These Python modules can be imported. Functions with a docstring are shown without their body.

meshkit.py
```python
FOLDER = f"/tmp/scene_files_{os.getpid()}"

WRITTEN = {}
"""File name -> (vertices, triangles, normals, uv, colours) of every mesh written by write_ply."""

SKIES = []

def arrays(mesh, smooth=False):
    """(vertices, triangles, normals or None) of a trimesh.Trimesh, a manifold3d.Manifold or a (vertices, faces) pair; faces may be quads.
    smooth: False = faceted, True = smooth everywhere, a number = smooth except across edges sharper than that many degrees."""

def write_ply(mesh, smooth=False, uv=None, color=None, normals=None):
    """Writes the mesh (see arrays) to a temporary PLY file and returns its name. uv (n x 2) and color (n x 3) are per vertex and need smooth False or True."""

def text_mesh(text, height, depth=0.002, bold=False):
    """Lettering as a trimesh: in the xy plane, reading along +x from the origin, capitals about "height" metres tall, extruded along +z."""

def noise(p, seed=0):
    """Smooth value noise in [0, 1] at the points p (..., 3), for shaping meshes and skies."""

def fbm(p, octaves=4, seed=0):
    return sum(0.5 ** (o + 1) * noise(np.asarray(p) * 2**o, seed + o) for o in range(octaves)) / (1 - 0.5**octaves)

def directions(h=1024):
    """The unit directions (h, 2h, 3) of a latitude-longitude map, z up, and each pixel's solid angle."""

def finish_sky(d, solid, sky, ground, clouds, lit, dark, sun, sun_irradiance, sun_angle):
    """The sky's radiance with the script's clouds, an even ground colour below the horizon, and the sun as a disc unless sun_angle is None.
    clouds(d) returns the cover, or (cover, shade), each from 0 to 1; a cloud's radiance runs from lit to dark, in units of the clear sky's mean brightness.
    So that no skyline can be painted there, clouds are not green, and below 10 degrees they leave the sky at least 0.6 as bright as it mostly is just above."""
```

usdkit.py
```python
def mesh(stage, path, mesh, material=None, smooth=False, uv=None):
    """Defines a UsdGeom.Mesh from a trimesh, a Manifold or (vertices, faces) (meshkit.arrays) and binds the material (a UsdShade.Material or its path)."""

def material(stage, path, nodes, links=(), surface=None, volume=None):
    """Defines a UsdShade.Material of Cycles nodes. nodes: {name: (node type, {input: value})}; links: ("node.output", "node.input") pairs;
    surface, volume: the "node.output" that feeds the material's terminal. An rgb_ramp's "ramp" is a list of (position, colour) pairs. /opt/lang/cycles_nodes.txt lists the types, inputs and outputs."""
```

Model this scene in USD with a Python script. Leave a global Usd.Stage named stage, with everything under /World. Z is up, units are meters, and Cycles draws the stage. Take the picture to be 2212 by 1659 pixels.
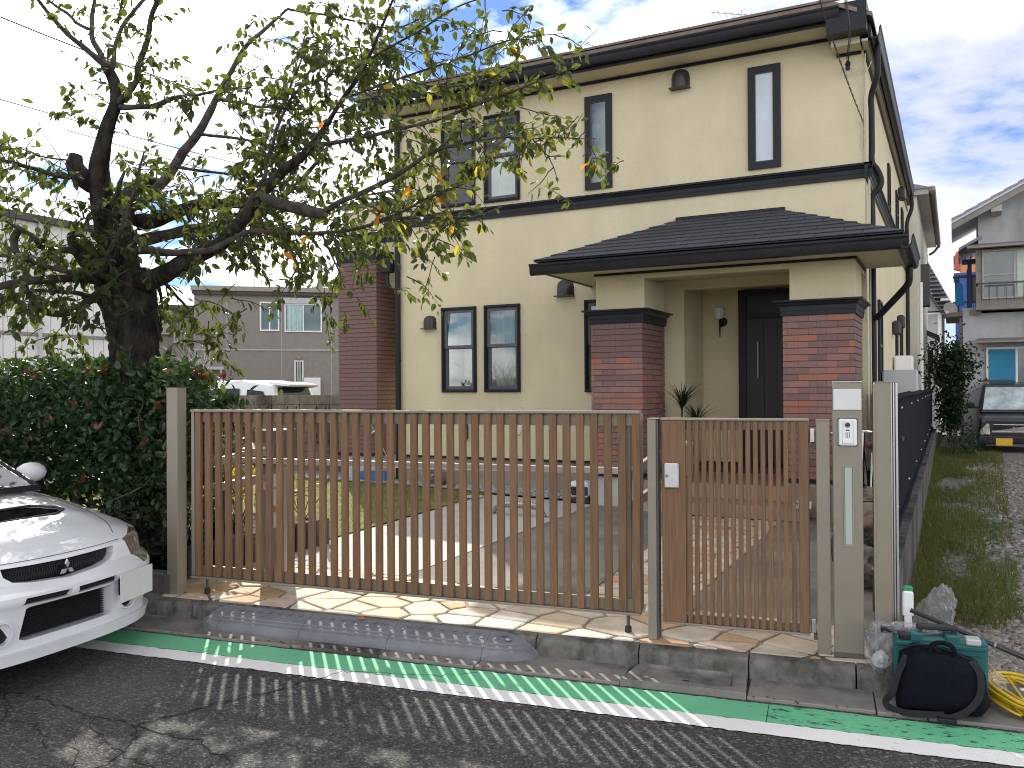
import math, random
import numpy as np, trimesh, manifold3d as m3, usdkit, meshkit
from pxr import Usd, UsdGeom, UsdLux, UsdShade, Gf, Sdf, Vt
from shapely.geometry import Polygon, Point, box as sbox
from scipy.spatial import Voronoi
stage = Usd.Stage.CreateInMemory()
UsdGeom.SetStageUpAxis(stage, 'Z'); UsdGeom.SetStageMetersPerUnit(stage, 1.0)
UsdGeom.Xform.Define(stage, '/World'); UsdGeom.Scope.Define(stage, '/World/Looks')
rng = np.random.default_rng(7)
# ---------------------------------------------------------------- camera, sky, sun, exposure
YAW, PITCH, ROLL, EYE = .476895, .0063649, -.0060217, 1.42
cam = UsdGeom.Camera.Define(stage, '/World/camera')
f_ = np.array([-math.sin(YAW)*math.cos(PITCH), math.cos(YAW)*math.cos(PITCH), math.sin(PITCH)])
r0 = np.array([math.cos(YAW), math.sin(YAW), 0]); u0 = np.cross(r0, f_)
r_ = r0*math.cos(ROLL)+u0*math.sin(ROLL); u_ = -r0*math.sin(ROLL)+u0*math.cos(ROLL)
cam.AddTransformOp().Set(Gf.Matrix4d(*r_, 0, *u_, 0, *(-f_), 0, 0, 0, EYE, 1))
cam.CreateHorizontalApertureAttr(36.0); cam.CreateVerticalApertureAttr(27.0)
cam.CreateFocalLengthAttr(36*1850.617/2212); cam.CreateClippingRangeAttr(Gf.Vec2f(.05, 5000))
cam.CreateExposureAttr(1.68)
SUN_AZ, SUN_EL = math.radians(43), math.radians(37)        # azimuth to the left of +Y
SUN = np.array([-math.sin(SUN_AZ)*math.cos(SUN_EL), math.cos(SUN_AZ)*math.cos(SUN_EL), math.sin(SUN_EL)])
sun = UsdLux.DistantLight.Define(stage, '/World/sun_light')
sun.CreateIntensityAttr(.5); sun.CreateAngleAttr(.53); sun.CreateColorAttr(Gf.Vec3f(1, .93, .82))
sun.GetPrim().CreateAttribute('inputs:normalize', Sdf.ValueTypeNames.Bool).Set(True)
zv = SUN; xv = np.cross([0, 0, 1], zv); xv /= np.linalg.norm(xv); yv = np.cross(zv, xv)
sun.AddTransformOp().Set(Gf.Matrix4d(*xv, 0, *yv, 0, *zv, 0, 0, 0, 0, 1))
sky = UsdLux.DomeLight.Define(stage, '/World/sky')
sky.GetPrim().SetCustomDataByKey('kind', 'structure')
SKYM = usdkit.material(stage, '/World/Looks/sky', {
    'g': ('geometry', {}), 'sep': ('separate_xyz', {}),
    'zc': ('math', {'math_type': 'maximum', 'value2': .0}), 'za': ('math', {'math_type': 'add', 'value2': .22}),
    'cx': ('math', {'math_type': 'divide'}), 'cy': ('math', {'math_type': 'divide'}), 'cv': ('combine_xyz', {'z': 0.0}),
    'mp': ('mapping', {'location': (0.4, 0.9, .6), 'scale': (.9, .9, 1)}),
    'n1': ('noise_texture', {'scale': 1.5, 'detail': 9.0, 'roughness': .58, 'distortion': .2}),
    'n2': ('noise_texture', {'scale': .8, 'detail': 6.0, 'roughness': .55}),
    'mask': ('rgb_ramp', {'ramp': [(.0, (0, 0, 0)), (.40, (0, 0, 0)), (.46, (.55,)*3), (.55, (1, 1, 1))]}),
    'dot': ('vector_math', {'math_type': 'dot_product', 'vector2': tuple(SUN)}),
    'd1': ('math', {'math_type': 'multiply_add', 'value2': .5, 'value3': .5}), 'glow_fill': ('rgb_ramp', {'ramp': [(0, (1.45,)*3), (.3, (1.2,)*3), (.55, (.82,)*3), (.82, (.70,)*3), (.90, (.86,)*3), (.955, (1.5,)*3), (1, (3.4,)*3)]}),  # sun glow, plus unseen clouds opposite the sun brightened to fill the shade
    'shade': ('rgb_ramp', {'ramp': [(.3, (.66, .67, .71)), (.62, (1.0, 1.0, 1.0))]}),
    'ccol': ('mix', {'mix_type': 'multiply', 'fac': 1.0}), 'cs': ('mix', {'mix_type': 'multiply', 'fac': 1.0, 'color2': (10.8, 10.7, 10.6)}),
    'sky': ('sky_texture', {'sky_type': 'single_scattering', 'sun_disc': False, 'aerosol_density': .25, 'sun_elevation': SUN_EL, 'sun_rotation': math.atan2(SUN[0], SUN[1])}),
    'sk2': ('mix', {'mix_type': 'multiply', 'fac': 1.0, 'color2': (.42, .58, .86)}), 'mx': ('mix', {'mix_type': 'mix'}), 'bg': ('background_shader', {'strength': .05})},
    [('g.position', 'sep.vector'), ('sep.z', 'zc.value1'), ('zc.value', 'za.value1'), ('sep.x', 'cx.value1'), ('za.value', 'cx.value2'), ('sep.y', 'cy.value1'), ('za.value', 'cy.value2'),
     ('cx.value', 'cv.x'), ('cy.value', 'cv.y'), ('cv.vector', 'mp.vector'), ('mp.vector', 'n1.vector'), ('mp.vector', 'n2.vector'),
     ('n1.fac', 'mask.fac'), ('g.position', 'dot.vector1'), ('dot.value', 'd1.value1'), ('d1.value', 'glow_fill.fac'), ('n2.fac', 'shade.fac'),
     ('shade.color', 'ccol.color1'), ('glow_fill.color', 'ccol.color2'), ('ccol.color', 'cs.color1'),
     ('sky.color', 'sk2.color1'), ('sk2.color', 'mx.color1'), ('cs.color', 'mx.color2'), ('mask.color', 'mx.fac'), ('mx.color', 'bg.color')], surface='bg.background')
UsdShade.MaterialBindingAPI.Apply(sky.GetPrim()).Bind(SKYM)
# ---------------------------------------------------------------- helpers
names = {}
def free(parent, name):
    k = parent+'/'+name
    n = names.get(k, 0); names[k] = n+1
    return k if n == 0 else '%s_%03d' % (k, n)
def tag(p, label=None, cat=None, group=None, kind=None):
    for k, v in (('label', label), ('category', cat), ('group', group), ('kind', kind)):
        if v: p.SetCustomDataByKey(k, v)
    return p
def thing(name, label=None, cat=None, loc=(0, 0, 0), rot=0.0, group=None, kind=None, parent='/World'):
    x = UsdGeom.Xform.Define(stage, free(parent, name))
    if any(loc): x.AddTranslateOp().Set(Gf.Vec3d(*map(float, loc)))
    if rot: x.AddRotateZOp().Set(float(math.degrees(rot)))
    return tag(x.GetPrim(), label, cat, group, kind).GetPath().pathString
def put(name, mesh, mat, parent='/World', smooth=False, label=None, cat=None, group=None, kind=None):
    p = free(parent, name)
    m = usdkit.mesh(stage, p, mesh, MAT[mat] if isinstance(mat, str) else mat, smooth)
    tag(m.GetPrim(), label, cat, group, kind)
    return p
def clone(src, loc, rot=0.0, label=None, group=None, scale=None):
    was = stage.GetPrimAtPath(src)
    x = UsdGeom.Xform.Define(stage, free('/World', src.split('/')[-1].rsplit('_0', 1)[0]))
    x.GetPrim().GetReferences().AddInternalReference(src)
    x.ClearXformOpOrder(); x.AddTranslateOp(opSuffix='c').Set(Gf.Vec3d(*map(float, loc)))
    if rot: x.AddRotateZOp(opSuffix='c').Set(float(math.degrees(rot)))
    if scale: x.AddScaleOp(opSuffix='c').Set(Gf.Vec3f(*scale))
    x.GetPrim().SetInstanceable(True)
    cd = was.GetCustomData()
    tag(x.GetPrim(), label or cd.get('label'), cd.get('category'), group or cd.get('group'))
    return x.GetPath().pathString
CUBE_F = np.array([[0, 2, 1], [0, 3, 2], [4, 5, 6], [4, 6, 7], [0, 1, 5], [0, 5, 4], [1, 2, 6], [1, 6, 5], [2, 3, 7], [2, 7, 6], [3, 0, 4], [3, 4, 7]])
def bx(x0, x1, y0, y1, z0, z1):
    v = np.array([[x0, y0, z0], [x1, y0, z0], [x1, y1, z0], [x0, y1, z0], [x0, y0, z1], [x1, y0, z1], [x1, y1, z1], [x0, y1, z1]], float)
    return v, CUBE_F
def cat_(parts):
    V, F, n = [], [], 0
    for v, f in parts:
        v = np.asarray(v); V.append(v); F.append(np.asarray(f)+n); n += len(v)
    return np.vstack(V), np.vstack(F)
def hull(pts):
    h = trimesh.convex.convex_hull(np.asarray(pts, float)); return np.array(h.vertices), np.array(h.faces)
def cbx(x0, x1, y0, y1, z0, z1, b=.004):
    P = []
    for X, sx in ((x0, 1), (x1, -1)):
        for Y, sy in ((y0, 1), (y1, -1)):
            for Z, sz in ((z0, 1), (z1, -1)):
                P += [(X+sx*b, Y+sy*b, Z), (X+sx*b, Y, Z+sz*b), (X, Y+sy*b, Z+sz*b)]
    return hull(P)
def tube(P, R, n=8, cap=True):
    P = np.asarray(P, float); R = np.broadcast_to(R, (len(P),)).astype(float)
    t = np.gradient(P, axis=0); t /= np.linalg.norm(t, axis=1, keepdims=True)+1e-12
    ref = np.array([0, 0, 1.]) if abs(t[0, 2]) < .9 else np.array([1., 0, 0])
    V = []
    a = np.cross(t[0], ref)
    for i in range(len(P)):
        a = a-t[i]*(a@t[i]); a /= np.linalg.norm(a)+1e-12
        b = np.cross(t[i], a); an = np.arange(n)*2*np.pi/n
        V.append(P[i]+R[i]*(np.cos(an)[:, None]*a+np.sin(an)[:, None]*b))
    V = np.vstack(V); F = []
    for i in range(len(P)-1):
        for j in range(n):
            q = i*n+j, i*n+(j+1) % n, (i+1)*n+(j+1) % n, (i+1)*n+j
            F += [(q[0], q[1], q[2]), (q[0], q[2], q[3])]
    if cap:
        c0, c1 = len(V), len(V)+1; V = np.vstack([V, P[0], P[-1]]); o = (len(P)-1)*n
        for j in range(n):
            F += [(c0, (j+1) % n, j), (c1, o+j, o+(j+1) % n)]
    return V, np.array(F)
def smoothline(P, k=6):
    P = np.asarray(P, float)
    if len(P) < 3: return P
    out = []
    Q = np.vstack([2*P[0]-P[1], P, 2*P[-1]-P[-2]])
    for i in range(1, len(Q)-2):
        for s in np.linspace(0, 1, k, endpoint=False):
            p0, p1, p2, p3 = Q[i-1:i+3]
            out.append(.5*((2*p1)+(-p0+p2)*s+(2*p0-5*p1+4*p2-p3)*s*s+(-p0+3*p1-3*p2+p3)*s**3))
    out.append(P[-1]); return np.array(out)
def prism(poly, z0, z1):
    m = m3.Manifold.extrude(m3.CrossSection([[tuple(p) for p in poly]], m3.FillRule.NonZero), z1-z0).translate((0, 0, z0))
    return m
def man(v, f):
    return m3.Manifold(m3.Mesh(vert_properties=np.asarray(v, np.float32), tri_verts=np.asarray(f, np.uint32)))
def arr(m):
    q = m.to_mesh(); return np.array(q.vert_properties[:, :3], float), np.array(q.tri_verts, int)
def mbx(*a): return man(*bx(*a))
def extrude_path(prof, P0, P1, up=(0, 0, 1), out=(0, -1, 0)):
    """profile of (out, up) offsets carried from P0 to P1"""
    P0, P1, up, out = map(lambda q: np.asarray(q, float), (P0, P1, up, out)); n = len(prof)
    V = np.vstack([[P+a*out+b*up for a, b in prof] for P in (P0, P1)]); F = []
    for j in range(n):
        k = (j+1) % n; F += [(j, k, n+k), (j, n+k, n+j)]
    pg = trimesh.creation.triangulate_polygon(Polygon(prof), engine='earcut')
    tv, tf = pg
    idx = [int(np.argmin(np.sum((np.array(prof)-p)**2, 1))) for p in tv]
    for t in tf: F += [tuple(idx[i] for i in t), tuple(n+idx[i] for i in t[::-1])]
    m = trimesh.Trimesh(V, np.array(F), process=False); trimesh.repair.fix_normals(m)
    return np.array(m.vertices), np.array(m.faces)
def xf(mesh, rot=None, loc=(0, 0, 0)):
    v, f = mesh; v = np.asarray(v)
    if rot is not None: v = v@np.asarray(rot).T
    return v+np.asarray(loc), f
def rz(a): return np.array([[math.cos(a), -math.sin(a), 0], [math.sin(a), math.cos(a), 0], [0, 0, 1]])
def rx(a): return np.array([[1, 0, 0], [0, math.cos(a), -math.sin(a)], [0, math.sin(a), math.cos(a)]])
def ry(a): return np.array([[math.cos(a), 0, math.sin(a)], [0, 1, 0], [-math.sin(a), 0, math.cos(a)]])
def lathe(prof, n=20):
    m = trimesh.creation.revolve(np.array(prof, float), sections=n); return np.array(m.vertices), np.array(m.faces)
def sheet(poly, z):
    p = Polygon(poly) if not hasattr(poly, 'exterior') else poly
    v, f = trimesh.creation.triangulate_polygon(p, engine='earcut')
    v = np.column_stack([v, np.full(len(v), z)])
    n = np.cross(v[f[:, 1]]-v[f[:, 0]], v[f[:, 2]]-v[f[:, 0]])[:, 2]
    f = np.array(f); f[n < 0] = f[n < 0][:, ::-1]
    return v, f
def grid(x0, x1, y0, y1, nx, ny, h):
    x, y = np.meshgrid(np.linspace(x0, x1, nx), np.linspace(y0, y1, ny)); z = h(x, y)
    v = np.column_stack([x.ravel(), y.ravel(), z.ravel()]); i, j = np.meshgrid(np.arange(nx-1), np.arange(ny-1)); a = (j*nx+i).ravel()
    return v, np.vstack([np.column_stack([a, a+1, a+nx+1]), np.column_stack([a, a+nx+1, a+nx])])
# ---------------------------------------------------------------- materials
MAT = {}
def mat(name, c1, c2=None, rough=.6, scale=8., detail=5., bump=0., bscale=None, bdist=.01, metal=0., spec=.5, coat=0., stretch=(1, 1, 1), lo=.35, hi=.65, island=None, objrand=None, world=False, extra=None, sheen=0.):
    c2 = c2 or c1
    N = {'tc': ('geometry', {}) if world else ('texture_coordinate', {}), 'mp': ('mapping', {'scale': stretch}),
         'n': ('noise_texture', {'scale': scale, 'detail': detail, 'roughness': .6}),
         'r': ('rgb_ramp', {'ramp': [(lo, c1), (hi, c2)]}),
         'p': ('principled_bsdf', {'roughness': rough, 'metallic': metal, 'specular_ior_level': spec, 'coat_weight': coat, 'sheen_weight': sheen})}
    L = [('tc.position' if world else 'tc.object', 'mp.vector'), ('mp.vector', 'n.vector'), ('n.fac', 'r.fac')]
    col = 'r.color'
    if island or objrand:
        N['src'] = ('geometry', {}) if island else ('object_info', {})
        N['rr'] = ('rgb_ramp', {'ramp': island or objrand})
        N['mm'] = ('mix', {'mix_type': 'multiply', 'fac': 1.0})
        L += [('src.random_per_island' if island else 'src.random', 'rr.fac'), ('rr.color', 'mm.color1'), (col, 'mm.color2')]; col = 'mm.color'
    if extra:                                   # (colour, scale, lo, hi, stretch): a second pattern of stains
        c, s, l, h, st = extra
        N['m2'] = ('mapping', {'scale': st, 'location': (3.3, 1.1, 7.7)}); N['n2'] = ('noise_texture', {'scale': s, 'detail': 6., 'roughness': .65}); N['r2'] = ('rgb_ramp', {'ramp': [(l, (0, 0, 0)), (h, (1, 1, 1))]})
        N['m3'] = ('mix', {'mix_type': 'mix', 'color2': c})
        L += [('tc.position' if world else 'tc.object', 'm2.vector'), ('m2.vector', 'n2.vector'), ('n2.fac', 'r2.fac'), ('r2.color', 'm3.fac'), (col, 'm3.color1')]; col = 'm3.color'
    L.append((col, 'p.base_color'))
    if bump:
        N['bn'] = ('noise_texture', {'scale': bscale or scale, 'detail': 4., 'roughness': .6}); N['b'] = ('bump', {'strength': bump, 'distance': bdist})
        L += [('mp.vector', 'bn.vector'), ('bn.fac', 'b.height'), ('b.normal', 'p.normal')]
    MAT[name] = usdkit.material(stage, '/World/Looks/'+name, N, L, surface='p.BSDF')
def leafmat(name, ramp, trans=.45, rough=.45, obj=False, gain=1.6):
    N = {'src': ('object_info' if obj else 'geometry', {}), 'r': ('rgb_ramp', {'ramp': ramp}),
         'p': ('principled_bsdf', {'roughness': rough, 'specular_ior_level': .5}), 't': ('translucent_bsdf', {}),
         'g': ('mix', {'mix_type': 'multiply', 'fac': 1.0, 'color2': (gain*1.25, gain*1.22, gain*.55)}), 'm': ('mix_closure', {'fac': trans})}
    MAT[name] = usdkit.material(stage, '/World/Looks/'+name, N, [('src.random' if obj else 'src.random_per_island', 'r.fac'), ('r.color', 'p.base_color'), ('r.color', 'g.color1'), ('g.color', 't.color'), ('p.BSDF', 'm.closure1'), ('t.BSDF', 'm.closure2')], surface='m.closure')
def panemat(name, tint=(.9, .95, .93), ior=1.5, rough=.0, dark=None):
    N = {'t': ('transparent_bsdf', {'color': tint}), 'g': ('glossy_bsdf', {'roughness': rough, 'color': (1, 1, 1)}), 'f': ('fresnel', {'IOR': ior}), 'm': ('mix_closure', {})}
    MAT[name] = usdkit.material(stage, '/World/Looks/'+name, N, [('f.fac', 'm.fac'), ('t.BSDF', 'm.closure1'), ('g.BSDF', 'm.closure2')], surface='m.closure')
mat('stucco', (.64, .565, .38), (.69, .61, .42), .9, 2., 6., bump=.8, bscale=55., bdist=.010, spec=.15, world=True, extra=((.55, .48, .325), .9, .48, .85, (1.2, 1.2, .22)))
mat('soffit', (.60, .53, .38), (.63, .56, .41), .8, 4., spec=.2)
mat('black_trim', (.009, .010, .014), (.014, .015, .02), .42, 6., bump=.05, bscale=60., spec=.3)
mat('black_pipe', (.008, .008, .010), (.013, .013, .016), .42, 5., spec=.3)
mat('vent_dark', (.018, .015, .015), (.028, .024, .024), .3, 5.)
mat('sash_grey', (.07, .07, .08), (.085, .085, .095), .4, 6.)
mat('mortar', (.075, .055, .047), (.095, .07, .06), .9, 30.)
BR_ = [(0, (.72, .74, .80)), (.3, (.92, .92, .98)), (.6, (1.08, 1.05, 1.06)), (.8, (1.15, .98, .92)), (.92, (1.35, .95, .78)), (1, (1.5, .98, .75))]
mat('brick', (.215, .138, .12), (.25, .125, .098), .62, 7., 3., bump=.25, bscale=90., bdist=.002, objrand=BR_, world=True, stretch=(1, 1, 2.2), lo=.38, hi=.62, spec=.35)
mat('brick_stuff', (.215, .138, .12), (.25, .125, .098), .62, 7., 3., bump=.25, bscale=90., bdist=.002, island=BR_, world=True, stretch=(1, 1, 2.2), lo=.38, hi=.62, spec=.35)
mat('shingle', (.05, .054, .064), (.072, .077, .09), .7, 40., 5., bump=.35, bscale=200., bdist=.002, objrand=[(0, (.85,)*3), (1, (1.15,)*3)], spec=.3)
mat('main_roof', (.16, .12, .10), (.22, .17, .14), .7, 10.)
mat('found', (.27, .25, .21), (.34, .31, .26), .9, 6., bump=.2, bscale=60., bdist=.003, spec=.2)
mat('found_light', (.45, .45, .43), (.52, .52, .5), .9, 6., bump=.2, bscale=60., bdist=.003, spec=.2)
mat('dark_room', (.035, .035, .035), (.05, .05, .05), .9)
mat('curtain', (.72, .72, .70), (.82, .82, .8), .9, 5., spec=.1)
panemat('pane', (.88, .92, .9), 1.9)
mat('frosted', (.50, .56, .62), (.56, .62, .68), .22, 4., bump=.1, bscale=90., bdist=.002, spec=.6)
mat('door', (.004, .005, .009), (.007, .008, .013), .4, 5., stretch=(6, 6, .4))
mat('alu', (.55, .55, .56), (.62, .62, .63), .35, 20., metal=.9)
mat('stainless', (.5, .5, .5), (.58, .58, .58), .3, 30., metal=1., stretch=(1, 1, .02))
mat('bronze', (.235, .203, .16), (.265, .23, .182), .42, 4., metal=.35, bump=.05, bscale=200., bdist=.001, spec=.5)
mat('bronze_dark', (.10, .092, .085), (.12, .11, .1), .4, 4., metal=.4)
WOODR = [(0, (.85, .85, .85)), (1, (1.12, 1.1, 1.08))]
mat('wood', (.13, .071, .037), (.225, .13, .072), .55, 6., 7., bump=.12, bscale=6., bdist=.002, stretch=(14, 14, .7), objrand=WOODR, lo=.3, hi=.7, spec=.3)
mat('white_plastic', (.72, .73, .72), (.78, .78, .77), .35, 4.)
mat('plate_pale', (.60, .60, .58), (.66, .66, .64), .5, 3.)
mat('black_rubber', (.012, .012, .012), (.02, .02, .02), .6, 20.)
mat('glow_panel', (.36, .40, .36), (.40, .44, .4), .4, 3.)
# ground
FL = [(0, (.50, .44, .37)), (.2, (.60, .56, .49)), (.42, (.56, .46, .34)), (.6, (.62, .59, .54)), (.8, (.54, .38, .25)), (.92, (.46, .30, .18)), (1, (.64, .60, .55))]
mat('flagstone', (.82, .77, .70), (1.15, 1.12, 1.07), .75, 5., 8., bump=.5, bscale=14., bdist=.006, objrand=FL, world=True, extra=((.36, .22, .12), 3.2, .58, .72, (1, 2.5, 1)), spec=.25)
mat('joint', (.22, .195, .165), (.30, .27, .23), .95, 20., bump=.3, bscale=90., bdist=.004)
mat('kerb', (.12, .115, .10), (.20, .19, .172), .92, 9., 8., bump=1., bscale=120., bdist=.004, world=True, extra=((.055, .053, .046), 9., .47, .66, (1, 1, .5)), spec=.15)
mat('gutter', (.19, .18, .163), (.26, .245, .22), .92, 5., 8., bump=.6, bscale=110., bdist=.003, world=True, extra=((.05, .048, .042), 2.2, .5, .68, (1, 1, 1)), spec=.2)
mat('drive', (.175, .163, .14), (.255, .237, .2), .9, 2.2, 8., bump=.35, bscale=120., bdist=.003, world=True, extra=((.135, .128, .11), 1.1, .5, .68, (1, 1, 1)), spec=.2)
mat('path', (.42, .41, .39), (.48, .47, .45), .85, 2.5, 7., bump=.2, bscale=130., bdist=.002, world=True, spec=.2)
mat('soil', (.035, .026, .018), (.07, .052, .035), .95, 9., 7., bump=.8, bscale=25., bdist=.02, world=True)
mat('ground', (.10, .095, .085), (.15, .14, .125), .95, 3., 7., bump=.4, bscale=20., bdist=.01, world=True)
mat('lawn_base', (.11, .135, .025), (.21, .18, .05), .95, 2.2, 8., bump=.8, bscale=90., bdist=.015, world=True)
mat('gravel_base', (.15, .14, .125), (.27, .25, .225), .95, 34., 5., bump=.9, bscale=38., bdist=.02, world=True, extra=((.07, .085, .03), 1.3, .56, .7, (1, .5, 1)))
mat('strip_base', (.2, .21, .22), (.3, .31, .32), .95, 40., 5., bump=.9, bscale=45., bdist=.02, world=True)
PB = [(0, (.5, .48, .46)), (.3, (.9, .87, .83)), (.6, (1.2, 1.15, 1.1)), (.8, (1.0, .85, .75)), (1, (1.7, 1.7, 1.68))]
mat('pebble', (.20, .187, .172), (.245, .23, .215), .8, 20., objrand=PB)
mat('pebble_pale', (.3, .32, .34), (.36, .38, .4), .8, 20., objrand=[(0, (.7,)*3), (1, (1.4,)*3)])
def roadmat():
    N = {'g': ('geometry', {}), 'v': ('voronoi_texture', {'scale': 95., 'randomness': 1.}), 'v2': ('voronoi_texture', {'scale': 42.}),
         'r': ('rgb_ramp', {'ramp': [(0, (.028, .028, .028)), (.55, (.056, .055, .054)), (.85, (.088, .086, .084)), (1, (.19, .185, .175))]}), 'wn': ('separate_xyz', {}),
         'big': ('noise_texture', {'scale': .9, 'detail': 6., 'roughness': .6}), 'br': ('rgb_ramp', {'ramp': [(.35, (.72,)*3), (.62, (1.3, 1.28, 1.22))]}), 'mm': ('mix', {'mix_type': 'multiply', 'fac': 1.0}),
         'wear': ('noise_texture', {'scale': .55, 'detail': 7., 'roughness': .62}), 'wr': ('rgb_ramp', {'ramp': [(.5, (0, 0, 0)), (.66, (1, 1, 1))]}), 'mw': ('mix', {'mix_type': 'add', 'color2': (.055, .052, .045)}), 'hf': ('math', {'math_type': 'multiply', 'value2': .6}),
         'b': ('bump', {'strength': 1.0, 'distance': .007}), 'p': ('principled_bsdf', {'roughness': .8, 'specular_ior_level': .35})}
    L = [('g.position', 'v.vector'), ('g.position', 'v2.vector'), ('v.color', 'wn.vector'), ('wn.x', 'r.fac'), ('g.position', 'big.vector'), ('big.fac', 'br.fac'), ('r.color', 'mm.color1'), ('br.color', 'mm.color2'),
         ('g.position', 'wear.vector'), ('wear.fac', 'wr.fac'), ('wr.color', 'hf.value1'), ('hf.value', 'mw.fac'), ('mm.color', 'mw.color1'), ('mw.color', 'p.base_color'), ('v.distance', 'b.height'), ('b.normal', 'p.normal')]
    MAT['asphalt'] = usdkit.material(stage, '/World/Looks/asphalt', N, L, surface='p.BSDF')
roadmat()
def paintmat(name, c1, c2, wear):
    N = {'g': ('geometry', {}), 'n': ('noise_texture', {'scale': 14., 'detail': 9., 'roughness': .72}), 'mpp': ('mapping', {'scale': (1, 2.2, 1), 'rotation': (0, 0, -.128)}),
         'r': ('rgb_ramp', {'ramp': [(wear, (0, 0, 0)), (wear+.035, (1, 1, 1))]}), 'c': ('noise_texture', {'scale': 3., 'detail': 5.}), 'cr': ('rgb_ramp', {'ramp': [(.35, c1), (.65, c2)]}),
         'm': ('mix', {'color1': (.05, .05, .048)}), 'v': ('voronoi_texture', {'scale': 95.}), 'b': ('bump', {'strength': .5, 'distance': .004}), 'p': ('principled_bsdf', {'roughness': .75, 'specular_ior_level': .3})}
    L = [('g.position', 'mpp.vector'), ('mpp.vector', 'n.vector'), ('n.fac', 'r.fac'), ('g.position', 'c.vector'), ('c.fac', 'cr.fac'), ('r.color', 'm.fac'), ('cr.color', 'm.color2'), ('m.color', 'p.base_color'), ('g.position', 'v.vector'), ('v.distance', 'b.height'), ('b.normal', 'p.normal')]
    MAT[name] = usdkit.material(stage, '/World/Looks/'+name, N, L, surface='p.BSDF')
paintmat('green_paint', (.14, .47, .26), (.18, .53, .30), .345)
paintmat('green_worn', (.12, .48, .25), (.16, .54, .29), .41)
paintmat('white_paint', (.78, .77, .75), (.85, .84, .82), .335)
mat('crack', (.008, .008, .008), (.014, .014, .014), .95)
# plants
mat('bark', (.012, .010, .009), (.055, .045, .037), .95, 14., 8., bump=1., bscale=26., bdist=.06, stretch=(1, 1, .4), spec=.15)
mat('bark_branch', (.03, .025, .021), (.085, .07, .058), .85, 12., 7., bump=.7, bscale=30., bdist=.015, stretch=(1, 1, 1), spec=.2)
mat('stem', (.05, .038, .026), (.10, .078, .055), .9, 10.)
CH = [(0, (.042, .055, .018)), (.35, (.07, .085, .026)), (.62, (.12, .135, .034)), (.84, (.20, .195, .042)), (.94, (.28, .235, .045)), (.955, (.5, .24, .02)), (1, (.5, .12, .02))]
leafmat('cherry_leaf', CH, .5, .42, gain=2.3); leafmat('cherry_leaf_one', CH, .5, .42, obj=True, gain=2.3)
PH = [(0, (.035, .068, .03)), (.45, (.065, .12, .045)), (.82, (.12, .18, .065)), (.92, (.11, .13, .04)), (.955, (.17, .10, .05)), (.985, (.24, .07, .05)), (1, (.3, .05, .05))]
leafmat('photinia_leaf', PH, .3, .3); leafmat('photinia_leaf_one', PH, .3, .3, obj=True)
leafmat('red_leaf', [(0, (.20, .07, .045)), (.5, (.30, .05, .055)), (.8, (.17, .10, .05)), (1, (.34, .04, .05))], .25, .35, gain=1.2)
leafmat('grass', [(0, (.09, .125, .02)), (.5, (.16, .2, .03)), (.8, (.25, .23, .06)), (1, (.36, .27, .1))], .4, .6)
leafmat('weed', [(0, (.11, .12, .03)), (.45, (.18, .18, .045)), (.8, (.27, .235, .09)), (1, (.4, .33, .18))], .35, .8)
leafmat('weed_leaf', [(0, (.05, .11, .025)), (1, (.11, .19, .05))], .4, .5)
leafmat('yellow_leaf', [(0, (.42, .34, .03)), (.6, (.55, .42, .03)), (1, (.28, .3, .04))], .5, .5)
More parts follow.
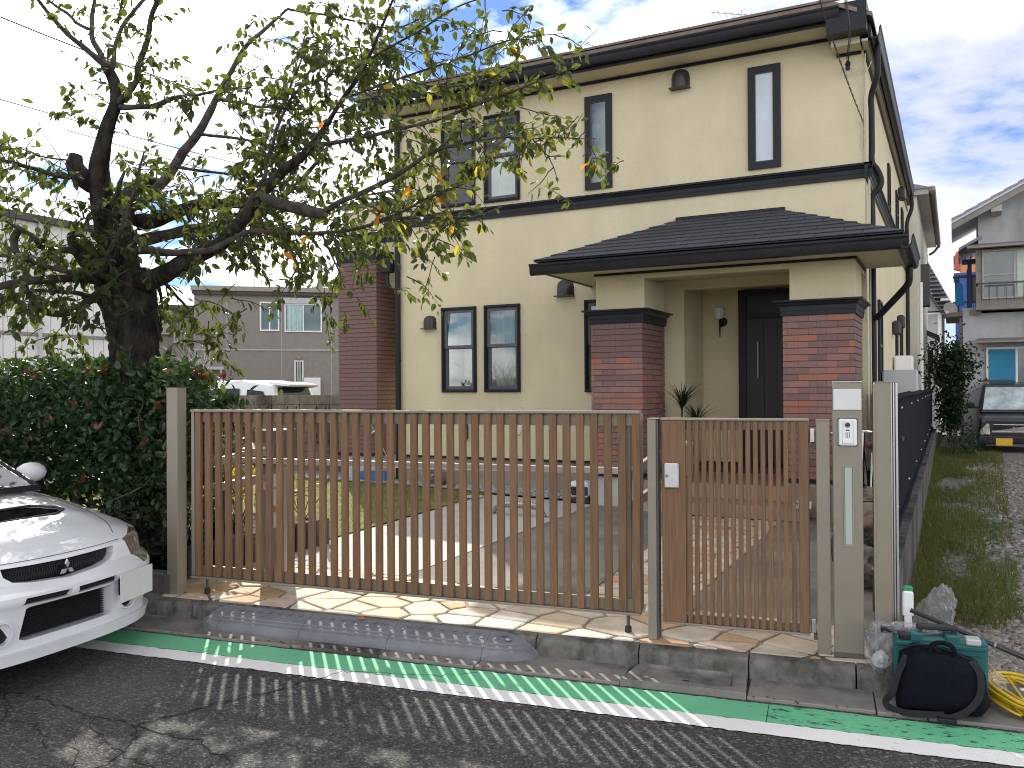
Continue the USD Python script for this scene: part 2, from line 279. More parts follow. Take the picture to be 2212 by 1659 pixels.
leafmat('dark_leaf', [(0, (.012, .03, .012)), (.6, (.03, .06, .022)), (1, (.05, .085, .03))], .25, .35)
leafmat('strap_leaf', [(0, (.03, .05, .025)), (.7, (.08, .11, .06)), (1, (.2, .24, .15))], .3, .4)
mat('step_tile', (.30, .22, .16), (.36, .27, .20), .7, 12., bump=.1, bscale=80., bdist=.002, objrand=[(0, (.85,)*3), (1, (1.12,)*3)])
mat('cream_plastic', (.50, .45, .33), (.55, .5, .37), .5, 5.)
mat('grey_box', (.42, .42, .42), (.46, .46, .46), .45, 4.)
mat('neighbour_glass', (.05, .075, .08), (.09, .12, .12), .06, 2., spec=.9)
mat('orange_leaf', (.5, .14, .02), (.55, .2, .02), .6)
mat('steel_grey', (.30, .29, .27), (.34, .33, .31), .4, 5., metal=.5)
mat('orange_sign', (.6, .18, .05), (.6, .2, .06), .5)
mat('lens', (.01, .01, .015), (.015, .015, .02), .08, spec=.8)
mat('wall_block', (.085, .075, .066), (.15, .135, .12), .92, 5., 8., bump=.6, bscale=90., bdist=.004, world=True, extra=((.03, .027, .024), 4., .48, .66, (.5, .5, .12)), spec=.15)
mat('old_block', (.13, .11, .085), (.21, .185, .145), .95, 4., 8., bump=.6, bscale=80., bdist=.004, world=True, extra=((.05, .042, .032), 1.8, .46, .66, (1, 1, .7)), spec=.15)
mat('black_mesh', (.005, .007, .012), (.009, .011, .017), .9, 300., 2., bump=.3, bscale=400., bdist=.002, spec=.1)
ST = ((.2, .18, .16), 1.2, .5, .72, (1, 1, .15))
mat('grey_siding', (.215, .195, .18), (.245, .225, .205), .8, 5., bump=.3, bscale=60., bdist=.004, extra=((.16, .145, .13), .7, .55, .8, (1, 1, .12)))
mat('beige_siding', (.19, .175, .155), (.22, .2, .18), .8, 5.)
mat('pale_line', (.36, .34, .32), (.4, .38, .36), .7, 5.)
mat('dark_eave', (.045, .043, .045), (.06, .056, .056), .6, 5.)
mat('tan_eave', (.24, .205, .17), (.28, .24, .2), .6, 5.)
mat('teal_curtain', (.4, .55, .55), (.5, .62, .62), .8, 5.)
mat('pale_siding', (.60, .60, .59), (.66, .66, .65), .55, 3.)
mat('white_wall', (.6, .62, .66), (.64, .66, .7), .8, 5.)
mat('grey_plaster', (.37, .375, .39), (.44, .445, .46), .9, 2., 8., bump=.3, bscale=30., bdist=.006, extra=((.17, .168, .16), .9, .5, .75, (1, 1, .25)))
mat('tan_plaster', (.22, .20, .175), (.27, .25, .22), .8, 5.)
mat('purple_tile', (.2, .19, .23), (.3, .28, .33), .5, 9.)
mat('pale_curtain', (.45, .52, .45), (.5, .57, .5), .8)
mat('fish_curtain', (.02, .20, .36), (.03, .26, .43), .7, 3., extra=((.35, .5, .6), 5., .66, .70, (1, 1, 1.6)))
mat('blue_paint', (.02, .06, .22), (.03, .08, .27), .5, 5.)
mat('blue_cloth', (.03, .28, .62), (.04, .33, .68), .8)
mat('lilac_wall', (.37, .36, .40), (.41, .4, .44), .8, 4.)
mat('far_slate', (.17, .175, .19), (.23, .235, .25), .7, 14.)
mat('cream_wall', (.55, .52, .42), (.6, .57, .46), .8, 5.)
mat('orange_wall', (.62, .22, .08), (.68, .26, .1), .7, 5.)
mat('red_wall', (.42, .08, .05), (.46, .1, .06), .6)
mat('car_white', (.70, .71, .72), (.72, .73, .74), .28, 3., coat=.8, spec=.5)
mat('car_darkpaint', (.008, .007, .010), (.011, .009, .013), .3, 3., coat=.35, spec=.4)
mat('car_black', (.006, .006, .007), (.01, .01, .011), .45, 5., spec=.3)
mat('void_black', (.005, .005, .005), (.008, .008, .008), 1., 5., spec=0.)
mat('kei_glass_reflection', (.22, .27, .31), (.55, .62, .66), .2, 3.5, spec=.6)  # sky reflections painted into the windscreen colour as pale mottling
mat('car_glass', (.010, .018, .019), (.014, .024, .024), .05, 2., spec=.4)
mat('lamp_glass', (.035, .032, .026), (.16, .14, .11), .06, 9., 3., coat=1., spec=.8)
mat('lamp_inner', (.5, .5, .48), (.6, .6, .58), .2, metal=.9)
mat('lamp_clear', (.30, .32, .25), (.5, .5, .42), .1, 8., coat=1., spec=.7)
mat('chrome', (.7, .7, .7), (.75, .75, .75), .08, metal=1.)
mat('yellow_plate', (.62, .38, .02), (.68, .43, .03), .5)
mat('red_pipe', (.10, .03, .025), (.13, .04, .03), .6)
mat('ramp_rubber', (.145, .148, .162), (.20, .203, .22), .7, 5., 6., bump=.25, bscale=150., bdist=.002, world=True, extra=((.22, .215, .21), 2.5, .58, .75, (1, 1, 1)), spec=.35)
mat('bag_cloth', (.004, .005, .009), (.007, .008, .013), .95, 60., bump=.3, bscale=350., bdist=.001, spec=.12)
mat('bag_strap', (.004, .004, .007), (.006, .006, .01), .85, 60., bump=.2, bscale=300., bdist=.001)
mat('case_green', (.008, .075, .075), (.012, .095, .09), .42, 5., bump=.1, bscale=200., bdist=.001)
mat('green_plastic', (.02, .22, .08), (.03, .26, .1), .4)
mat('gloss_black', (.012, .012, .013), (.02, .02, .02), .15, coat=.6)
mat('yellow_cable', (.62, .42, .015), (.68, .47, .02), .45)
mat('stainless_dark', (.32, .30, .28), (.38, .36, .34), .35, metal=.8)
mat('blue_tray', (.02, .13, .36), (.03, .16, .42), .45)
mat('dead_leaves', (.06, .03, .018), (.22, .10, .045), .8, 26., bump=.8, bscale=30., bdist=.02)
mat('leather', (.10, .035, .022), (.13, .05, .03), .5)
mat('rock_pale', (.20, .195, .165), (.28, .27, .23), .9, 9., 8., bump=.5, bscale=20., bdist=.01)
mat('rock_brown', (.16, .10, .065), (.24, .15, .10), .85, 6., 8., bump=.5, bscale=20., bdist=.01)
mat('rock_tan', (.26, .21, .15), (.34, .28, .21), .85, 6., 8., bump=.5, bscale=20., bdist=.01)
mat('rock_dark', (.04, .036, .03), (.09, .08, .06), .9, 9., 8., bump=.6, bscale=20., bdist=.01)
def filmmat():
    N = {'t': ('transparent_bsdf', {'color': (.93, .93, .95)}), 'g': ('glossy_bsdf', {'roughness': .12, 'color': (.95, .95, 1)}), 'd': ('principled_bsdf', {'base_color': (.55, .55, .58), 'roughness': .3}), 'lw': ('layer_weight', {'blend': .13}),
         'tc': ('texture_coordinate', {}), 'n': ('noise_texture', {'scale': 22., 'detail': 5., 'distortion': 1.2}), 'b': ('bump', {'strength': 1., 'distance': .02}), 'm1': ('mix_closure', {}), 'm2': ('mix_closure', {'fac': .06})}
    MAT['clear_film'] = usdkit.material(stage, '/World/Looks/clear_film', N, [('tc.object', 'n.vector'), ('n.fac', 'b.height'), ('b.normal', 'g.normal'), ('b.normal', 'lw.normal'), ('lw.facing', 'm1.fac'), ('t.BSDF', 'm1.closure1'), ('g.BSDF', 'm1.closure2'), ('m1.closure', 'm2.closure1'), ('d.BSDF', 'm2.closure2')], surface='m2.closure')
filmmat()
# ---------------------------------------------------------------- ground, road, kerb, paving
GA = .128035; O = np.array([-1.511, 4.721, 0.]); gd = np.array([math.cos(GA), math.sin(GA), 0]); gn = np.array([-math.sin(GA), math.cos(GA), 0])
def GW(s, t, z=0.): return O+gd*s+gn*t+np.array([0, 0, z])
def gpoly(pts): return [tuple(GW(*p)[:2]) for p in pts]
def strip(t0, t1, s0, s1, z, seed):
    r = np.random.default_rng(seed); s = np.arange(s0, s1, .03); f = lambda t: t+np.where(np.abs(s) < 6, r.normal(0, .0035, len(s))+.006*(meshkit.noise(np.column_stack([s*9, s*0, s*0+seed]))-.5), 0)
    a, b = f(t0(s)), f(t1(s)); V = np.vstack([[GW(x, y, z) for x, y in zip(s, a)], [GW(x, y, z) for x, y in zip(s, b)]]); n = len(s); i = np.arange(n-1)
    return V, np.vstack([np.column_stack([i, i+1, i+n+1]), np.column_stack([i, i+n+1, i+n])])
put('ground', sheet([(-300, -200), (300, -200), (300, 400), (-300, 400)], -.30), 'ground', kind='structure')
put('ground', sheet(gpoly([(-60, -.1), (1.30, -.1)])+[(-.42, 5.3), (-.42, 70), (-70, 70)], -.035), 'ground', kind='structure')
put('road', sheet(gpoly([(-60, -7), (60, -7), (60, -.16), (-60, -.16)]), -.136), 'asphalt', kind='structure')
put('road', sheet(gpoly([(-60, -30), (60, -30), (60, -7), (-60, -7)]), -.136), 'gutter', kind='structure')
put('green_lane', strip(lambda s: s*0-.725, lambda s: np.interp(s, [-30, .6], [-.465, -.49]), -12, .64, -.1315, 1), 'green_paint', kind='structure')
put('green_lane', strip(lambda s: s*0-.725, lambda s: np.interp(s, [.6, 30], [-.49, -.5]), .634, 12, -.1315, 2), 'green_worn', kind='structure')
put('white_line', strip(lambda s: s*0-.875, lambda s: s*0-.7275, -12, 12, -.1315, 3), 'white_paint', kind='structure')
def crack(pts, w, seed):
    r = np.random.default_rng(seed); P = []
    pts = np.array(pts, float)
    for a, b in zip(pts[:-1], pts[1:]):
        n = max(2, int(np.linalg.norm(b-a)/.035))
        for k in range(n): P.append(a+(b-a)*k/n+r.normal(0, .012, 2))
    P = np.array(P+[pts[-1]]); d = np.gradient(P, axis=0); nn = np.column_stack([-d[:, 1], d[:, 0]]); nn /= np.linalg.norm(nn, axis=1, keepdims=True)+1e-9
    ww = w*(.25+r.random(len(P)))[:, None]
    L, R = P+nn*ww/2, P-nn*ww/2; V = np.column_stack([np.vstack([L, R]), np.full(2*len(P), 0.)]); n = len(P); i = np.arange(n-1)
    return V, np.vstack([np.column_stack([i, i+n, i+n+1]), np.column_stack([i, i+n+1, i+1])])
CR = [([(-1.62, -.74), (-1.66, -.86), (-1.80, -1.15), (-2.0, -1.45), (-2.12, -1.72)], .011), ([(-1.62, -.74), (-1.3, -.68), (-1.05, -.62), (-.9, -.52)], .006),
      ([(-3.6, -1.62), (-3.0, -1.58), (-2.5, -1.68), (-2.12, -1.72), (-1.7, -1.78), (-1.45, -1.9)], .010), ([(-2.5, -1.68), (-2.1, -1.92), (-1.75, -2.05), (-1.3, -2.2)], .008),
      ([(-3.3, -1.5), (-2.9, -1.72), (-2.7, -2.0), (-2.45, -2.3)], .008), ([(-2.12, -1.72), (-1.95, -1.95), (-1.9, -2.3), (-1.7, -2.5)], .009), ([(-3.5, -1.9), (-3.0, -1.95), (-2.6, -1.85), (-2.3, -2.05)], .007),
      ([(-1.8, -1.15), (-1.55, -1.6), (-1.5, -2.0)], .004), ([(-2.9, -1.72), (-3.1, -2.2)], .006), ([(-2.3, -1.9), (-2.0, -2.2), (-1.6, -2.35), (-1.3, -2.5)], .006)]
put('road_cracks', cat_([xf(crack([GW(*q)[:2] for q in p], w, i), loc=(0, 0, -.1335+.003*(i < 2))) for i, (p, w) in enumerate(CR)]), 'crack', kind='structure')
KS = thing('kerb', kind='structure', loc=O, rot=GA)
prof = [(0, -.16), (.165, -.16)]+[(.165-.06+.06*math.cos(a), -.055+.055*math.sin(a)) for a in np.linspace(0, math.pi/2, 7)]+[(0, 0)]
prof = [(a-.0, b) for a, b in prof]
joints = [-7.4, -6.6, -5.6, -4.9, -3.99, -3.13, -2.45, -1.3, -.68, -.08, .51, 1.04, 1.64, 2.24, 2.84, 3.44, 4.04]
for a, b in zip(joints[:-1], joints[1:]):
    o = rng.normal(0, .002); dz = rng.normal(0, .0015)
    top = dz-(.055 if a > 1.5 else 0)
    put('kerb_stone', extrude_path([(p, q+top) for p, q in prof], (a+.004, .0+o, -.003), (b-.004, o, -.003)), 'kerb', KS, smooth=40)
GS = thing('gutter', kind='structure', loc=O, rot=GA)
gj = [-7.0, -6.4, -5.8, -5.2, -4.6, -4.0, -3.35, -2.75, -2.15, -1.55, -.95, -.12, .52, 1.12, 1.34, 1.94, 2.54, 3.14, 3.74]
for k, (a, b) in enumerate(zip(gj[:-1], gj[1:])):
    if abs(a+.12) < .01: continue
    w = .45+(.01 if k % 2 else 0)
    put('gutter_slab', cbx(a+.003, b-.003, -w, -.15, -.2, -.119+rng.normal(0, .0012), .004), 'gutter', GS)
DG = thing('drain_cover', 'concrete drain lid in a raised frame set into the gutter below the small gate', 'drain cover', loc=GW(.2, -.28, 0), rot=GA)
fr = (prism([(-.32, -.175), (.32, -.175), (.30, .115), (-.27, .115)], -.2, -.098)-prism([(-.245, -.115), (.245, -.115), (.235, .10), (-.215, .10)], -.17, 0))
put('frame', arr(fr), 'gutter', DG); put('lid', cbx(-.236, .236, -.108, .075, -.19, -.113, .004), 'gutter', DG)
put('lifting_slot', cbx(-.01, .02, -.06, -.045, -.1135, -.1122, .0003), 'crack', DG)
# paving
PV = thing('stone_paving', kind='structure')
region = Polygon([tuple(GW(-3.45, -.112)[:2]), tuple(GW(1.14, -.112)[:2]), (-.50, 5.43), (-1.58, 5.43), (-1.60, 7.35), (-1.66, 9.42), (-2.68, 9.42), (-2.45, 7.3), (-2.36, 6.4), (-2.28, 5.43), (-5.17, 5.43), (-5.17, 4.5)])
put('mortar_bed', sheet(region, -.010), 'joint', PV)
srng = np.random.default_rng(21); seeds = []
for gx in np.arange(-5.4, -.2, .27):
    for gy in np.arange(4.0, 9.7, .185):
        if srng.random() < .80: seeds.append((gx+srng.uniform(-.12, .12), gy+srng.uniform(-.075, .075)))
seeds = np.array(seeds); vv = Voronoi(np.vstack([seeds, [[-50, 0], [50, 0], [0, 60], [0, -60]]]))
def stone(pg, z, th):
    pg = pg.simplify(.006); c = np.array(pg.exterior.coords)[:-1]
    inn = pg.buffer(-.007)
    if inn.is_empty or inn.geom_type != 'Polygon' or len(c) < 3: return None
    tv, tf = sheet(inn.simplify(.004), 0)
    ang = srng.normal(0, .006, 2); cen = c.mean(0)
    def zz(p): return z+(p-cen)@ang
    tv[:, 2] = zz(tv[:, :2])
    oc = c; n = len(oc); m = len(tv)
    ic = np.array(inn.simplify(.004).exterior.coords)[:-1]
    sk = np.vstack([np.column_stack([oc, np.full(n, z-th)]), np.column_stack([oc, zz(oc)-.004])]); i = np.arange(n); j = (i+1) % n
    F1 = np.vstack([np.column_stack([i, j, n+j]), np.column_stack([i, n+j, n+i])])
    rim = Polygon(oc).difference(inn.simplify(.004))
    if rim.geom_type != 'Polygon': return None
    rv, rf = sheet(rim, 0); d = np.array([Point(p).distance(inn) for p in rv[:, :2]]); rv[:, 2] = zz(rv[:, :2])-.004*(d > .003)
    return cat_([(tv, tf), (rv, rf), (sk, F1)])
for i in range(len(seeds)):
    reg = vv.regions[vv.point_region[i]]
    if -1 in reg or not reg: continue
    pg = Polygon(vv.vertices[reg]).intersection(region)
    for g in getattr(pg, 'geoms', [pg]):
        if g.is_empty or g.area < .004: continue
        g = g.buffer(-.022).buffer(.012)
        if g.is_empty or g.geom_type != 'Polygon': continue
        s = stone(g, .002+srng.uniform(-.002, .003), .02)
        if s is not None: put('flagstone', s, 'flagstone', PV)
put('driveway', sheet([(-3.74, 5.43), (-2.28, 5.43), (-2.36, 6.4), (-2.45, 7.3), (-2.68, 9.42), (-2.7, 9.8), (-3.94, 9.8)], -.004), 'drive', kind='structure')
put('driveway', sheet([(-1.58, 5.43), (-.42, 5.43), (-.42, 11), (-.93, 11), (-.93, 9.75), (-1.67, 9.75), (-1.66, 9.42), (-1.60, 7.35)], -.004), 'drive', kind='structure')
put('garden_path', sheet([(-5.17, 5.43), (-3.745, 5.43), (-3.945, 9.8), (-4.31, 9.96), (-5.61, 10.17), (-5.68, 10.1), (-5.48, 8.57), (-5.29, 6.44), (-5.17, 6.25)], .0), 'path', kind='structure')
lawnP = Polygon([(-5.30, 6.44), (-5.49, 8.57), (-5.66, 10.2), (-6.6, 10.43), (-9.6, 10.72), (-12.5, 11.0), (-12.5, 6.4)])
put('garden_soil', sheet([(-13, 2.0), tuple(GW(-3.45, -.05)[:2]), (-5.18, 4.5), (-5.18, 6.3), (-5.31, 6.42), (-12.5, 6.38), (-13, 6.4)], -.012), 'soil', kind='structure')
put('lawn', sheet(lawnP, .012), 'lawn_base', kind='structure')
put('gravel_strip', sheet([(-4.30, 9.97), (-5.6, 10.19), (-6.6, 10.45), (-9.6, 10.74), (-13, 11.05), (-13, 12.2), (-4.0, 12.2), (-4.0, 9.82)], .02), 'strip_base', kind='structure')
put('gravel_lot', sheet([tuple(GW(1.30, -.04)[:2]), tuple(GW(30, -.04)[:2]), (30, 45), (-.4, 45), (-.3, 5.3)], -.10), 'gravel_base', kind='structure')
# small stuff scattered on the ground
ICO = trimesh.creation.icosphere(1)
def instancer(name, protos, P, S, idx, R=None, label=None, cat=None):
    path = free('/World', name); pi = UsdGeom.PointInstancer.Define(stage, path)
    for k, (mesh, m) in enumerate(protos):
        q = usdkit.mesh(stage, '%s/kind_%d' % (path, k), mesh, MAT[m], False)
        pi.CreatePrototypesRel().AddTarget(q.GetPath())
    pi.CreateProtoIndicesAttr(Vt.IntArray.FromNumpy(np.asarray(idx, np.int32)))
    pi.CreatePositionsAttr(Vt.Vec3fArray.FromNumpy(np.asarray(P, np.float32)))
    pi.CreateScalesAttr(Vt.Vec3fArray.FromNumpy(np.asarray(S, np.float32)))
    if R is not None:
        pi.CreateOrientationsAttr(Vt.QuathArray([Gf.Quath(float(math.cos(a/2)), 0, 0, float(math.sin(a/2))) for a in R]))
    tag(pi.GetPrim(), label, cat, kind='stuff')
def pebble(seed):
    r = np.random.default_rng(seed); v = np.array(ICO.vertices)*(1+.22*(meshkit.noise(np.array(ICO.vertices)*1.7+seed*5, seed)-.5)[:, None]*2); return v*np.array([1, .8, .55]), np.array(ICO.faces)
n = 17000; r = np.random.default_rng(5)
Y = 4.95+(r.random(n)**2.0)*15; X = -.28+r.random(n)*(1.15+.16*(Y-4.9))
keep = ((meshkit.noise(np.column_stack([X*1.3, Y*.7, X*0]), 3) > .42) | (r.random(n) < .35)) & (X > -.25+.25*r.random(n)+np.where(Y > 6.2, .55*r.random(n), 0))
X, Y = X[keep], Y[keep]; sz = r.uniform(.010, .026, len(X))*(1+.04*(Y-5))
instancer('gravel', [(pebble(1), 'pebble'), (pebble(2), 'pebble'), (pebble(3), 'pebble')], np.column_stack([X, Y, -.1+sz*.2]), np.column_stack([sz, sz, sz]), r.integers(0, 3, len(X)), r.uniform(0, 6.28, len(X)), 'loose grey gravel covering the vacant lot beside the block wall', 'gravel')
n = 6500; X = r.uniform(-10, -4.3, n); Y = r.uniform(9.95, 11.0, n); lim = np.interp(X, [-9.6, -6.6, -5.6, -4.3], [10.78, 10.48, 10.22, 10.0]); k = Y > lim; X, Y = X[k], Y[k]; sz = r.uniform(.010, .019, len(X))
instancer('pale_gravel', [(pebble(4), 'pebble_pale'), (pebble(5), 'pebble_pale')], np.column_stack([X, Y, .022+sz*.3]), np.column_stack([sz]*3), r.integers(0, 2, len(X)), r.uniform(0, 6.28, len(X)), 'pale crushed stone strip along the foot of the house', 'gravel')
def blades(P, L, W, lean, r, seg=2):
    n = len(P); a = r.uniform(0, 6.28, n); d = np.column_stack([np.cos(a), np.sin(a), 0*a]); e = np.column_stack([-np.sin(a), np.cos(a), 0*a]); V = []
    for k in range(seg):
        f = k/seg; c = P+np.column_stack([0*a, 0*a, L*f*(1-.25*lean*f)])+d*(L*lean*f*f)[:, None]; w = (W*(1-f*.7))[:, None]/2; V += [c-e*w, c+e*w]
    V.append(P+np.column_stack([0*a, 0*a, L*(1-.25*lean)])+d*(L*lean)[:, None]); m = 2*seg+1
    V = np.stack(V, 1).reshape(-1, 3); b = np.arange(n)[:, None]*m; F = []
    for k in range(seg-1): q = 2*k; F += [b+np.array([[q, q+1, q+3]]), b+np.array([[q, q+3, q+2]])]
    F.append(b+np.array([[2*seg-2, 2*seg-1, 2*seg]])); return V, np.vstack(F)
r = np.random.default_rng(9); n = 32000; X = r.uniform(-11.5, -5.3, n); Y = r.uniform(6.4, 11, n)
pts = np.column_stack([X, Y]); import shapely
k = shapely.contains_xy(lawnP, X, Y) & (meshkit.noise(np.column_stack([X*1.1, Y*1.1, 0*X]), 8) > .22); X, Y = X[k], Y[k]
put('lawn_grass', blades(np.column_stack([X, Y, 0*X+.01]), r.uniform(.018, .045, len(X)), r.uniform(.003, .007, len(X)), r.uniform(.3, 1., len(X)), r, 1), 'grass', label='patchy yellowing lawn between the pale path and the gravel', cat='grass', kind='stuff')
# weeds along the wall
n = 15000; Y = 5.6+r.random(n)**1.3*18; Xw = r.random(n)**1.25*(.62+.045*(Y-5.6)); X = -.27-.009*(Y-5)+Xw
dens = meshkit.fbm(np.column_stack([X*2.2, Y*.9, 0*X]), 3, 4); k = (dens > np.where(Xw < .55, .32, .44)) & ((Y > 6.1) | (Xw < .2)); X, Y, Xw = X[k], Y[k], Xw[k]
far = r.random(5000); Y2 = 8+r.random(5000)**1.2*14; X2 = 1.1+r.random(5000)*2.6; k = (meshkit.fbm(np.column_stack([X2*1.2, Y2*.55, 0*X2]), 3, 11) > .60); X2, Y2 = X2[k], Y2[k]
tall = .35+meshkit.fbm(np.column_stack([X*1.5, Y*.6, 0*X+5]), 3, 2)
V1 = blades(np.column_stack([X, Y, 0*X-.1]), r.uniform(.09, .27, len(X))*tall*(1-.25*Xw), r.uniform(.003, .007, len(X))*(1+.04*Y), r.uniform(.25, 1.1, len(X)), r, 2)
V2 = blades(np.column_stack([X2, Y2, 0*X2-.1]), r.uniform(.04, .13, len(X2)), r.uniform(.004, .009, len(X2))*(1+.03*Y2), r.uniform(.3, 1.1, len(X2)), r, 2)
put('weeds', cat_([V1, V2]), 'weed', label='tall dry grass and weeds growing along the foot of the block wall', cat='weeds', kind='stuff')
LEAF_V = np.array([[0, 0, 0], [.30, .26, .05], [.27, .62, .06], [0, 1, -.06], [-.27, .62, .06], [-.30, .26, .05], [0, .45, -.02]]); LEAF_F = np.array([[0, 1, 6], [1, 2, 6], [2, 3, 6], [3, 4, 6], [4, 5, 6], [5, 0, 6]])
def leaves(P, D, N, S, wid=1.0):
    """P base points, D direction of the blade, N its upper side, S length"""
    D = D/np.linalg.norm(D, axis=1, keepdims=True); B = np.cross(D, N); B /= np.linalg.norm(B, axis=1, keepdims=True)+1e-9; N = np.cross(B, D)
    L = LEAF_V*np.array([wid, 1, 1]); V = P[:, None]+S[:, None, None]*(L[None, :, 0, None]*B[:, None]+L[None, :, 1, None]*D[:, None]+L[None, :, 2, None]*N[:, None])
    n = len(P); return V.reshape(-1, 3), (LEAF_F[None]+7*np.arange(n)[:, None, None]).reshape(-1, 3)
n = 900; Y = 5.5+r.random(n)**1.6*9; X = -.2+r.random(n)*1.1; k = meshkit.fbm(np.column_stack([X*3, Y*1.5, 0*X]), 2, 21) > .5; X, Y = X[k], Y[k]
D = r.normal(0, 1, (len(X), 3)); D[:, 2] = .35
put('weeds', leaves(np.column_stack([X, Y, r.uniform(-.09, -.02, len(X))]), D, np.tile([0, 0, 1.], (len(X), 1))+r.normal(0, .25, (len(X), 3)), r.uniform(.03, .07, len(X)), 1.3), 'weed_leaf', label='low broad leaved weeds sprouting among the gravel beside the wall', cat='weeds', kind='stuff')
n = 60; s = r.uniform(-3.0, 1.0, n); P = np.array([GW(a, b, -.1175) for a, b in zip(s, r.uniform(-.455, -.425, n))]); D = r.normal(0, 1, (n, 3)); D[:, 2] *= .1
put('leaf_litter', leaves(P, D, np.tile([0, 0, 1.], (n, 1))+r.normal(0, .3, (n, 3)), r.uniform(.012, .035, n)), 'red_leaf', label='brown dead leaves caught in the gutter seam along the green lane', cat='leaf litter', kind='stuff')
q = GW(-1.83, -.2, .004); put('fallen_leaf', leaves(np.array([q]), np.array([[1, .2, .1]]), np.array([[0, -.3, 1.]]), np.array([.05])), 'orange_leaf' if 'orange_leaf' in MAT else 'yellow_leaf', label='single orange leaf lying at the kerb edge above the rubber ramp', cat='leaf')
# ---------------------------------------------------------------- the main house
HX0, HX1, HY0, HY1, HB, HT = -7.70, -.93, 11.0, 21.4, .42, 5.66
H = thing('house', 'cream stucco two storey house with black trim and brick faced porch pillars', 'house')
WINS = [(-2.293, -1.893, 4.172, 5.462, 'frost'), (-4.515, -4.12, 4.165, 5.452, 'slim'), (-6.85, -6.27, 4.155, 5.437, 'hung'), (-6.115, -5.53, 4.155, 5.432, 'hung'),
        (-6.86, -6.265, 1.382, 2.652, 'hung'), (-6.127, -5.54, 1.382, 2.655, 'hung'), (-4.54, -3.97, 1.378, 2.648, 'hung')]
RX0, RX1, RZ = -3.14, -1.2, 2.71                      # the entrance recess
wall = mbx(HX0, HX1, HY0, HY0+.16, HB, HT)
for x0, x1, z0, z1, k in WINS: wall -= mbx(x0+.03, x1-.03, HY0-.1, HY0+.3, z0+.03, z1-.03)
wall -= mbx(RX0, RX1, HY0-.1, HY0+.3, .1, RZ)
put('wall', arr(wall), 'stucco', H)
put('wall', bx(HX1-.16, HX1, HY0+.16, HY1, HB, HT-.1), 'stucco', H); put('wall', bx(HX0, HX0+.16, HY0+.16, HY1, HB, HT), 'stucco', H); put('wall', bx(HX0+.16, HX1-.16, HY1-.16, HY1, HB, HT), 'stucco', H)
put('interior', cat_([bx(HX0+.17, HX1-.17, 13.2, 13.25, .3, HT), bx(HX0+.17, HX1-.17, 11.17, 13.2, 3.3, 3.4), bx(HX0+.17, HX1-.17, 11.17, 13.2, .3, .4), bx(-4.95, -4.9, 11.17, 13.2, .4, HT), bx(HX0+.17, HX1-.17, 11.17, 13.2, HT-.05, HT)]), 'dark_room', H)
put('recess_wall', bx(RX0-.1, RX0, HY0+.16, 12.05, .1, 2.95), 'stucco', H); put('recess_wall', bx(RX1, RX1+.1, HY0+.16, 12.05, .1, 2.95), 'stucco', H)
put('recess_wall', bx(RX0, RX1, 11.95, 12.05, .1, 2.82), 'stucco', H); put('recess_ceiling', bx(RX0, RX1, HY0+.16, 11.95, 2.80, 2.9), 'stucco', H)
put('foundation', cat_([bx(HX0+.02, RX0, HY0+.025, HY0+.15, -.2, HB), bx(RX1, HX1-.02, HY0+.025, HY0+.15, -.2, HB)]), 'found', H)
put('foundation', bx(HX1-.15, HX1-.02, HY0+.15, HY1-.02, -.2, HB), 'found', H); put('foundation', bx(HX0+.02, HX0+.15, HY0+.15, HY1-.02, -.2, HB), 'found', H)
put('base_flashing', cat_([bx(HX0-.01, -3.93, HY0-.018, HY0+.02, HB-.022, HB+.006)]), 'black_trim', H); put('base_flashing', bx(HX1-.02, HX1+.018, HY0, HY1, HB-.022, HB+.006), 'black_trim', H)
def frame(x0, x1, z0, z1, b, y0, y1):
    return cat_([bx(x0, x1, y0, y1, z1-b, z1), bx(x0, x1, y0, y1, z0, z0+b), bx(x0, x0+b, y0, y1, z0+b, z1-b), bx(x1-b, x1, y0, y1, z0+b, z1-b)])
def curtain(x0, x1, z0, z1, y, amp, seed):
    n = int((x1-x0)/.008)+2; r = np.random.default_rng(seed); ph = r.uniform(0, 6, 3)
    def h(x, z): return y+amp*(np.sin(x*95+ph[0])+.6*np.sin(x*61+ph[1])+.5*np.sin(x*140+ph[2]))*(.75+.25*(z1-z)/(z1-z0))
    v, f = grid(x0, x1, z0, z1, n, 6, h); return v[:, [0, 2, 1]], f[:, ::-1]
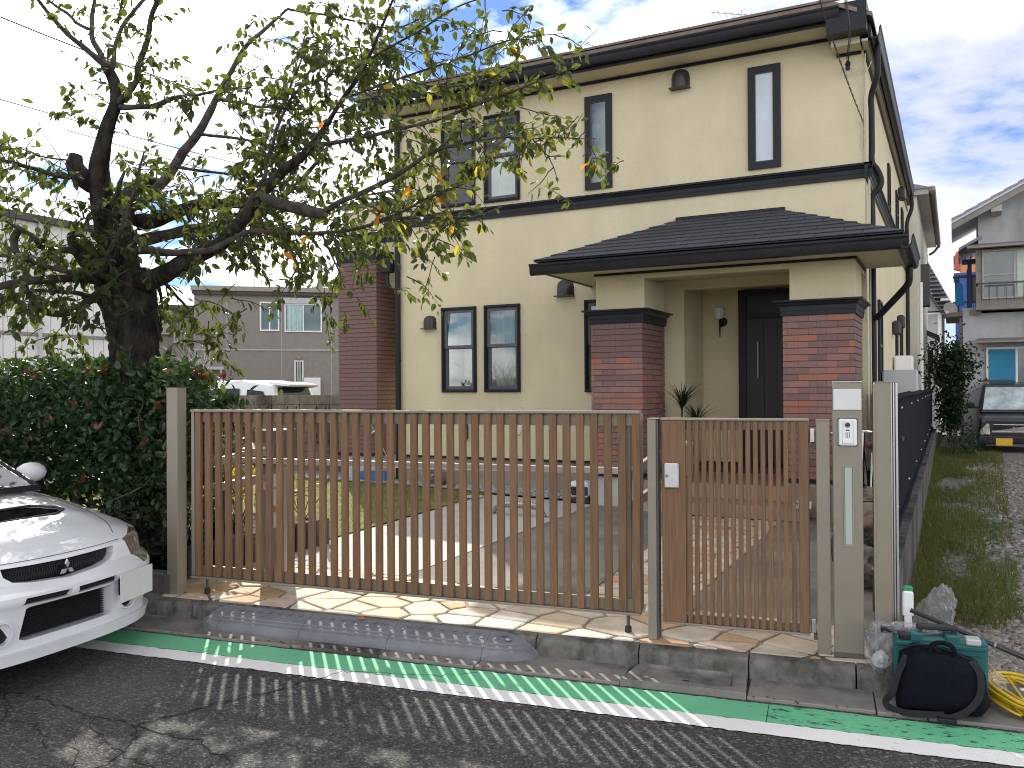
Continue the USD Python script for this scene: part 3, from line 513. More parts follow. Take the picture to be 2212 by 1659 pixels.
for i, (x0, x1, z0, z1, k) in enumerate(WINS):
    b = {'frost': .088, 'slim': .085, 'hung': .042}[k]
    w = put('window', frame(x0, x1, z0, z1, b, HY0-.035, HY0+.06), 'black_trim', H)
    if k == 'hung':
        X0, X1, Z0, Z1 = x0+b, x1-b, z0+b, z1-b; zm = Z0+.535*(Z1-Z0)
        put('outer_lip', frame(x0+.012, x1-.012, z0+.012, z1-.012, .018, HY0-.05, HY0-.034), 'black_trim', w)
        put('sash', frame(X0, X1, zm-.02, Z1, .045, HY0-.012, HY0+.012), 'sash_grey', w); put('sash', frame(X0, X1, Z0, zm+.02, .05, HY0+.016, HY0+.04), 'sash_grey', w)
        put('pane', bx(X0+.04, X1-.04, HY0-.001, HY0+.001, zm+.02, Z1-.04), 'pane', w); put('pane', bx(X0+.045, X1-.045, HY0+.027, HY0+.029, Z0+.045, zm-.03), 'pane', w)
        put('curtain', curtain(X0-.02, X1+.02, Z0-.02, Z1+.02, HY0+.19, .004, i) if z0 > 3 else curtain(X0+(.5 if i == 4 else .0)*(X1-X0), X1+.02, Z0, Z1, HY0+.17, .012, i), 'curtain', w)
        if z0 < 3: put('curtain', curtain(X0-.04, X1+.05, zm+.0, Z1+.02, HY0+.22, .003, i+20), 'curtain', w)
    else:
        X0, X1, Z0, Z1 = x0+b, x1-b, z0+b, z1-b
        put('bead', frame(X0-.004, X1+.004, Z0-.004, Z1+.004, .012, HY0-.028, HY0+.03), 'sash_grey', w)
        put('pane', bx(X0, X1, HY0-.012, HY0-.008, Z0, Z1), 'frosted' if k == 'frost' else 'pane', w)
        if k == 'slim': put('curtain', curtain(X0-.03, X1+.03, Z0, Z1, HY0+.18, .004, i), 'curtain', w)
# belt course and trims
CORN = [(0, 0), (.03, 0), (.03, .048), (.036, .05), (.036, .10), (.05, .112), (.062, .135), (.085, .142), (.085, .165), (0, .165)]
def cornice(z, s=1., P0=None, P1=None, out=(0, -1, 0)):
    return extrude_path([(a*s, b*s+z) for a, b in CORN], P0, P1, out=out)
for a, b in ((HX0, -4.6), (-4.596, -1.86), (-1.856, HX1+.085)): put('belt_course', cornice(3.92, 1, (a, HY0, 0), (b, HY0, 0)), 'black_trim', H)
put('belt_course', cornice(3.92, 1, (HX1, HY0-.085, 0), (HX1, HY1, 0), (1, 0, 0)), 'black_trim', H)
put('frieze_trim', bx(HX0, -1.30, HY0-.022, HY0+.01, 5.622, 5.658), 'black_trim', H); put('frieze_trim', bx(-1.235, -.96, HY0-.022, HY0+.01, 5.405, 5.44), 'black_trim', H)
put('frieze_trim', bx(HX1-.01, HX1+.022, HY0+.02, HY1, 5.405, 5.44), 'black_trim', H)
# eaves
put('eave_soffit', bx(HX0-.3, -1.30, 10.60, 11.0, 5.665, 5.70), 'soffit', H)
put('fascia', bx(HX0-.32, -1.16, 10.58, 10.60, 5.655, 5.86), 'black_trim', H)
GUT = [(0, 0), (.05, -.01), (.085, .0), (.10, .03), (.105, .085), (.12, .105), (.12, .125), (.108, .125), (.098, .108), (.09, .04), (.07, .012), (.04, .01), (.01, .02), (.01, .12), (0, .12)]
put('gutter', extrude_path(GUT, (HX0-.33, 10.58, 5.70), (-1.15, 10.58, 5.70)), 'black_pipe', H, smooth=30)
put('eave_box', bx(-1.295, -.86, 10.50, 11.0, 5.515, 5.70), 'black_trim', H); put('eave_box', bx(-1.295, -.86, 10.52, 11.0, 5.70, 5.86), 'black_trim', H)
put('eave_box', bx(-1.27, -.95, 10.72, 11.0, 5.44, 5.515), 'soffit', H)
put('eave_soffit', bx(HX1, -.84, 10.72, 20.1, 5.45, 5.48), 'soffit', H); put('fascia', bx(-.86, -.84, 10.72, 20.1, 5.44, 5.66), 'black_trim', H)
put('gutter', extrude_path([(a, b*1.1) for a, b in GUT], (-.84, 10.74, 5.475), (-.84, 20.15, 5.475), out=(1, 0, 0)), 'black_pipe', H, smooth=30)
RL, RR, RF, RB = HX0-.4, -.80, 10.46, 21.9; zr = 5.87; zq = 5.68; rx0 = (RL+RR)/2; zt = zr+.40*(rx0-RL)
Rv = np.array([[RL, RF, zr], [-1.2, RF, zr], [RR, RF+.1, zq+.03], [RR, RB, zq], [RL, RB, zr], [rx0, RF+3.6, zt], [rx0, RB-3.6, zt]])
rf = put('main_roof', (np.vstack([Rv, Rv-[0, 0, .05]]), np.array([[0, 1, 5], [1, 2, 5], [2, 3, 6], [2, 6, 5], [3, 4, 6], [4, 0, 5], [4, 5, 6], [7, 12, 8], [8, 12, 9], [9, 13, 10], [9, 12, 13], [10, 13, 11], [11, 12, 7], [11, 13, 12], [0, 7, 8], [0, 8, 1], [1, 8, 9], [1, 9, 2], [2, 9, 10], [2, 10, 3], [3, 10, 11], [3, 11, 4], [4, 11, 7], [4, 7, 0]])), 'main_roof', H)
def slab(q, th, n):
    q = np.asarray(q, float); v = np.vstack([q, q+np.asarray(n)*th]); k = len(q); F = [(k, k+1, k+2)]+([(k, k+2, k+3)] if k == 4 else [])+[(2, 1, 0)]+([(3, 2, 0)] if k == 4 else [])
    for j in range(k): F += [(j, (j+1) % k, k+(j+1) % k), (j, k+(j+1) % k, k+j)]
    return v, np.array(F)
for i in range(16):
    x = RL+.05+i*(abs(RL+1.2)/16); put('roof_tile', xf(slab([(x, RF-.02, zr+.006), (x+.425, RF-.02, zr+.006), (x+.425, RF+.28, zr+.115), (x, RF+.28, zr+.115)], .028, (0, -.2, .97))), 'main_roof', rf)
# porch roof of slates
ez, ey = 2.965, 9.30; A, B_, C, D_ = np.array([-4.50, ey, ez]), np.array([-.44, ey, ez]), np.array([-1.89, 11.0, 3.63]), np.array([-3.19, 11.0, 3.63]); E_, F_ = np.array([-4.50, 11.0, ez]), np.array([-.44, 11.0, ez])
PR = put('porch_roof', cat_([hull(np.vstack([A, B_, C, D_, E_, F_, A-[0, 0, .012], B_-[0, 0, .012], E_-[0, 0, .012], F_-[0, 0, .012]]))]), 'black_trim', H)
def slates(P00, P10, P01, P11, rows, w, seed, proud=.015):
    r = np.random.default_rng(seed); nrm = np.cross(P10-P00, P01-P00); nrm /= np.linalg.norm(nrm)
    base = (P10-P00)/np.linalg.norm(P10-P00); up = (P01-P00)-base*((P01-P00)@base); Lh = np.linalg.norm(up); up /= Lh
    for k in range(rows):
        def ends(f): return ((P00+(P01-P00)*f-P00)@base, (P10+(P11-P10)*f-P00)@base)
        f0, f1 = k/rows, min(1, (k+1)/rows+.012); a0, b0 = ends(f0); a1, b1 = ends(f1)
        off = (w/2 if k % 2 else 0)+r.uniform(-.04, .04); xs = np.arange(math.floor((a0-off)/w)*w+off, b0, w)
        for x in xs:
            l0, r0_, l1, r1 = max(x+.005, a0-.01), min(x+w-.005, b0+.01), max(x+.005, a1), min(x+w-.005, b1)
            if r0_-l0 < .05: continue
            pts = [(l0, f0*Lh), (r0_, f0*Lh)]
            if r1 > l1+.01: pts += [(r1, f1*Lh), (l1, f1*Lh)]
            else:
                xm = (a1 if l1 <= a1 else b1); tt = f1*Lh
                xm = min(max(xm, l0), r0_); fr_ = (abs(xm-(a0 if xm < (a0+b0)/2 else b0))/max(1e-6, abs((a1-a0) if xm < (a0+b0)/2 else (b1-b0)))); pts += [(xm, (f0+(f1-f0)*min(1, fr_))*Lh)]
            q = [P00+base*u+up*v_+nrm*(proud if v_ <= f0*Lh+1e-6 else .002) for u, v_ in pts]
            put('slate', slab(np.array(q)-nrm*.006, .008, nrm), 'shingle', PR)
slates(A, B_, D_, C, 9, .46, 1); slates(E_, A, D_, D_, 9, .46, 2); slates(B_, F_, C, C, 9, .46, 3)
put('ridge_flashing', bx(-3.23, -1.85, 10.95, 11.0, 3.605, 3.66), 'black_trim', H)
put('porch_soffit', bx(-4.42, -.47, 9.40, 11.0, 2.832, 2.86), 'soffit', H)
put('porch_fascia', cat_([bx(-4.46, -.46, 9.36, 9.40, 2.822, 2.955), bx(-4.46, -4.42, 9.40, 11, 2.822, 2.955), bx(-.50, -.46, 9.40, 11, 2.822, 2.955)]), 'black_trim', H)
put('porch_gutter', extrude_path(GUT, (-4.54, 9.36, 2.80), (-.40, 9.36, 2.80)), 'black_pipe', H, smooth=30)
put('porch_gutter', extrude_path(GUT, (-.46, 9.26, 2.80), (-.46, 11.0, 2.80), out=(1, 0, 0)), 'black_pipe', H, smooth=30)
put('porch_beam', cat_([bx(-3.92, -.945, 9.86, 10.06, 2.745, 2.83), bx(-1.15, -.945, 10.06, 11.0, 2.745, 2.83)]), 'stucco', H)
put('porch_column', bx(-3.92, -3.30, 9.86, 10.66, 2.37, 2.745), 'stucco', H); put('porch_column', bx(-1.62, -.945, 9.86, 10.62, 2.37, 2.745), 'stucco', H)
put('porch_trim', cat_([bx(-3.94, -.925, 9.838, 9.862, 2.803, 2.834), bx(-.948, -.922, 9.862, 11, 2.803, 2.834)]), 'black_trim', H)
# brick pillars
ROWA, ROWB = [.045, .205, .165, .21, .05], [.148, .18, .19, .157]; SIDA, SIDB = [.16, .2, .165, .2, .14], [.05, .21, .19, .2, .22]
stuffb = []; nb = [0]
def pillar(x0, x1, y0, y1, z0, z1, parts):
    p = put('brick_pillar', bx(x0+.012, x1-.012, y0+.012, y1-.012, z0-.02, z1), 'mortar', H)
    n = int(round((z1-z0)/.0705)); h = (z1-z0)/n
    for k in range(n):
        a, b = z0+k*h+.003, z0+(k+1)*h-.0035
        for face, row, W in (('f', ROWB if k % 2 else ROWA, x1-x0), ('r', SIDB if k % 2 else SIDA, y1-y0-.0), ('l', SIDA if k % 2 else SIDB, y1-y0)):
            row = np.array(row)*W/sum(row); e = np.cumsum(np.r_[0, row])
            for j in range(len(row)):
                u0, u1 = e[j]+(.0012 if j else 0), e[j+1]-(.0012 if j < len(row)-1 else 0); o = rng.uniform(0, .0018)
                lip = .004
                if face == 'f': v = np.array([[x0+u0, y0-o-lip, a], [x0+u1, y0-o-lip, a], [x0+u1, y0+.016, a], [x0+u0, y0+.016, a], [x0+u0, y0-o, b], [x0+u1, y0-o, b], [x0+u1, y0+.016, b], [x0+u0, y0+.016, b]])
                elif face == 'r':
                    if j == 0: u0 += .0165
                    v = np.array([[x1-.016, y0+u0, a], [x1+o+lip-.001, y0+u0, a], [x1+o+lip-.001, y0+u1, a], [x1-.016, y0+u1, a], [x1-.016, y0+u0, b], [x1+o-.001, y0+u0, b], [x1+o-.001, y0+u1, b], [x1-.016, y0+u1, b]])
                else:
                    if j == 0: u0 += .0165
                    v = np.array([[x0-o-lip+.001, y0+u0, a], [x0+.016, y0+u0, a], [x0+.016, y0+u1, a], [x0-o-lip+.001, y0+u1, a], [x0-o+.001, y0+u0, b], [x0+.016, y0+u0, b], [x0+.016, y0+u1, b], [x0-o+.001, y0+u1, b]])
                if (face in parts) and nb[0] < 298: nb[0] += 1; put('brick', (v, CUBE_F), 'brick', p)
                else: stuffb.append((v, CUBE_F))
    put('base_strip', bx(x0-.012, x1+.012, y0-.014, y1, z0-.045, z0), 'black_trim', H)
    put('plinth', bx(x0+.03, x1-.03, y0+.03, y1, -.1, z0-.02), 'found_light', H)
    return p
pillar(-1.685, -.945, 9.80, 10.65, .42, 2.215, 'f'); pillar(-3.965, -3.31, 9.80, 10.68, .40, 2.215, 'fr'); pillar(-8.79, -8.04, 10.95, 11.72, .43, 3.46, 'f')
put('brick_courses', cat_(stuffb), 'brick_stuff', H, kind='stuff')
def pillar_cap(x0, x1, y0, y1, z):
    prof = [(0, z), (.02, z), (.02, z+.05), (.026, z+.052), (.026, z+.10), (.045, z+.115), (.06, z+.14), (.09, z+.146), (.09, z+.165), (0, z+.165)]
    V = []
    for a, b in prof: V += [(x0-a, y0-a, b), (x1+a, y0-a, b), (x1+a, y1+a, b), (x0-a, y1+a, b)]
    F = []
    for k in range(len(prof)-1):
        for j in range(4): p, q = 4*k+j, 4*k+(j+1) % 4; F += [(p, q, q+4), (p, q+4, p+4)]
    e = 4*(len(prof)-1); F += [(e, e+1, e+2), (e, e+2, e+3)]
    put('pillar_cap', (np.array(V), np.array(F)), 'black_trim', H)
pillar_cap(-1.685, -.945, 9.80, 10.65, 2.215); pillar_cap(-3.965, -3.31, 9.80, 10.68, 2.215); pillar_cap(-8.79, -8.04, 10.95, 11.72, 3.46)
# balcony on the left
put('balcony_wall', bx(-8.93, HX0, 11.30, 11.45, 3.05, 4.40), 'stucco', H); put('balcony_wall', bx(-8.93, -8.78, 11.45, 14.5, 3.05, 4.40), 'stucco', H); put('balcony_floor', bx(-8.78, HX0, 11.45, 14.5, 3.05, 3.25), 'soffit', H)
put('balcony_cap', cat_([bx(-9.0, HX0, 11.24, 11.5, 4.40, 4.46), bx(-9.0, -8.74, 11.5, 14.5, 4.40, 4.46)]), 'sash_grey', H)
put('belt_course', cornice(3.80, 1, (-8.95, 11.30, 0), (HX0, 11.30, 0)), 'black_trim', H)
put('balcony_rail', cat_([tube([(-8.6, 11.37, 4.62), (HX0, 11.37, 4.64)], .022), tube([(-8.58, 11.37, 4.45), (-8.58, 11.37, 4.62)], .02), tube([(-8.6, 11.37, 4.58), (-7.9, 11.4, 4.46)], .012)]), 'sash_grey', H)
# downpipes and small fittings
def dpipe(P, r=.037): return tube(smoothline(P, 5), r, 10)
put('downpipe', dpipe([(-7.63, 10.94, .05), (-7.63, 10.94, 2), (-7.63, 10.94, 4), (-7.63, 10.94, 5.4)], .046), 'black_pipe', H, smooth=40)
put('pipe_collar', cat_([tube([(-7.63, 10.94, z), (-7.63, 10.94, z+.03)], .052, 10) for z in (1.86, 3.33, 4.7)]), 'black_pipe', H, smooth=40)
put('rain_hopper', cbx(-7.90, -7.72, 10.86, 11.0, 3.24, 3.46, .012), 'black_pipe', H); put('hopper_bend', tube(smoothline([(-7.82, 10.93, 3.25), (-7.82, 10.93, 3.12), (-7.79, 10.93, 3.03), (-7.7, 10.93, 2.98), (-7.63, 10.93, 2.96)]), .036, 10), 'black_pipe', H, smooth=40)
cx_ = -.858
put('downpipe', tube(smoothline([(-.78, 11.0, 5.48), (-.78, 11.0, 5.30), (-.79, 11.02, 5.12), (cx_, 11.1, 4.92), (cx_, 11.1, 4.7), (cx_, 11.1, 4.3), (cx_, 11.1, 4.12), (-.80, 11.1, 4.02), (-.76, 11.1, 3.9), (-.78, 11.1, 3.8), (cx_, 11.1, 3.70), (cx_, 11.1, 3.4), (cx_, 11.1, 2.5), (cx_, 11.1, 1.5), (cx_, 11.1, 0)], 5), .036, 10), 'black_pipe', H, smooth=40)
put('downpipe', tube(smoothline([(-.45, 10.80, 2.80), (-.45, 10.80, 2.68), (-.47, 10.83, 2.6), (-.56, 10.9, 2.50), (-.70, 10.98, 2.36), (-.82, 11.06, 2.24)], 5), .04, 10), 'black_pipe', H, smooth=40)
put('downpipe', tube(smoothline([(-.78, 20.0, 5.47), (-.78, 20.0, 5.2), (-.87, 20.0, 4.9), (-.87, 20.0, 4.4), (-.87, 20, 2), (-.87, 20, 0)], 4), .04, 8), 'black_pipe', H, smooth=40)
def hood(x0, x1, z0, z1, label=None):
    w = x1-x0; h = z1-z0; P = []
    for zz, s in ((z0+.012, 1), (z0+h*.55, 1), (z0+h*.8, .9), (z0+h*.94, .68), (z1, .38)):
        for a in np.linspace(0, math.pi, 9): P.append(((x0+x1)/2-math.cos(a)*w/2*s, HY0-math.sin(a)*.105*(s if zz > z0+h*.6 else 1), zz))
    P += [(p[0], HY0, p[2]) for p in P]
    v = put('vent_hood', hull(P), 'vent_dark', H, smooth=50); put('rim', cbx(x0-.012, x1+.012, HY0-.115, HY0, z0, z0+.014, .003), 'vent_dark', v)
hood(-3.285, -3.04, 5.34, 5.60); hood(-7.18, -6.965, 2.34, 2.545); hood(-4.955, -4.70, 2.71, 2.95)
sv = put('vent_grille', xf(lathe([(0, 0), (.092, 0), (.098, .008), (.095, .018), (.078, .022), (.076, .012), (0, .012)], 24), rx(math.pi/2), (-5.63, HY0, .85)), 'white_plastic', H, smooth=40)
for k in range(6): put('slat', cbx(-5.63-.072*math.cos(math.asin((k-2.5)*.022/.075)), -5.63+.072*math.cos(math.asin((k-2.5)*.022/.075)), HY0-.022, HY0-.010, .85+(k-2.5)*.022-.007, .85+(k-2.5)*.022+.006, .002), 'white_plastic', sv)
put('outlet_box', cbx(-6.53, -6.41, HY0-.07, HY0, .68, .945, .015), 'vent_dark', H)
# entrance
put('porch_floor', bx(-3.3, -1.2, 9.78, 11.95, .0, .33), 'step_tile' if 'step_tile' in MAT else 'path', H)
for k in range(7):
    put('riser_tile', cbx(-2.75+k*.158, -2.75+k*.158+.154, 9.772, 9.79, .165, .326, .002), 'step_tile', H)
put('lower_step', bx(-2.70, -1.42, 9.45, 9.77, .0, .145), 'step_tile', H)
for k in range(8): put('riser_tile', cbx(-2.70+k*.16, -2.70+k*.16+.156, 9.442, 9.46, .003, .142, .002), 'step_tile', H)
put('side_step', bx(-3.3, -2.86, 9.55, 9.80, -.02, .13), 'step_tile', H)
dr = put('door', cat_([bx(-2.53, -1.70, 11.90, 11.945, .36, 2.36), bx(-2.53, -1.70, 11.92, 11.945, 2.42, 2.68)]), 'door', H)
put('door_frame', cat_([bx(-2.63, -2.53, 11.86, 11.95, .33, 2.76), bx(-1.70, -1.62, 11.86, 11.95, .33, 2.76), bx(-2.53, -1.70, 11.86, 11.95, 2.68, 2.76), bx(-2.53, -1.70, 11.87, 11.95, 2.36, 2.42)]), 'black_trim', H)
put('handle', tube([(-2.37, 11.86, 1.55), (-2.37, 11.86, 2.05)], .012), 'alu', dr); put('groove', cat_([bx(x, x+.006, 11.897, 11.90, .4, 2.34) for x in (-2.3, -2.12, -1.94)]), 'crack', dr)
put('skirting', cat_([bx(RX0, -2.63, 11.93, 11.95, .33, .40), bx(RX0, RX0+.02, 11.16, 11.93, .33, .40)]), 'black_trim', H)
sc = put('wall_lamp', cat_([xf(lathe([(0, 0), (.055, 0), (.06, .008), (.05, .02), (0, .024)], 20), rx(math.pi/2), (-2.855, 11.95, 2.34)), tube(smoothline([(-2.855, 11.93, 2.33), (-2.86, 11.86, 2.27), (-2.875, 11.82, 2.30), (-2.88, 11.82, 2.36)]), .009), tube([(-2.875, 11.83, 2.32), (-2.875, 11.83, 2.13)], [.014, .008])]), 'black_pipe', H, smooth=40)
put('lamp_shade', xf(lathe([(.02, 0), (.045, .01), (.062, .05), (.07, .10), (.074, .15), (.07, .15), (.058, .05), (.02, .012)], 20), None, (-2.88, 11.82, 2.375)), 'white_plastic', sc, smooth=40)
# right side wall
def swin(y0, y1, z0, z1):
    w = put('side_window', cat_([bx(HX1, HX1+.035, y0, y1, z0, z0+.04), bx(HX1, HX1+.035, y0, y1, z1-.04, z1), bx(HX1, HX1+.035, y0, y0+.04, z0+.04, z1-.04), bx(HX1, HX1+.035, y1-.04, y1, z0+.04, z1-.04)]), 'black_trim', H)
    put('pane', bx(HX1+.008, HX1+.012, y0+.04, y1-.04, z0+.04, z1-.04), 'neighbour_glass', w); put('rail', bx(HX1+.012, HX1+.025, y0+.04, y1-.04, (z0+z1)/2-.02, (z0+z1)/2+.02), 'sash_grey', w)
for a in ((11.65, 12.1, 1.4, 2.6), (12.7, 13.25, 1.38, 2.62), (16.6, 17.0, 1.4, 2.6), (18.0, 18.6, 1.4, 2.6), (14.9, 15.25, 3.7, 5.0), (17.0, 17.5, 4.2, 5.0), (18.7, 19.2, 4.2, 5.0)): swin(*a)
for y, z in ((15.9, 2.30), (17.3, 2.50), (18.0, 5.0)): put('side_vent', cbx(HX1, HX1+.13, y-.13, y+.13, z, z+.24, .03), 'vent_dark', H)
put('gas_pipe', cat_([tube(smoothline([(-.83, 10.86, 0), (-.83, 10.86, .6), (-.83, 10.86, 1.35), (-.82, 10.86, 1.44), (-.77, 10.9, 1.47), (-.72, 10.94, 1.43), (-.72, 10.94, 1.36)]), .018, 8), tube([(-.84, 10.80, -.02), (-.84, 10.80, .78)], .042, 10), tube([(-.84, 10.80, .78), (-.84, 10.80, .86)], .05, 10)]), 'cream_plastic', H, smooth=40)
put('gas_meter', cbx(-.86, -.66, 10.9, 11.2, 1.12, 1.36, .02), 'white_plastic', H); put('meter_face', cbx(-.84, -.68, 10.94, 11.1, .86, 1.1, .03), 'white_plastic', H)
put('conduit', cat_([tube([(-.915, 10.985, 4.1), (-.915, 10.985, 5.4)], .008, 6), tube([(-.93, 10.98, 4.1), (-.93, 10.98, 4.9)], .006, 6), tube([(-.885, 11.03, .5), (-.885, 11.03, 3.9)], .014, 6)]), 'cream_plastic', H)
put('water_heater', cbx(-.9, -.45, 13.0, 13.25, -.1, 1.66, .02), 'grey_box', H); put('side_cabinet', cbx(-.9, -.62, 15.8, 16.2, 1.28, 1.95, .02), 'white_plastic', H)
put('house_antenna', cat_([tube([(-3.05, 14.2, 7.0), (-3.05, 14.2, 7.62)], .015, 6), tube([(-3.5, 14.0, 7.60), (-2.7, 14.4, 7.52)], .008, 5)]+[tube([(-3.5+.1*k, 14.05+.05*k-.14, 7.6-.01*k), (-3.5+.1*k, 14.05+.05*k+.14, 7.6-.01*k)], .005, 4) for k in range(8)]), 'alu', H)
# ---------------------------------------------------------------- gates and posts, all in the gate's own frame
def gthing(name, label, cat, s=0., t=0., z=0., group=None, rot=0.): return thing(name, label, cat, GW(s, t, z), GA+rot, group)
G = gthing('driveway_gate', 'wide flap gate of brown wood grain slats in a bronze frame across the driveway', 'gate')
put('top_cap', cbx(-3.26, -.095, -.028, .03, 1.276, 1.293, .003), 'bronze', G)
put('top_rail', cbx(-3.25, -.12, .008, .028, 1.205, 1.276, .002), 'bronze', G); put('bottom_rail', cbx(-3.25, -.12, .008, .028, .135, .205, .002), 'bronze', G)
put('bottom_cap', cbx(-3.262, -.097, -.028, .03, .12, .135, .003), 'bronze', G)
put('end_stile', cbx(-.124, -.097, -.02, .085, .135, 1.276, .003), 'bronze', G); put('end_stile', cbx(-3.258, -3.232, -.02, .03, .135, 1.276, .003), 'bronze', G)  # right end stile deepened to stop a sun streak beside the post
put('inner_stile', cbx(-3.19, -3.145, .03, .07, .135, 1.276, .003), 'bronze', G); put('inner_stile', cbx(-.205, -.16, .03, .07, .135, 1.276, .003), 'bronze', G)
for k in range(38):
    s = -3.222+k*.0833; put('slat', cbx(s, s+.044, -.022, .006, .137, 1.274, .002), 'wood', G)
for s, z in ((-3.18, 0), (-.184, 0)):
    put('drop_rod', tube([(s, .05, .04), (s, .05, .16)], .010, 8), 'bronze_dark', G); put('rod_foot', lathe([(0, 0), (.02, 0), (.02, .03), (.014, .04), (0, .045)], 10) if 0 else xf(lathe([(0, 0), (.02, 0), (.02, .03), (.014, .04), (0, .045)], 10), None, (s, .05, .003)), 'black_rubber', G)
put('lift_bar', cbx(-3.1, -.16, .20, .235, .905, .945, .004), 'stainless', G)
for s0, s1, in ((-3.13, -2.98), (-.17, -.10)):
    for z0, z1 in ((.92, 1.0), (.74, .79)):
        q = np.array([[s0, .07, z0], [s1, .62, z1]]); d = (q[1]-q[0]); d /= np.linalg.norm(d); n_ = np.cross(d, [0, 0, 1]); n_ /= np.linalg.norm(n_)
        put('lift_arm', hull([p+n_*a+np.array([0, 0, b]) for p in q for a in (-.014, .014) for b in (-.028, .028)]), 'stainless' if s0 < -1 else 'bronze', G)
OP = gthing('gate_motor_post', 'grey steel gate motor post with paper notices behind the left end of the driveway gate', 'gate post', -3.0, .62)
put('column', cbx(-.09, .09, -.09, .09, 0, .86, .006), 'steel_grey', OP); put('head', cbx(-.10, .10, -.17, .12, .86, 1.13, .01), 'bronze_dark', OP); put('arm_bracket', hull([(-.09, -.02, .92), (-.09, -.3, .95), (-.09, -.3, 1.0), (-.09, -.02, 1.08), (.09, -.02, .92), (.09, -.3, .95), (.09, -.3, 1.0), (.09, -.02, 1.08)]), 'steel_grey', OP)
for z0, z1, m in ((.70, .80, 'plate_pale'), (.56, .69, 'plate_pale'), (.52, .555, 'orange_sign'), (.40, .515, 'plate_pale')): put('notice', bx(.0, .075, -.0925, -.0905, z0, z1), m, OP)
put('notice', bx(-.08, -.02, -.0925, -.0905, .68, .80), 'plate_pale', OP); put('notice', bx(-.08, -.02, -.0925, -.0905, .655, .678), 'orange_sign', OP)
OP2 = gthing('gate_motor_post', 'bronze gate motor post half hidden behind the small gate post', 'gate post', .02, .66)
put('column', cbx(-.07, .07, -.07, .07, 0, .86, .006), 'bronze', OP2); put('head', cbx(-.08, .08, -.12, .09, .86, 1.08, .01), 'bronze', OP2)
p = gthing('gate_post', 'tall square bronze post at the left end of the driveway gate next to the hedge', 'gate post', -3.40, 0, group='bronze gate posts')
put('shaft', cbx(-.047, .047, -.047, .047, 0, 1.447, .003), 'bronze', p); put('cap', cbx(-.049, .049, -.049, .049, 1.447, 1.452, .001), 'bronze_dark', p)
p = gthing('gate_post', 'slim grooved bronze post carrying the lock side of the small gate', 'gate post', 0, 0, group='bronze gate posts')
put('shaft', cbx(-.048, .0, -.045, .045, 0, 1.247, .003), 'bronze', p); put('groove_strip', cbx(.001, .010, -.03, -.018, 0, 1.245, .001), 'bronze_dark', p); put('groove_strip', cbx(.001, .014, .012, .03, 0, 1.245, .001), 'bronze_dark', p); put('cap', cbx(-.049, .014, -.047, .047, 1.247, 1.252, .001), 'bronze', p)
SG = gthing('small_gate', 'small brown slatted garden gate with a wide plank and a silver lock plate', 'gate')
put('top_cap', cbx(.024, .82, -.024, .026, 1.240, 1.254, .003), 'bronze', SG); put('bottom_cap', cbx(.028, .82, -.022, .026, .092, .104, .003), 'bronze', SG)
put('top_rail', cbx(.03, .815, .006, .024, 1.19, 1.24, .002), 'bronze', SG); put('bottom_rail', cbx(.03, .815, .006, .024, .104, .15, .002), 'bronze', SG)
put('wide_plank', cbx(.03, .163, -.022, .005, .105, 1.238, .002), 'wood', SG)
for k in range(15): put('slat', cbx(.172+k*.0397, .172+k*.0397+.0245, -.020, .005, .105, 1.238, .002), 'wood', SG)
put('slat', cbx(.766, .815, -.022, .005, .105, 1.238, .002), 'wood', SG)
put('inner_stile', cbx(.029, .06, .006, .03, .15, 1.19, .002), 'bronze', SG); put('inner_stile', cbx(.792, .8185, .0255, .082, .105, 1.235, .002), 'bronze', SG)  # right stile added, set deep to block sun through the hinge gap
lk = put('lock_plate', cbx(.045, .128, -.042, -.023, .86, 1.0, .006), 'alu', SG); put('keyhole', xf(lathe([(0, 0), (.011, 0), (.011, .006), (.005, .007), (.004, .002), (0, .002)], 14), rx(math.pi/2), (.062, -.0425, .93)), 'steel_grey', lk)
for z in (1.16, .14): put('hinge', cbx(.822, .85, -.012, .02, z-.035, z+.04, .004), 'stainless', SG); put('hinge', cbx(.835, .858, -.008, .016, z-.07, z-.036, .003), 'bronze_dark', SG)
p = gthing('gate_post', 'flat bronze hinge post between the small gate and the intercom panel', 'gate post', .89, 0, group='bronze gate posts'); put('shaft', cbx(-.035, .034, -.03, .03, 0, 1.243, .003), 'bronze', p); put('cap', cbx(-.036, .035, -.031, .031, 1.243, 1.248, .001), 'bronze', p)
F = gthing('intercom_post', 'wide bronze entrance panel with blank nameplate, doorbell camera and narrow light window', 'intercom post', 1.012, 0)
put('panel', cbx(-.074, .073, -.04, .035, 0, 1.447, .004), 'bronze', F); put('foot_strip', cbx(-.0745, .0745, -.042, .035, 0, .028, .002), 'bronze_dark', F); put('cap', cbx(-.0745, .0735, -.041, .036, 1.447, 1.4515, .001), 'alu', F)
put('nameplate', cbx(-.069, .068, -.046, -.0405, 1.302, 1.412, .002), 'plate_pale', F)
ic = put('doorbell', cbx(-.044, .046, -.058, -.0405, 1.115, 1.255, .006), 'white_plastic', F); put('rim', cbx(-.047, .049, -.047, -.0402, 1.112, 1.258, .004), 'black_trim', ic)
put('lens', xf(lathe([(0, 0), (.012, 0), (.012, .005), (.009, .007), (0, .0075)], 16), rx(math.pi/2), (0, -.058, 1.226)), 'lens', ic); put('lens_ring', xf(lathe([(.011, 0), (.0165, 0), (.0165, .004), (.012, .005)], 18), rx(math.pi/2), (0, -.0578, 1.226)), 'alu', ic)
put('display', bx(-.008, .009, -.0592, -.0582, 1.193, 1.199), 'lens', ic)
for x in (-.009, -.0005, .008): put('speaker_slot', bx(x, x+.0022, -.0592, -.0582, 1.156, 1.185), 'crack', ic)
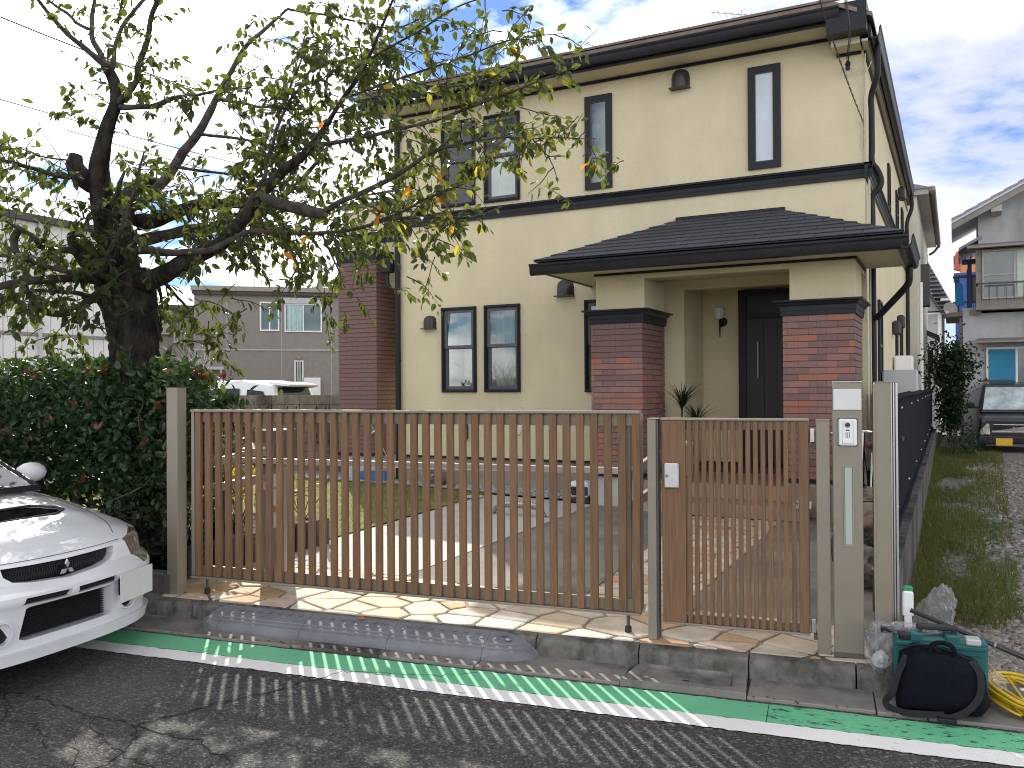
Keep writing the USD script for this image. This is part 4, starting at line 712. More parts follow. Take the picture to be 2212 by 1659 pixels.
put('call_button', cbx(-.024, .025, -.061, -.0582, 1.126, 1.148, .001), 'white_plastic', ic); put('panel_line', frame(-.027, .028, 1.124, 1.240, .0008, -.0589, -.0581), 'steel_grey', ic)
lw = put('light_window', bx(-.018, .024, -.0415, -.0402, .590, 1.006), 'glow_panel', F); put('light_frame', frame(-.021, .027, .586, 1.010, .0035, -.0445, -.040), 'steel_grey', lw); put('inner_line', frame(-.0165, .0225, .593, 1.003, .0015, -.0425, -.0414), 'crack', lw)
p = gthing('gate_post', 'rightmost tall bronze post with bright grooved edge next to the gravel lot', 'gate post', 1.19, .0, group='bronze gate posts')
put('shaft', cbx(-.045, .03, -.045, .13, -.05, 1.443, .003), 'bronze', p)  # depth added at the back to shut out sun between panel and post
for k, (a, b, m) in enumerate(((.031, .036, 'stainless'), (.037, .041, 'bronze_dark'), (.042, .048, 'stainless'), (.049, .053, 'bronze_dark'), (.054, .064, 'stainless'))): put('edge_strip', bx(a, b, -.043+.008*(k % 2), .05, -.05, 1.443), m, p)
put('cap', cbx(-.046, .065, -.046, .051, 1.443, 1.448, .001), 'bronze', p)
# fence on a block wall along the right side (world frame)
W = thing('boundary_wall', 'low grey concrete block wall with a black screen fence running back beside the gravel lot', 'wall')
WX = lambda y: -.285-.0068*(y-5)
def wallbox(y0, y1, z0, z1, dx0, dx1):
    return np.array([[WX(y0)+dx0, y0, z0], [WX(y0)+dx1, y0, z0], [WX(y1)+dx1, y1, z0], [WX(y1)+dx0, y1, z0], [WX(y0)+dx0, y0, z1], [WX(y0)+dx1, y0, z1], [WX(y1)+dx1, y1, z1], [WX(y1)+dx0, y1, z1]]), CUBE_F
put('core', wallbox(5.05, 24, -.3, .40, -.115, -.005), 'joint', W)
yy = 5.03; k = 0
for k in range(28):
    y0 = 5.03+k*.68
    put('coping_block', wallbox(y0+.003, min(24, y0+.677), .40, .43+.002*(k % 2), -.125, .004), 'wall_block', W)
    for j in range(3):
        zz = -.2+j*.2; off = .34 if j % 2 else 0
        put('block', wallbox(y0+off+.003, y0+off+.677, zz+.003, zz+.197, -.12, 0.0), 'wall_block', W)
FN = thing('screen_fence', 'black privacy screen fence with rolled top edge standing on the block wall', 'fence')
fx = -.075
for k in range(9):
    y0 = 5.06+2.0*k; put('screen_panel', wallbox(y0+.02, y0+1.99, .46, 1.34, fx-.006, fx+.004), 'black_mesh', FN)
    put('post', xf(tube([(0, 0, .43), (0, 0, 1.36)], .022, 8), None, (WX(y0)+fx-.02, y0, 0)), 'black_trim', FN)
    put('top_roll', tube([(WX(y0)+fx, y0+.01, 1.345), (WX(y0+1.99)+fx, y0+1.99, 1.345+.01*(k % 2))], .028, 10), 'black_mesh', FN, smooth=40)
    put('bottom_roll', tube(smoothline([(WX(y0)+fx+.01, y0+.02, .47), (WX(y0+1)+fx+.012, y0+1, .455), (WX(y0+2)+fx+.01, y0+1.98, .475)]), .02, 8), 'black_mesh', FN, smooth=40)
    for kk in range(2): put('clip', xf((ICO.vertices*.008, ICO.faces), None, (WX(y0)+fx+.006, y0+.3+kk*1.1, .6 if kk else 1.26)), 'white_plastic', FN)
put('end_post', cbx(WX(22.5)-.1, WX(22.5)-.0, 22.5, 22.6, -.1, 1.72, .004), 'white_plastic', FN)
# block wall at the back of the lawn
BW = thing('block_wall', 'weathered old concrete block wall behind the lawn with a row of pierced blocks', 'wall')
put('core', bx(-16.0, -8.8, 11.78, 11.86, -.1, 1.33), 'joint', BW)
zrow = 1.345; hb = .166; wb = .33; cnt = 0
for j in range(8):
    z1 = zrow-j*hb; z0 = z1-hb
    for k in range(23):
        x0 = -15.9+k*wb+(0 if j % 2 else wb/2)*0
        if x0+wb > -8.8: continue
        orn = j in (1, 4) and k % 2 == 0
        if orn:
            m = prism([(x0+.004, -z1+.004), (x0+wb-.004, -z1+.004), (x0+wb-.004, -z0-.004), (x0+.004, -z0-.004)], 0, .1)
            c = m3.CrossSection.circle(.07, 18).translate((x0+wb/2, -z0))-m3.CrossSection.circle(.042, 18).translate((x0+wb/2, -z0))
            c = c+m3.CrossSection.square((.028, .05)).translate((x0+.05, -z1+.035))+m3.CrossSection.square((.028, .05)).translate((x0+wb-.08, -z1+.035))
            m = m-m3.Manifold.extrude(c, .09).translate((0, 0, .05)); v, f = arr(m); v = np.column_stack([v[:, 0], 11.82-v[:, 2], -v[:, 1]]); f = f if 0 else f
            put('pierced_block', (v, f), 'old_block', BW)
        else: put('block', cbx(x0+.003, x0+wb-.003, 11.74+rng.normal(0, .0015), 11.80, z0+.003, z1-.003, .003), 'old_block', BW)
# ---------------------------------------------------------------- neighbouring buildings
def wframe(x0, x1, z0, z1, b, y0, y1): return frame(x0, x1, z0, z1, b, y0, y1)
def nwin(P, x0, x1, z0, z1, y=0., fm='white_plastic', b=.05, split=True, glass='neighbour_glass', bars=0):
    w = put('window', wframe(x0, x1, z0, z1, b, y-.05, y+.01), fm, P)
    if split:
        xm = (x0+x1)/2; put('pane', bx(x0+b, xm-.02, y-.012, y-.008, z0+b, z1-b), glass, w); put('pane', bx(xm+.02, x1-b, y-.022, y-.018, z0+b, z1-b), glass, w); put('meeting_stile', bx(xm-.025, xm+.025, y-.04, y-.005, z0+b, z1-b), fm, w)
    else: put('pane', bx(x0+b, x1-b, y-.012, y-.008, z0+b, z1-b), glass, w)
    for k in range(bars): xx = x0+b+(k+1)*(x1-x0-2*b)/(bars+1); put('bar', bx(xx-.012, xx+.012, y-.045, y-.03, z0+b, z1-b), fm, w)
    return w
N1 = thing('grey_house', 'flat roofed grey house with two white framed upstairs windows behind the block wall', 'house', (-25.9, 23.73, 0), math.radians(40.7))
for a, b in ((-.1, 1.09), (1.11, 3.14), (3.16, 5.06), (5.08, 5.5)):
    put('wall_panel', bx(a, b, 0, .1, -.05, 3.0), 'grey_siding', N1); put('wall_panel', bx(a, b, 0, .1, 3.06, 5.16), 'grey_siding', N1)
put('core', bx(-.09, 5.49, .06, 7, -.05, 5.2), 'pale_line', N1); put('belt', bx(-.1, 5.5, -.03, .06, 3.0, 3.06), 'pale_line', N1)
for x in (1.1, 3.15, 5.07):
    for z0, z1 in ((-.05, 3.0), (3.06, 5.16)): put('joint_strip', bx(x-.014, x+.014, -.004, .05, z0, z1), 'pale_line', N1)
put('eave', bx(-.15, 5.6, -.22, 7.1, 5.16, 5.29), 'dark_eave', N1); put('parapet', bx(-.2, 5.65, -.30, 7.1, 5.29, 5.47), 'tan_eave', N1)
nwin(N1, 2.33, 3.06, 3.77, 4.91); w = nwin(N1, 3.26, 4.70, 3.74, 4.86); put('shutter_box', bx(3.22, 4.74, -.12, 0, 4.86, 5.08), 'grey_box', w); put('curtain', xf(curtain(3.35, 3.98, 3.8, 4.8, 0, .02, 3), None, (0, -.05+.0, 0)), 'teal_curtain', w)
nwin(N1, 3.63, 3.98, 1.63, 2.62, split=False, bars=2); put('vent', cbx(3.72, 3.9, -.12, 0, 2.63, 2.78, .02), 'tan_eave', N1); put('meter_cabinet', cbx(4.0, 4.63, -.3, 0, .5, 1.93, .02), 'white_plastic', N1)
c = put('canopy', bx(-.08, 1.0, -.5, 0, 2.25, 2.36), 'grey_box', N1); put('canopy_post', bx(.88, .95, -.45, -.38, 0, 2.25), 'grey_box', N1)
put('antenna', cat_([tube([(1.95, 3, 5.4), (1.95, 3, 7.1)], .03, 5), tube([(1.3, 3, 6.9), (2.6, 3, 7.0)], .02, 4), tube([(1.6, 3, 6.6), (2.3, 3, 6.65)], .02, 4)]), 'alu', N1)
put('wing', bx(-2.9, -.12, .9, 6, -.05, 4.7), 'beige_siding', N1); put('wing_roof', slab([(-3.2, .4, 4.65), (.2, .4, 4.65), (.2, 5, 5.9), (-3.2, 5, 5.9)], .12, (0, 0, 1)), 'dark_eave', N1)
sw = put('shutter_window', wframe(-1.75, -1.0, 3.6, 4.5, .05, .84, .9), 'dark_eave', N1)
for k in range(11): put('shutter_slat', bx(-1.70, -1.05, .86, .89, 3.66+k*.075, 3.66+k*.075+.068), 'pale_line', sw)
put('balcony', cat_([bx(-.9, -.12, .3, .9, 3.3, 3.38), bx(-.9, -.12, .3, .33, 3.7, 3.74)]+[bx(-.88+.12*k, -.85+.12*k, .3, .33, 3.38, 3.7) for k in range(7)]), 'pale_line', N1)
N2 = thing('pale_house', 'pale corrugated steel sided building on the far left behind the hedge', 'building')
ys = np.arange(6.0, 17.2, .32)
for z0, z1 in ((-.05, 2.90), (2.98, 5.88)):
    for a in ys: put('siding_sheet', cbx(-21.5, -21.4, a+.006, a+.314, z0, z1, .012), 'pale_siding', N2)
put('core', bx(-30, -21.45, 6.0, 17.1, -.05, 5.9), 'pale_line', N2); put('belt', bx(-21.46, -21.36, 6, 17.1, 2.90, 2.98), 'grey_siding', N2); put('roof_edge', bx(-30, -21.2, 5.8, 17.3, 5.88, 6.05), 'dark_eave', N2)
put('downpipe', tube([(-21.33, 14.3, 0), (-21.33, 14.3, 5.9)], .05, 8), 'grey_box', N2); put('vent', cbx(-21.4, -21.2, 15.35, 15.75, 3.18, 3.45, .06), 'white_plastic', N2)
w = put('window', cat_([bx(-21.4, -21.36, 11.6, 12.5, 4.2, 4.26), bx(-21.4, -21.36, 11.6, 12.5, 5.2, 5.26), bx(-21.4, -21.36, 11.6, 11.66, 4.26, 5.2), bx(-21.4, -21.36, 12.44, 12.5, 4.26, 5.2)]), 'sash_grey', N2); put('pane', bx(-21.4, -21.385, 11.66, 12.44, 4.26, 5.2), 'neighbour_glass', w)
N3 = thing('white_house', 'small white walled house glimpsed between the grey house and the brick pillar', 'house', (-23.4, 31, 0), math.radians(35))
put('wall', bx(0, 5, 0, 5, -.05, 5.6), 'white_wall', N3); put('roof', hull([(-.4, -.4, 5.6), (5.4, -.4, 5.6), (5.4, 5.4, 5.6), (-.4, 5.4, 5.6), (2.5, -.4, 7.6), (2.5, 5.4, 7.6)]), 'tan_eave', N3); nwin(N3, .6, 1.4, 3.4, 4.4, fm='dark_eave'); nwin(N3, .5, 1.3, 1.0, 2.2, fm='dark_eave')
pz = thing('utility_pole', 'grey utility pole standing far behind the grey house', 'utility pole', (-27.2, 32.5, 0)); put('pole', tube([(0, 0, 0), (0, 0, 7.9)], [.16, .12], 10), 'grey_siding', pz, smooth=40); put('cross_arm', bx(-.7, .7, -.04, .04, 7.2, 7.3), 'grey_box', pz); put('cross_arm', bx(-.5, .5, -.04, .04, 6.4, 6.48), 'grey_box', pz)
# house on the right with the tiled gable
N4 = thing('grey_plaster_house', 'weathered grey plaster house with tiled gable roof behind the black kei car', 'house', (0, 25, 0))
put('wall', bx(.20, 8, 0, 6, -.1, 3.45), 'grey_plaster', N4); gv = [(.57, 0, 3.3), (8.1, 0, 3.3), (8.1, 0, 5.86), (4.33, 0, 7.8), (.57, 0, 5.86)]
put('upper_wall', hull(gv+[(a, 2.2, c) for a, b, c in gv]), 'grey_plaster', N4)
for sgn in (1, -1):
    def R(u, dz=0, y=0): return np.array([4.33-sgn*(4.37-u), y, 5.53+.525*u+dz])
    put('roof', slab([R(-.0, 0, -.75), R(4.37, 0, -.75), R(4.37, 0, 2.6), R(-.0, 0, 2.6)], .07, (0, 0, 1)), 'white_wall', N4)
    for k in range(15):
        u = k*.291; put('verge_tile', hull([R(u, .07, -.80), R(u+.30, .065, -.80), R(u, .13, -.80), R(u+.30, .105, -.80), R(u, .07, -.45), R(u+.30, .065, -.45), R(u, .13, -.45), R(u+.30, .105, -.45)]), 'purple_tile', N4)
        if k < 14: put('roof_course', slab([R(u, .075, -.45), R(u+.3, .07, -.45), R(u+.3, .07, 2.6), R(u, .105, 2.6)], .02, (0, 0, 1)), 'purple_tile', N4)
    put('barge_board', slab([R(.02, -.16, -.74), R(4.37, -.16, -.74), R(4.37, -.02, -.74), R(.02, -.02, -.74)], .05, (0, 1, 0)), 'tan_plaster', N4)
    for u in (1.0, 2.5, 3.6): put('purlin_end', bx(R(u)[0]-.12, R(u)[0]+.12, -.7, .02, R(u)[2]-.30, R(u)[2]-.14), 'pale_line', N4)
put('pent_roof', hull([(.12, -.1, 4.93), (.65, -.1, 5.22), (.12, 3, 4.93), (.65, 3, 5.22), (.12, -.1, 5.0), (.65, -.1, 5.30), (.12, 3, 5.0), (.65, 3, 5.30)]), 'purple_tile', N4)
put('bay_canopy', hull([(.30, -.75, 4.88), (3.6, -.75, 4.88), (3.6, 0, 4.92), (.30, 0, 4.92), (.30, -.75, 4.93), (3.6, -.75, 4.93), (3.6, 0, 5.08), (.45, 0, 5.08)]), 'tan_plaster', N4)
put('bay_box', bx(.50, 3.4, -.38, 0, 3.36, 4.88), 'tan_plaster', N4)
w = nwin(N4, .64, 2.06, 3.62, 4.84, y=-.38, fm='pale_line', b=.04); put('curtain', bx(1.40, 2.0, -.406, -.404, 3.66, 4.8), 'pale_curtain', w); put('crossbar', bx(.68, 1.33, -.42, -.39, 4.20, 4.23), 'pale_line', w)
put('bay_rail', cat_([bx(.50, 3.4, -.72, -.69, 3.96, 4.0)]+[bx(.6+.18*k, .612+.18*k, -.712, -.70, 3.5, 3.96) for k in range(15)]+[bx(.5, .53, -.72, -.38, 3.96, 4.0)]), 'dark_eave', N4)
put('window_canopy', hull([(.5, -.6, 2.52), (3, -.6, 2.52), (3, 0, 2.56), (.55, 0, 2.56), (.5, -.6, 2.56), (3, -.6, 2.56), (3, 0, 2.66), (.55, 0, 2.66)]), 'tan_plaster', N4)
w = nwin(N4, .72, 2.06, 1.40, 2.42, y=-.02, fm='white_plastic', b=.045); put('blue_curtain', bx(.78, 1.36, -.052, -.050, 1.45, 2.36), 'fish_curtain', w)
put('side_pipe', tube([(.17, .2, 0), (.17, .2, 3.2)], .05, 8), 'tan_plaster', N4); put('balcony_slab', hull([(-.2, .4, 3.26), (.62, -.2, 3.26), (.62, 3, 3.26), (-.2, 3, 3.26), (-.2, .4, 3.36), (.62, -.2, 3.40), (.62, 3, 3.40), (-.2, 3, 3.36)]), 'tan_plaster', N4)
for x, y in ((.38, 1.0), (-.0+.08, 1.0), (.38, 2.8)): put('balcony_post', cbx(x-.05, x+.05, y-.05, y+.05, 3.4, 4.78 if x > .2 else 4.36, .01), 'blue_paint', N4)

for q_ in ((-.02, .6, .97, 1.03, 4.34, 4.40), (.2, .6, .9, 1.1, 4.70, 4.82), (-.02, .6, .97, 1.03, 3.66, 3.71)): put('balcony_beam', bx(*q_), 'blue_paint', N4)
for k in range(5): put('rail_bar', bx(.42+.045*k, .432+.045*k, .99, 1.01, 3.4, 3.66), 'blue_paint', N4)
put('balcony_screen', bx(.40, .58, 1.05, 1.07, 3.7, 4.34), 'pale_line', N4); put('pergola_rafter', cat_([bx(.0+.13*k, .03+.13*k, .3, 1.6, 4.80, 4.86) for k in range(5)]), 'pale_line', N4)
ds = put('satellite_dish', xf(lathe([(0, 0), (.1, .01), (.19, .045), (.185, .05), (.1, .018), (0, .008)], 20), rz(.5)@rx(1.35), (-.10, .6, 3.48)), 'plate_pale', N4, smooth=40); put('dish_arm', tube([(-.10, .6, 3.40), (-.16, .25, 3.38)], .012, 6), 'alu', ds); put('receiver', cbx(-.20, -.12, .19, .27, 3.34, 3.42, .01), 'white_plastic', ds)
sh = put('laundry', np.array([]) if 0 else hull([(.05, .95, 4.16), (.21, .95, 4.16), (.03, .95, 3.6), (.24, .95, 3.6), (.05, 1.0, 4.16), (.21, 1.0, 4.16), (.03, 1.02, 3.6), (.24, 1.02, 3.6), (.13, .92, 4.22)]), 'blue_cloth', label='bright blue shirt hanging on the blue balcony rail of the plaster house', cat='laundry')
stage.GetPrimAtPath(sh); UsdGeom.Xformable(stage.GetPrimAtPath(sh)).AddTranslateOp().Set(Gf.Vec3d(0, 25, 0))
N5 = thing('slate_roof_house', 'lilac walled house with a steep grey slate roof beyond the passage', 'house', (0, 36, 0))
put('wall', bx(-4.5, -.42, .3, 6, -.1, 4.3), 'lilac_wall', N5)
rq = [np.array(q) for q in ((-4.5, -.2, 6.33), (-.88, -.2, 6.28), (-.06, -.2, 4.9), (-.28, -.2, 4.20), (-1.1, -.2, 5.3), (-4.5, -.2, 5.3))]
gable = hull([(-4.5, .3, 4.2), (-.42, .3, 4.25), (-1.1, .3, 5.25), (-4.5, .3, 6.2), (-4.5, 5, 4.2), (-.42, 5, 4.25), (-.9, 5, 6.2), (-4.5, 5, 6.2)]); put('upper_wall', gable, 'lilac_wall', N5)
def NR(u, v, dz=0): return np.array([-.95, 0, 6.3])+np.array([.95, 0, -2.0])*u+np.array([-.35+0*u, -.0, -1.1])*v*0+np.array([0, 4.2, 0])*v+np.array([0, 0, dz])
for k in range(14):
    z1 = 6.32-.155*k; z0 = z1-.165; x1 = -.93+.075*k; 
    put('slate_course', hull([(-1.25+.062*k, .1-.02*k, z0), (x1+.08, .1-.02*k, z0), (-1.3+.062*k, .25, z1), (x1, .25, z1), (-1.25+.062*k, .14-.02*k, z0), (x1+.08, 4, z0), (-1.3+.062*k, 4, z1), (x1, 4, z1)]), 'far_slate', N5)
put('barge', hull([(-1.12, -.05, 5.32), (-1.0, -.05, 5.28), (-.30, -.05, 4.2), (-.45, -.05, 4.2), (-1.12, .2, 5.32), (-.30, .2, 4.2)]), 'dark_eave', N5); put('skylight', cbx(-.45, -.12, -.25, .1, 4.62, 4.72, .02), 'alu', N5)
put('white_trim', bx(-1.3, -.42, .26, .31, 4.18, 4.24), 'white_plastic', N5); put('corner_trim', bx(-.55, -.42, .26, .31, 0, 4.18), 'white_plastic', N5); put('downpipe', tube([(-.36, .25, 0), (-.36, .25, 4.2)], .05, 6), 'dark_eave', N5)
N6 = thing('cream_house', 'cream house with tiled side eave directly behind the main house', 'house', (0, 22.4, 0))
put('wall', bx(-7, -.76, 0, 8.5, -.05, 5.95), 'cream_wall', N6); put('eave', bx(-7, -.50, -.1, 8.6, 5.95, 6.08), 'pale_line', N6)
put('roof', hull([(-7, -.15, 6.08), (-.42, -.15, 6.08), (-.42, 8.65, 6.08), (-7, 8.65, 6.08), (-4, -.15, 7.2), (-4, 8.65, 7.2)]), 'far_slate', N6)
for k in range(26): put('eave_tile', cbx(-.52, -.36, -.12+.335*k, .2+.335*k, 6.0, 6.13, .03), 'tan_eave', N6)
put('gutter', tube([(-.42, -.1, 5.97), (-.42, 8.6, 5.97)], .05, 8), 'dark_eave', N6); put('gutter_drop', tube(smoothline([(-.44, 8.5, 5.95), (-.55, 8.5, 5.8), (-.7, 8.5, 5.7)]), .04, 6), 'dark_eave', N6)
put('balcony', cat_([bx(-1.02, -.74, 8.6, 8.9, 5.55, 5.72)]+[bx(-1.02+.05*k, -1.0+.05*k, 8.62, 8.64, 5.72, 6.2) for k in range(6)]), 'white_plastic', N6)
put('bay', bx(-.76, -.56, 2.2, 3.0, 3.55, 4.6), 'dark_eave', N6); put('air_duct', tube([(-.72, 1.0, 1), (-.72, 1.0, 4)], .045, 10), 'white_plastic', N6)
put('porch_roof', hull([(-1.0, 7, 3.3), (-.40, 7, 3.0), (-.40, 8.2, 2.95), (-1.0, 8.2, 3.3), (-1.0, 7, 3.2), (-.40, 7, 2.88), (-.40, 8.2, 2.85), (-1, 8.2, 3.2)]), 'dark_eave', N6); put('porch_door', bx(-.9, -.6, 7.9, 8.0, 0, 2.6), 'dark_eave', N6)
N7 = thing('orange_building', 'distant orange building with a rounded red corner seen past the blue balcony', 'building', (0, 48, 0))
put('wall', bx(.3, 6, 0, 6, 0, 8.2), 'orange_wall', N7); put('rounded_corner', hull([(.3, -.1, 7.2), (.3, -.1, 8.2), (.12, -.1, 8.1), (.02, -.1, 7.8), (.0, -.1, 7.3), (.3, .6, 7.2), (.3, .6, 8.2), (0, .6, 7.3)]), 'red_wall', N7); put('roof', bx(.25, 6.1, -.05, 6.1, 8.2, 8.3), 'orange_wall', N7)
N8 = thing('blue_shed', 'deep blue shed wall standing below the orange building', 'building', (0, 44, 0)); put('wall', bx(.06, 3, 0, 3, -.1, 6.5), 'blue_paint', N8); put('roof', bx(.0, 3.1, -.06, 3.1, 6.5, 6.6), 'blue_paint', N8)
# overhead wires
def wire(name, A_, B2, sag, r, label, cat='cable', m='black_trim', n=14):
    t = np.linspace(0, 1, n)[:, None]; P = np.array(A_)*(1-t)+np.array(B2)*t; P[:, 2] -= (sag*4*t*(1-t))[:, 0]; put(name, tube(P, r, 5), m, label=label, cat=cat)
wire('overhead_cable', (-13.81, 8.58, 7.56), (-12.9, 17.5, 7.9), .25, .012, 'black overhead cable crossing the sky behind the cherry tree branches, highest of the three')
wire('overhead_cable', (-13.82, 8.58, 6.21), (-14.4, 21, 7.0), .1, .009, 'middle black overhead cable passing low behind the cherry tree')
wire('overhead_cable', (-13.6, 9.6, 5.95), (-14.4, 21, 6.55), .1, .008, 'lowest thin overhead cable passing behind the cherry tree')
wire('overhead_cable', (-34, 40, 6.2), (-20, 52, 6.0), .2, .02, 'thin far cable low in the sky above the grey house roof')
t = np.linspace(0, 1, 60)[:, None]; A_, B2 = np.array([-1.13, 6.2, 4.66]), np.array([-.945, 10.97, 4.46]); P = A_*(1-t)+B2*t
A_ = np.array([-1.02, 5.5, 4.95]); P = A_*(1-t)+np.array([-.94, 10.98, 4.58])*t; P[:, 2] -= (.55*4*t*(1-t))[:, 0]*.2; an = np.linspace(0, 90, 60)
put('service_cable', cat_([tube(P+np.column_stack([np.cos(an+ph), 0*an, np.sin(an+ph)])*.006, .004, 4) for ph in (0, math.pi)]), 'black_pipe', label='thin twisted service cable running down to the house corner', cat='cable')
q = smoothline([(-.66, 5.2, 4.9), (-.86, 8.2, 5.1), (-1.0, 10.1, 5.33), (-1.08, 10.75, 5.37), (-1.10, 10.88, 5.3)], 6)
put('service_cable', cat_([tube(q+np.array([dx, 0, 0]), .006, 5) for dx in (-.008, .008)]), 'black_pipe', label='thick double service cable arriving under the eave corner', cat='cable')
sv2 = thing('cable_anchor', 'black insulator and loose wires where the service cable meets the eave corner', 'cable anchor', (-1.10, 10.9, 5.2)); put('insulator', lathe([(0, 0), (.02, 0), (.03, .03), (.022, .05), (.034, .07), (.024, .1), (0, .12)], 12), 'black_pipe', sv2, smooth=40)
put('loose_wire', cat_([tube(smoothline([(0, 0, .05), (.06, -.02, .0), (.12, .0, .03), (.2, .05, -.02), (.26, .05, .08)]), .005, 5), tube(smoothline([(.03, 0, .02), (.1, -.02, -.06), (.2, .05, .06)]), .004, 5), tube(smoothline([(.0, .0, .0), (.14, .06, -.25), (.15, .08, -.9)]), .004, 5), tube(smoothline([(.15, .08, -.6), (.18, .1, -.8), (.13, .08, -.95)]), .004, 5)]), 'cream_plastic', sv2)
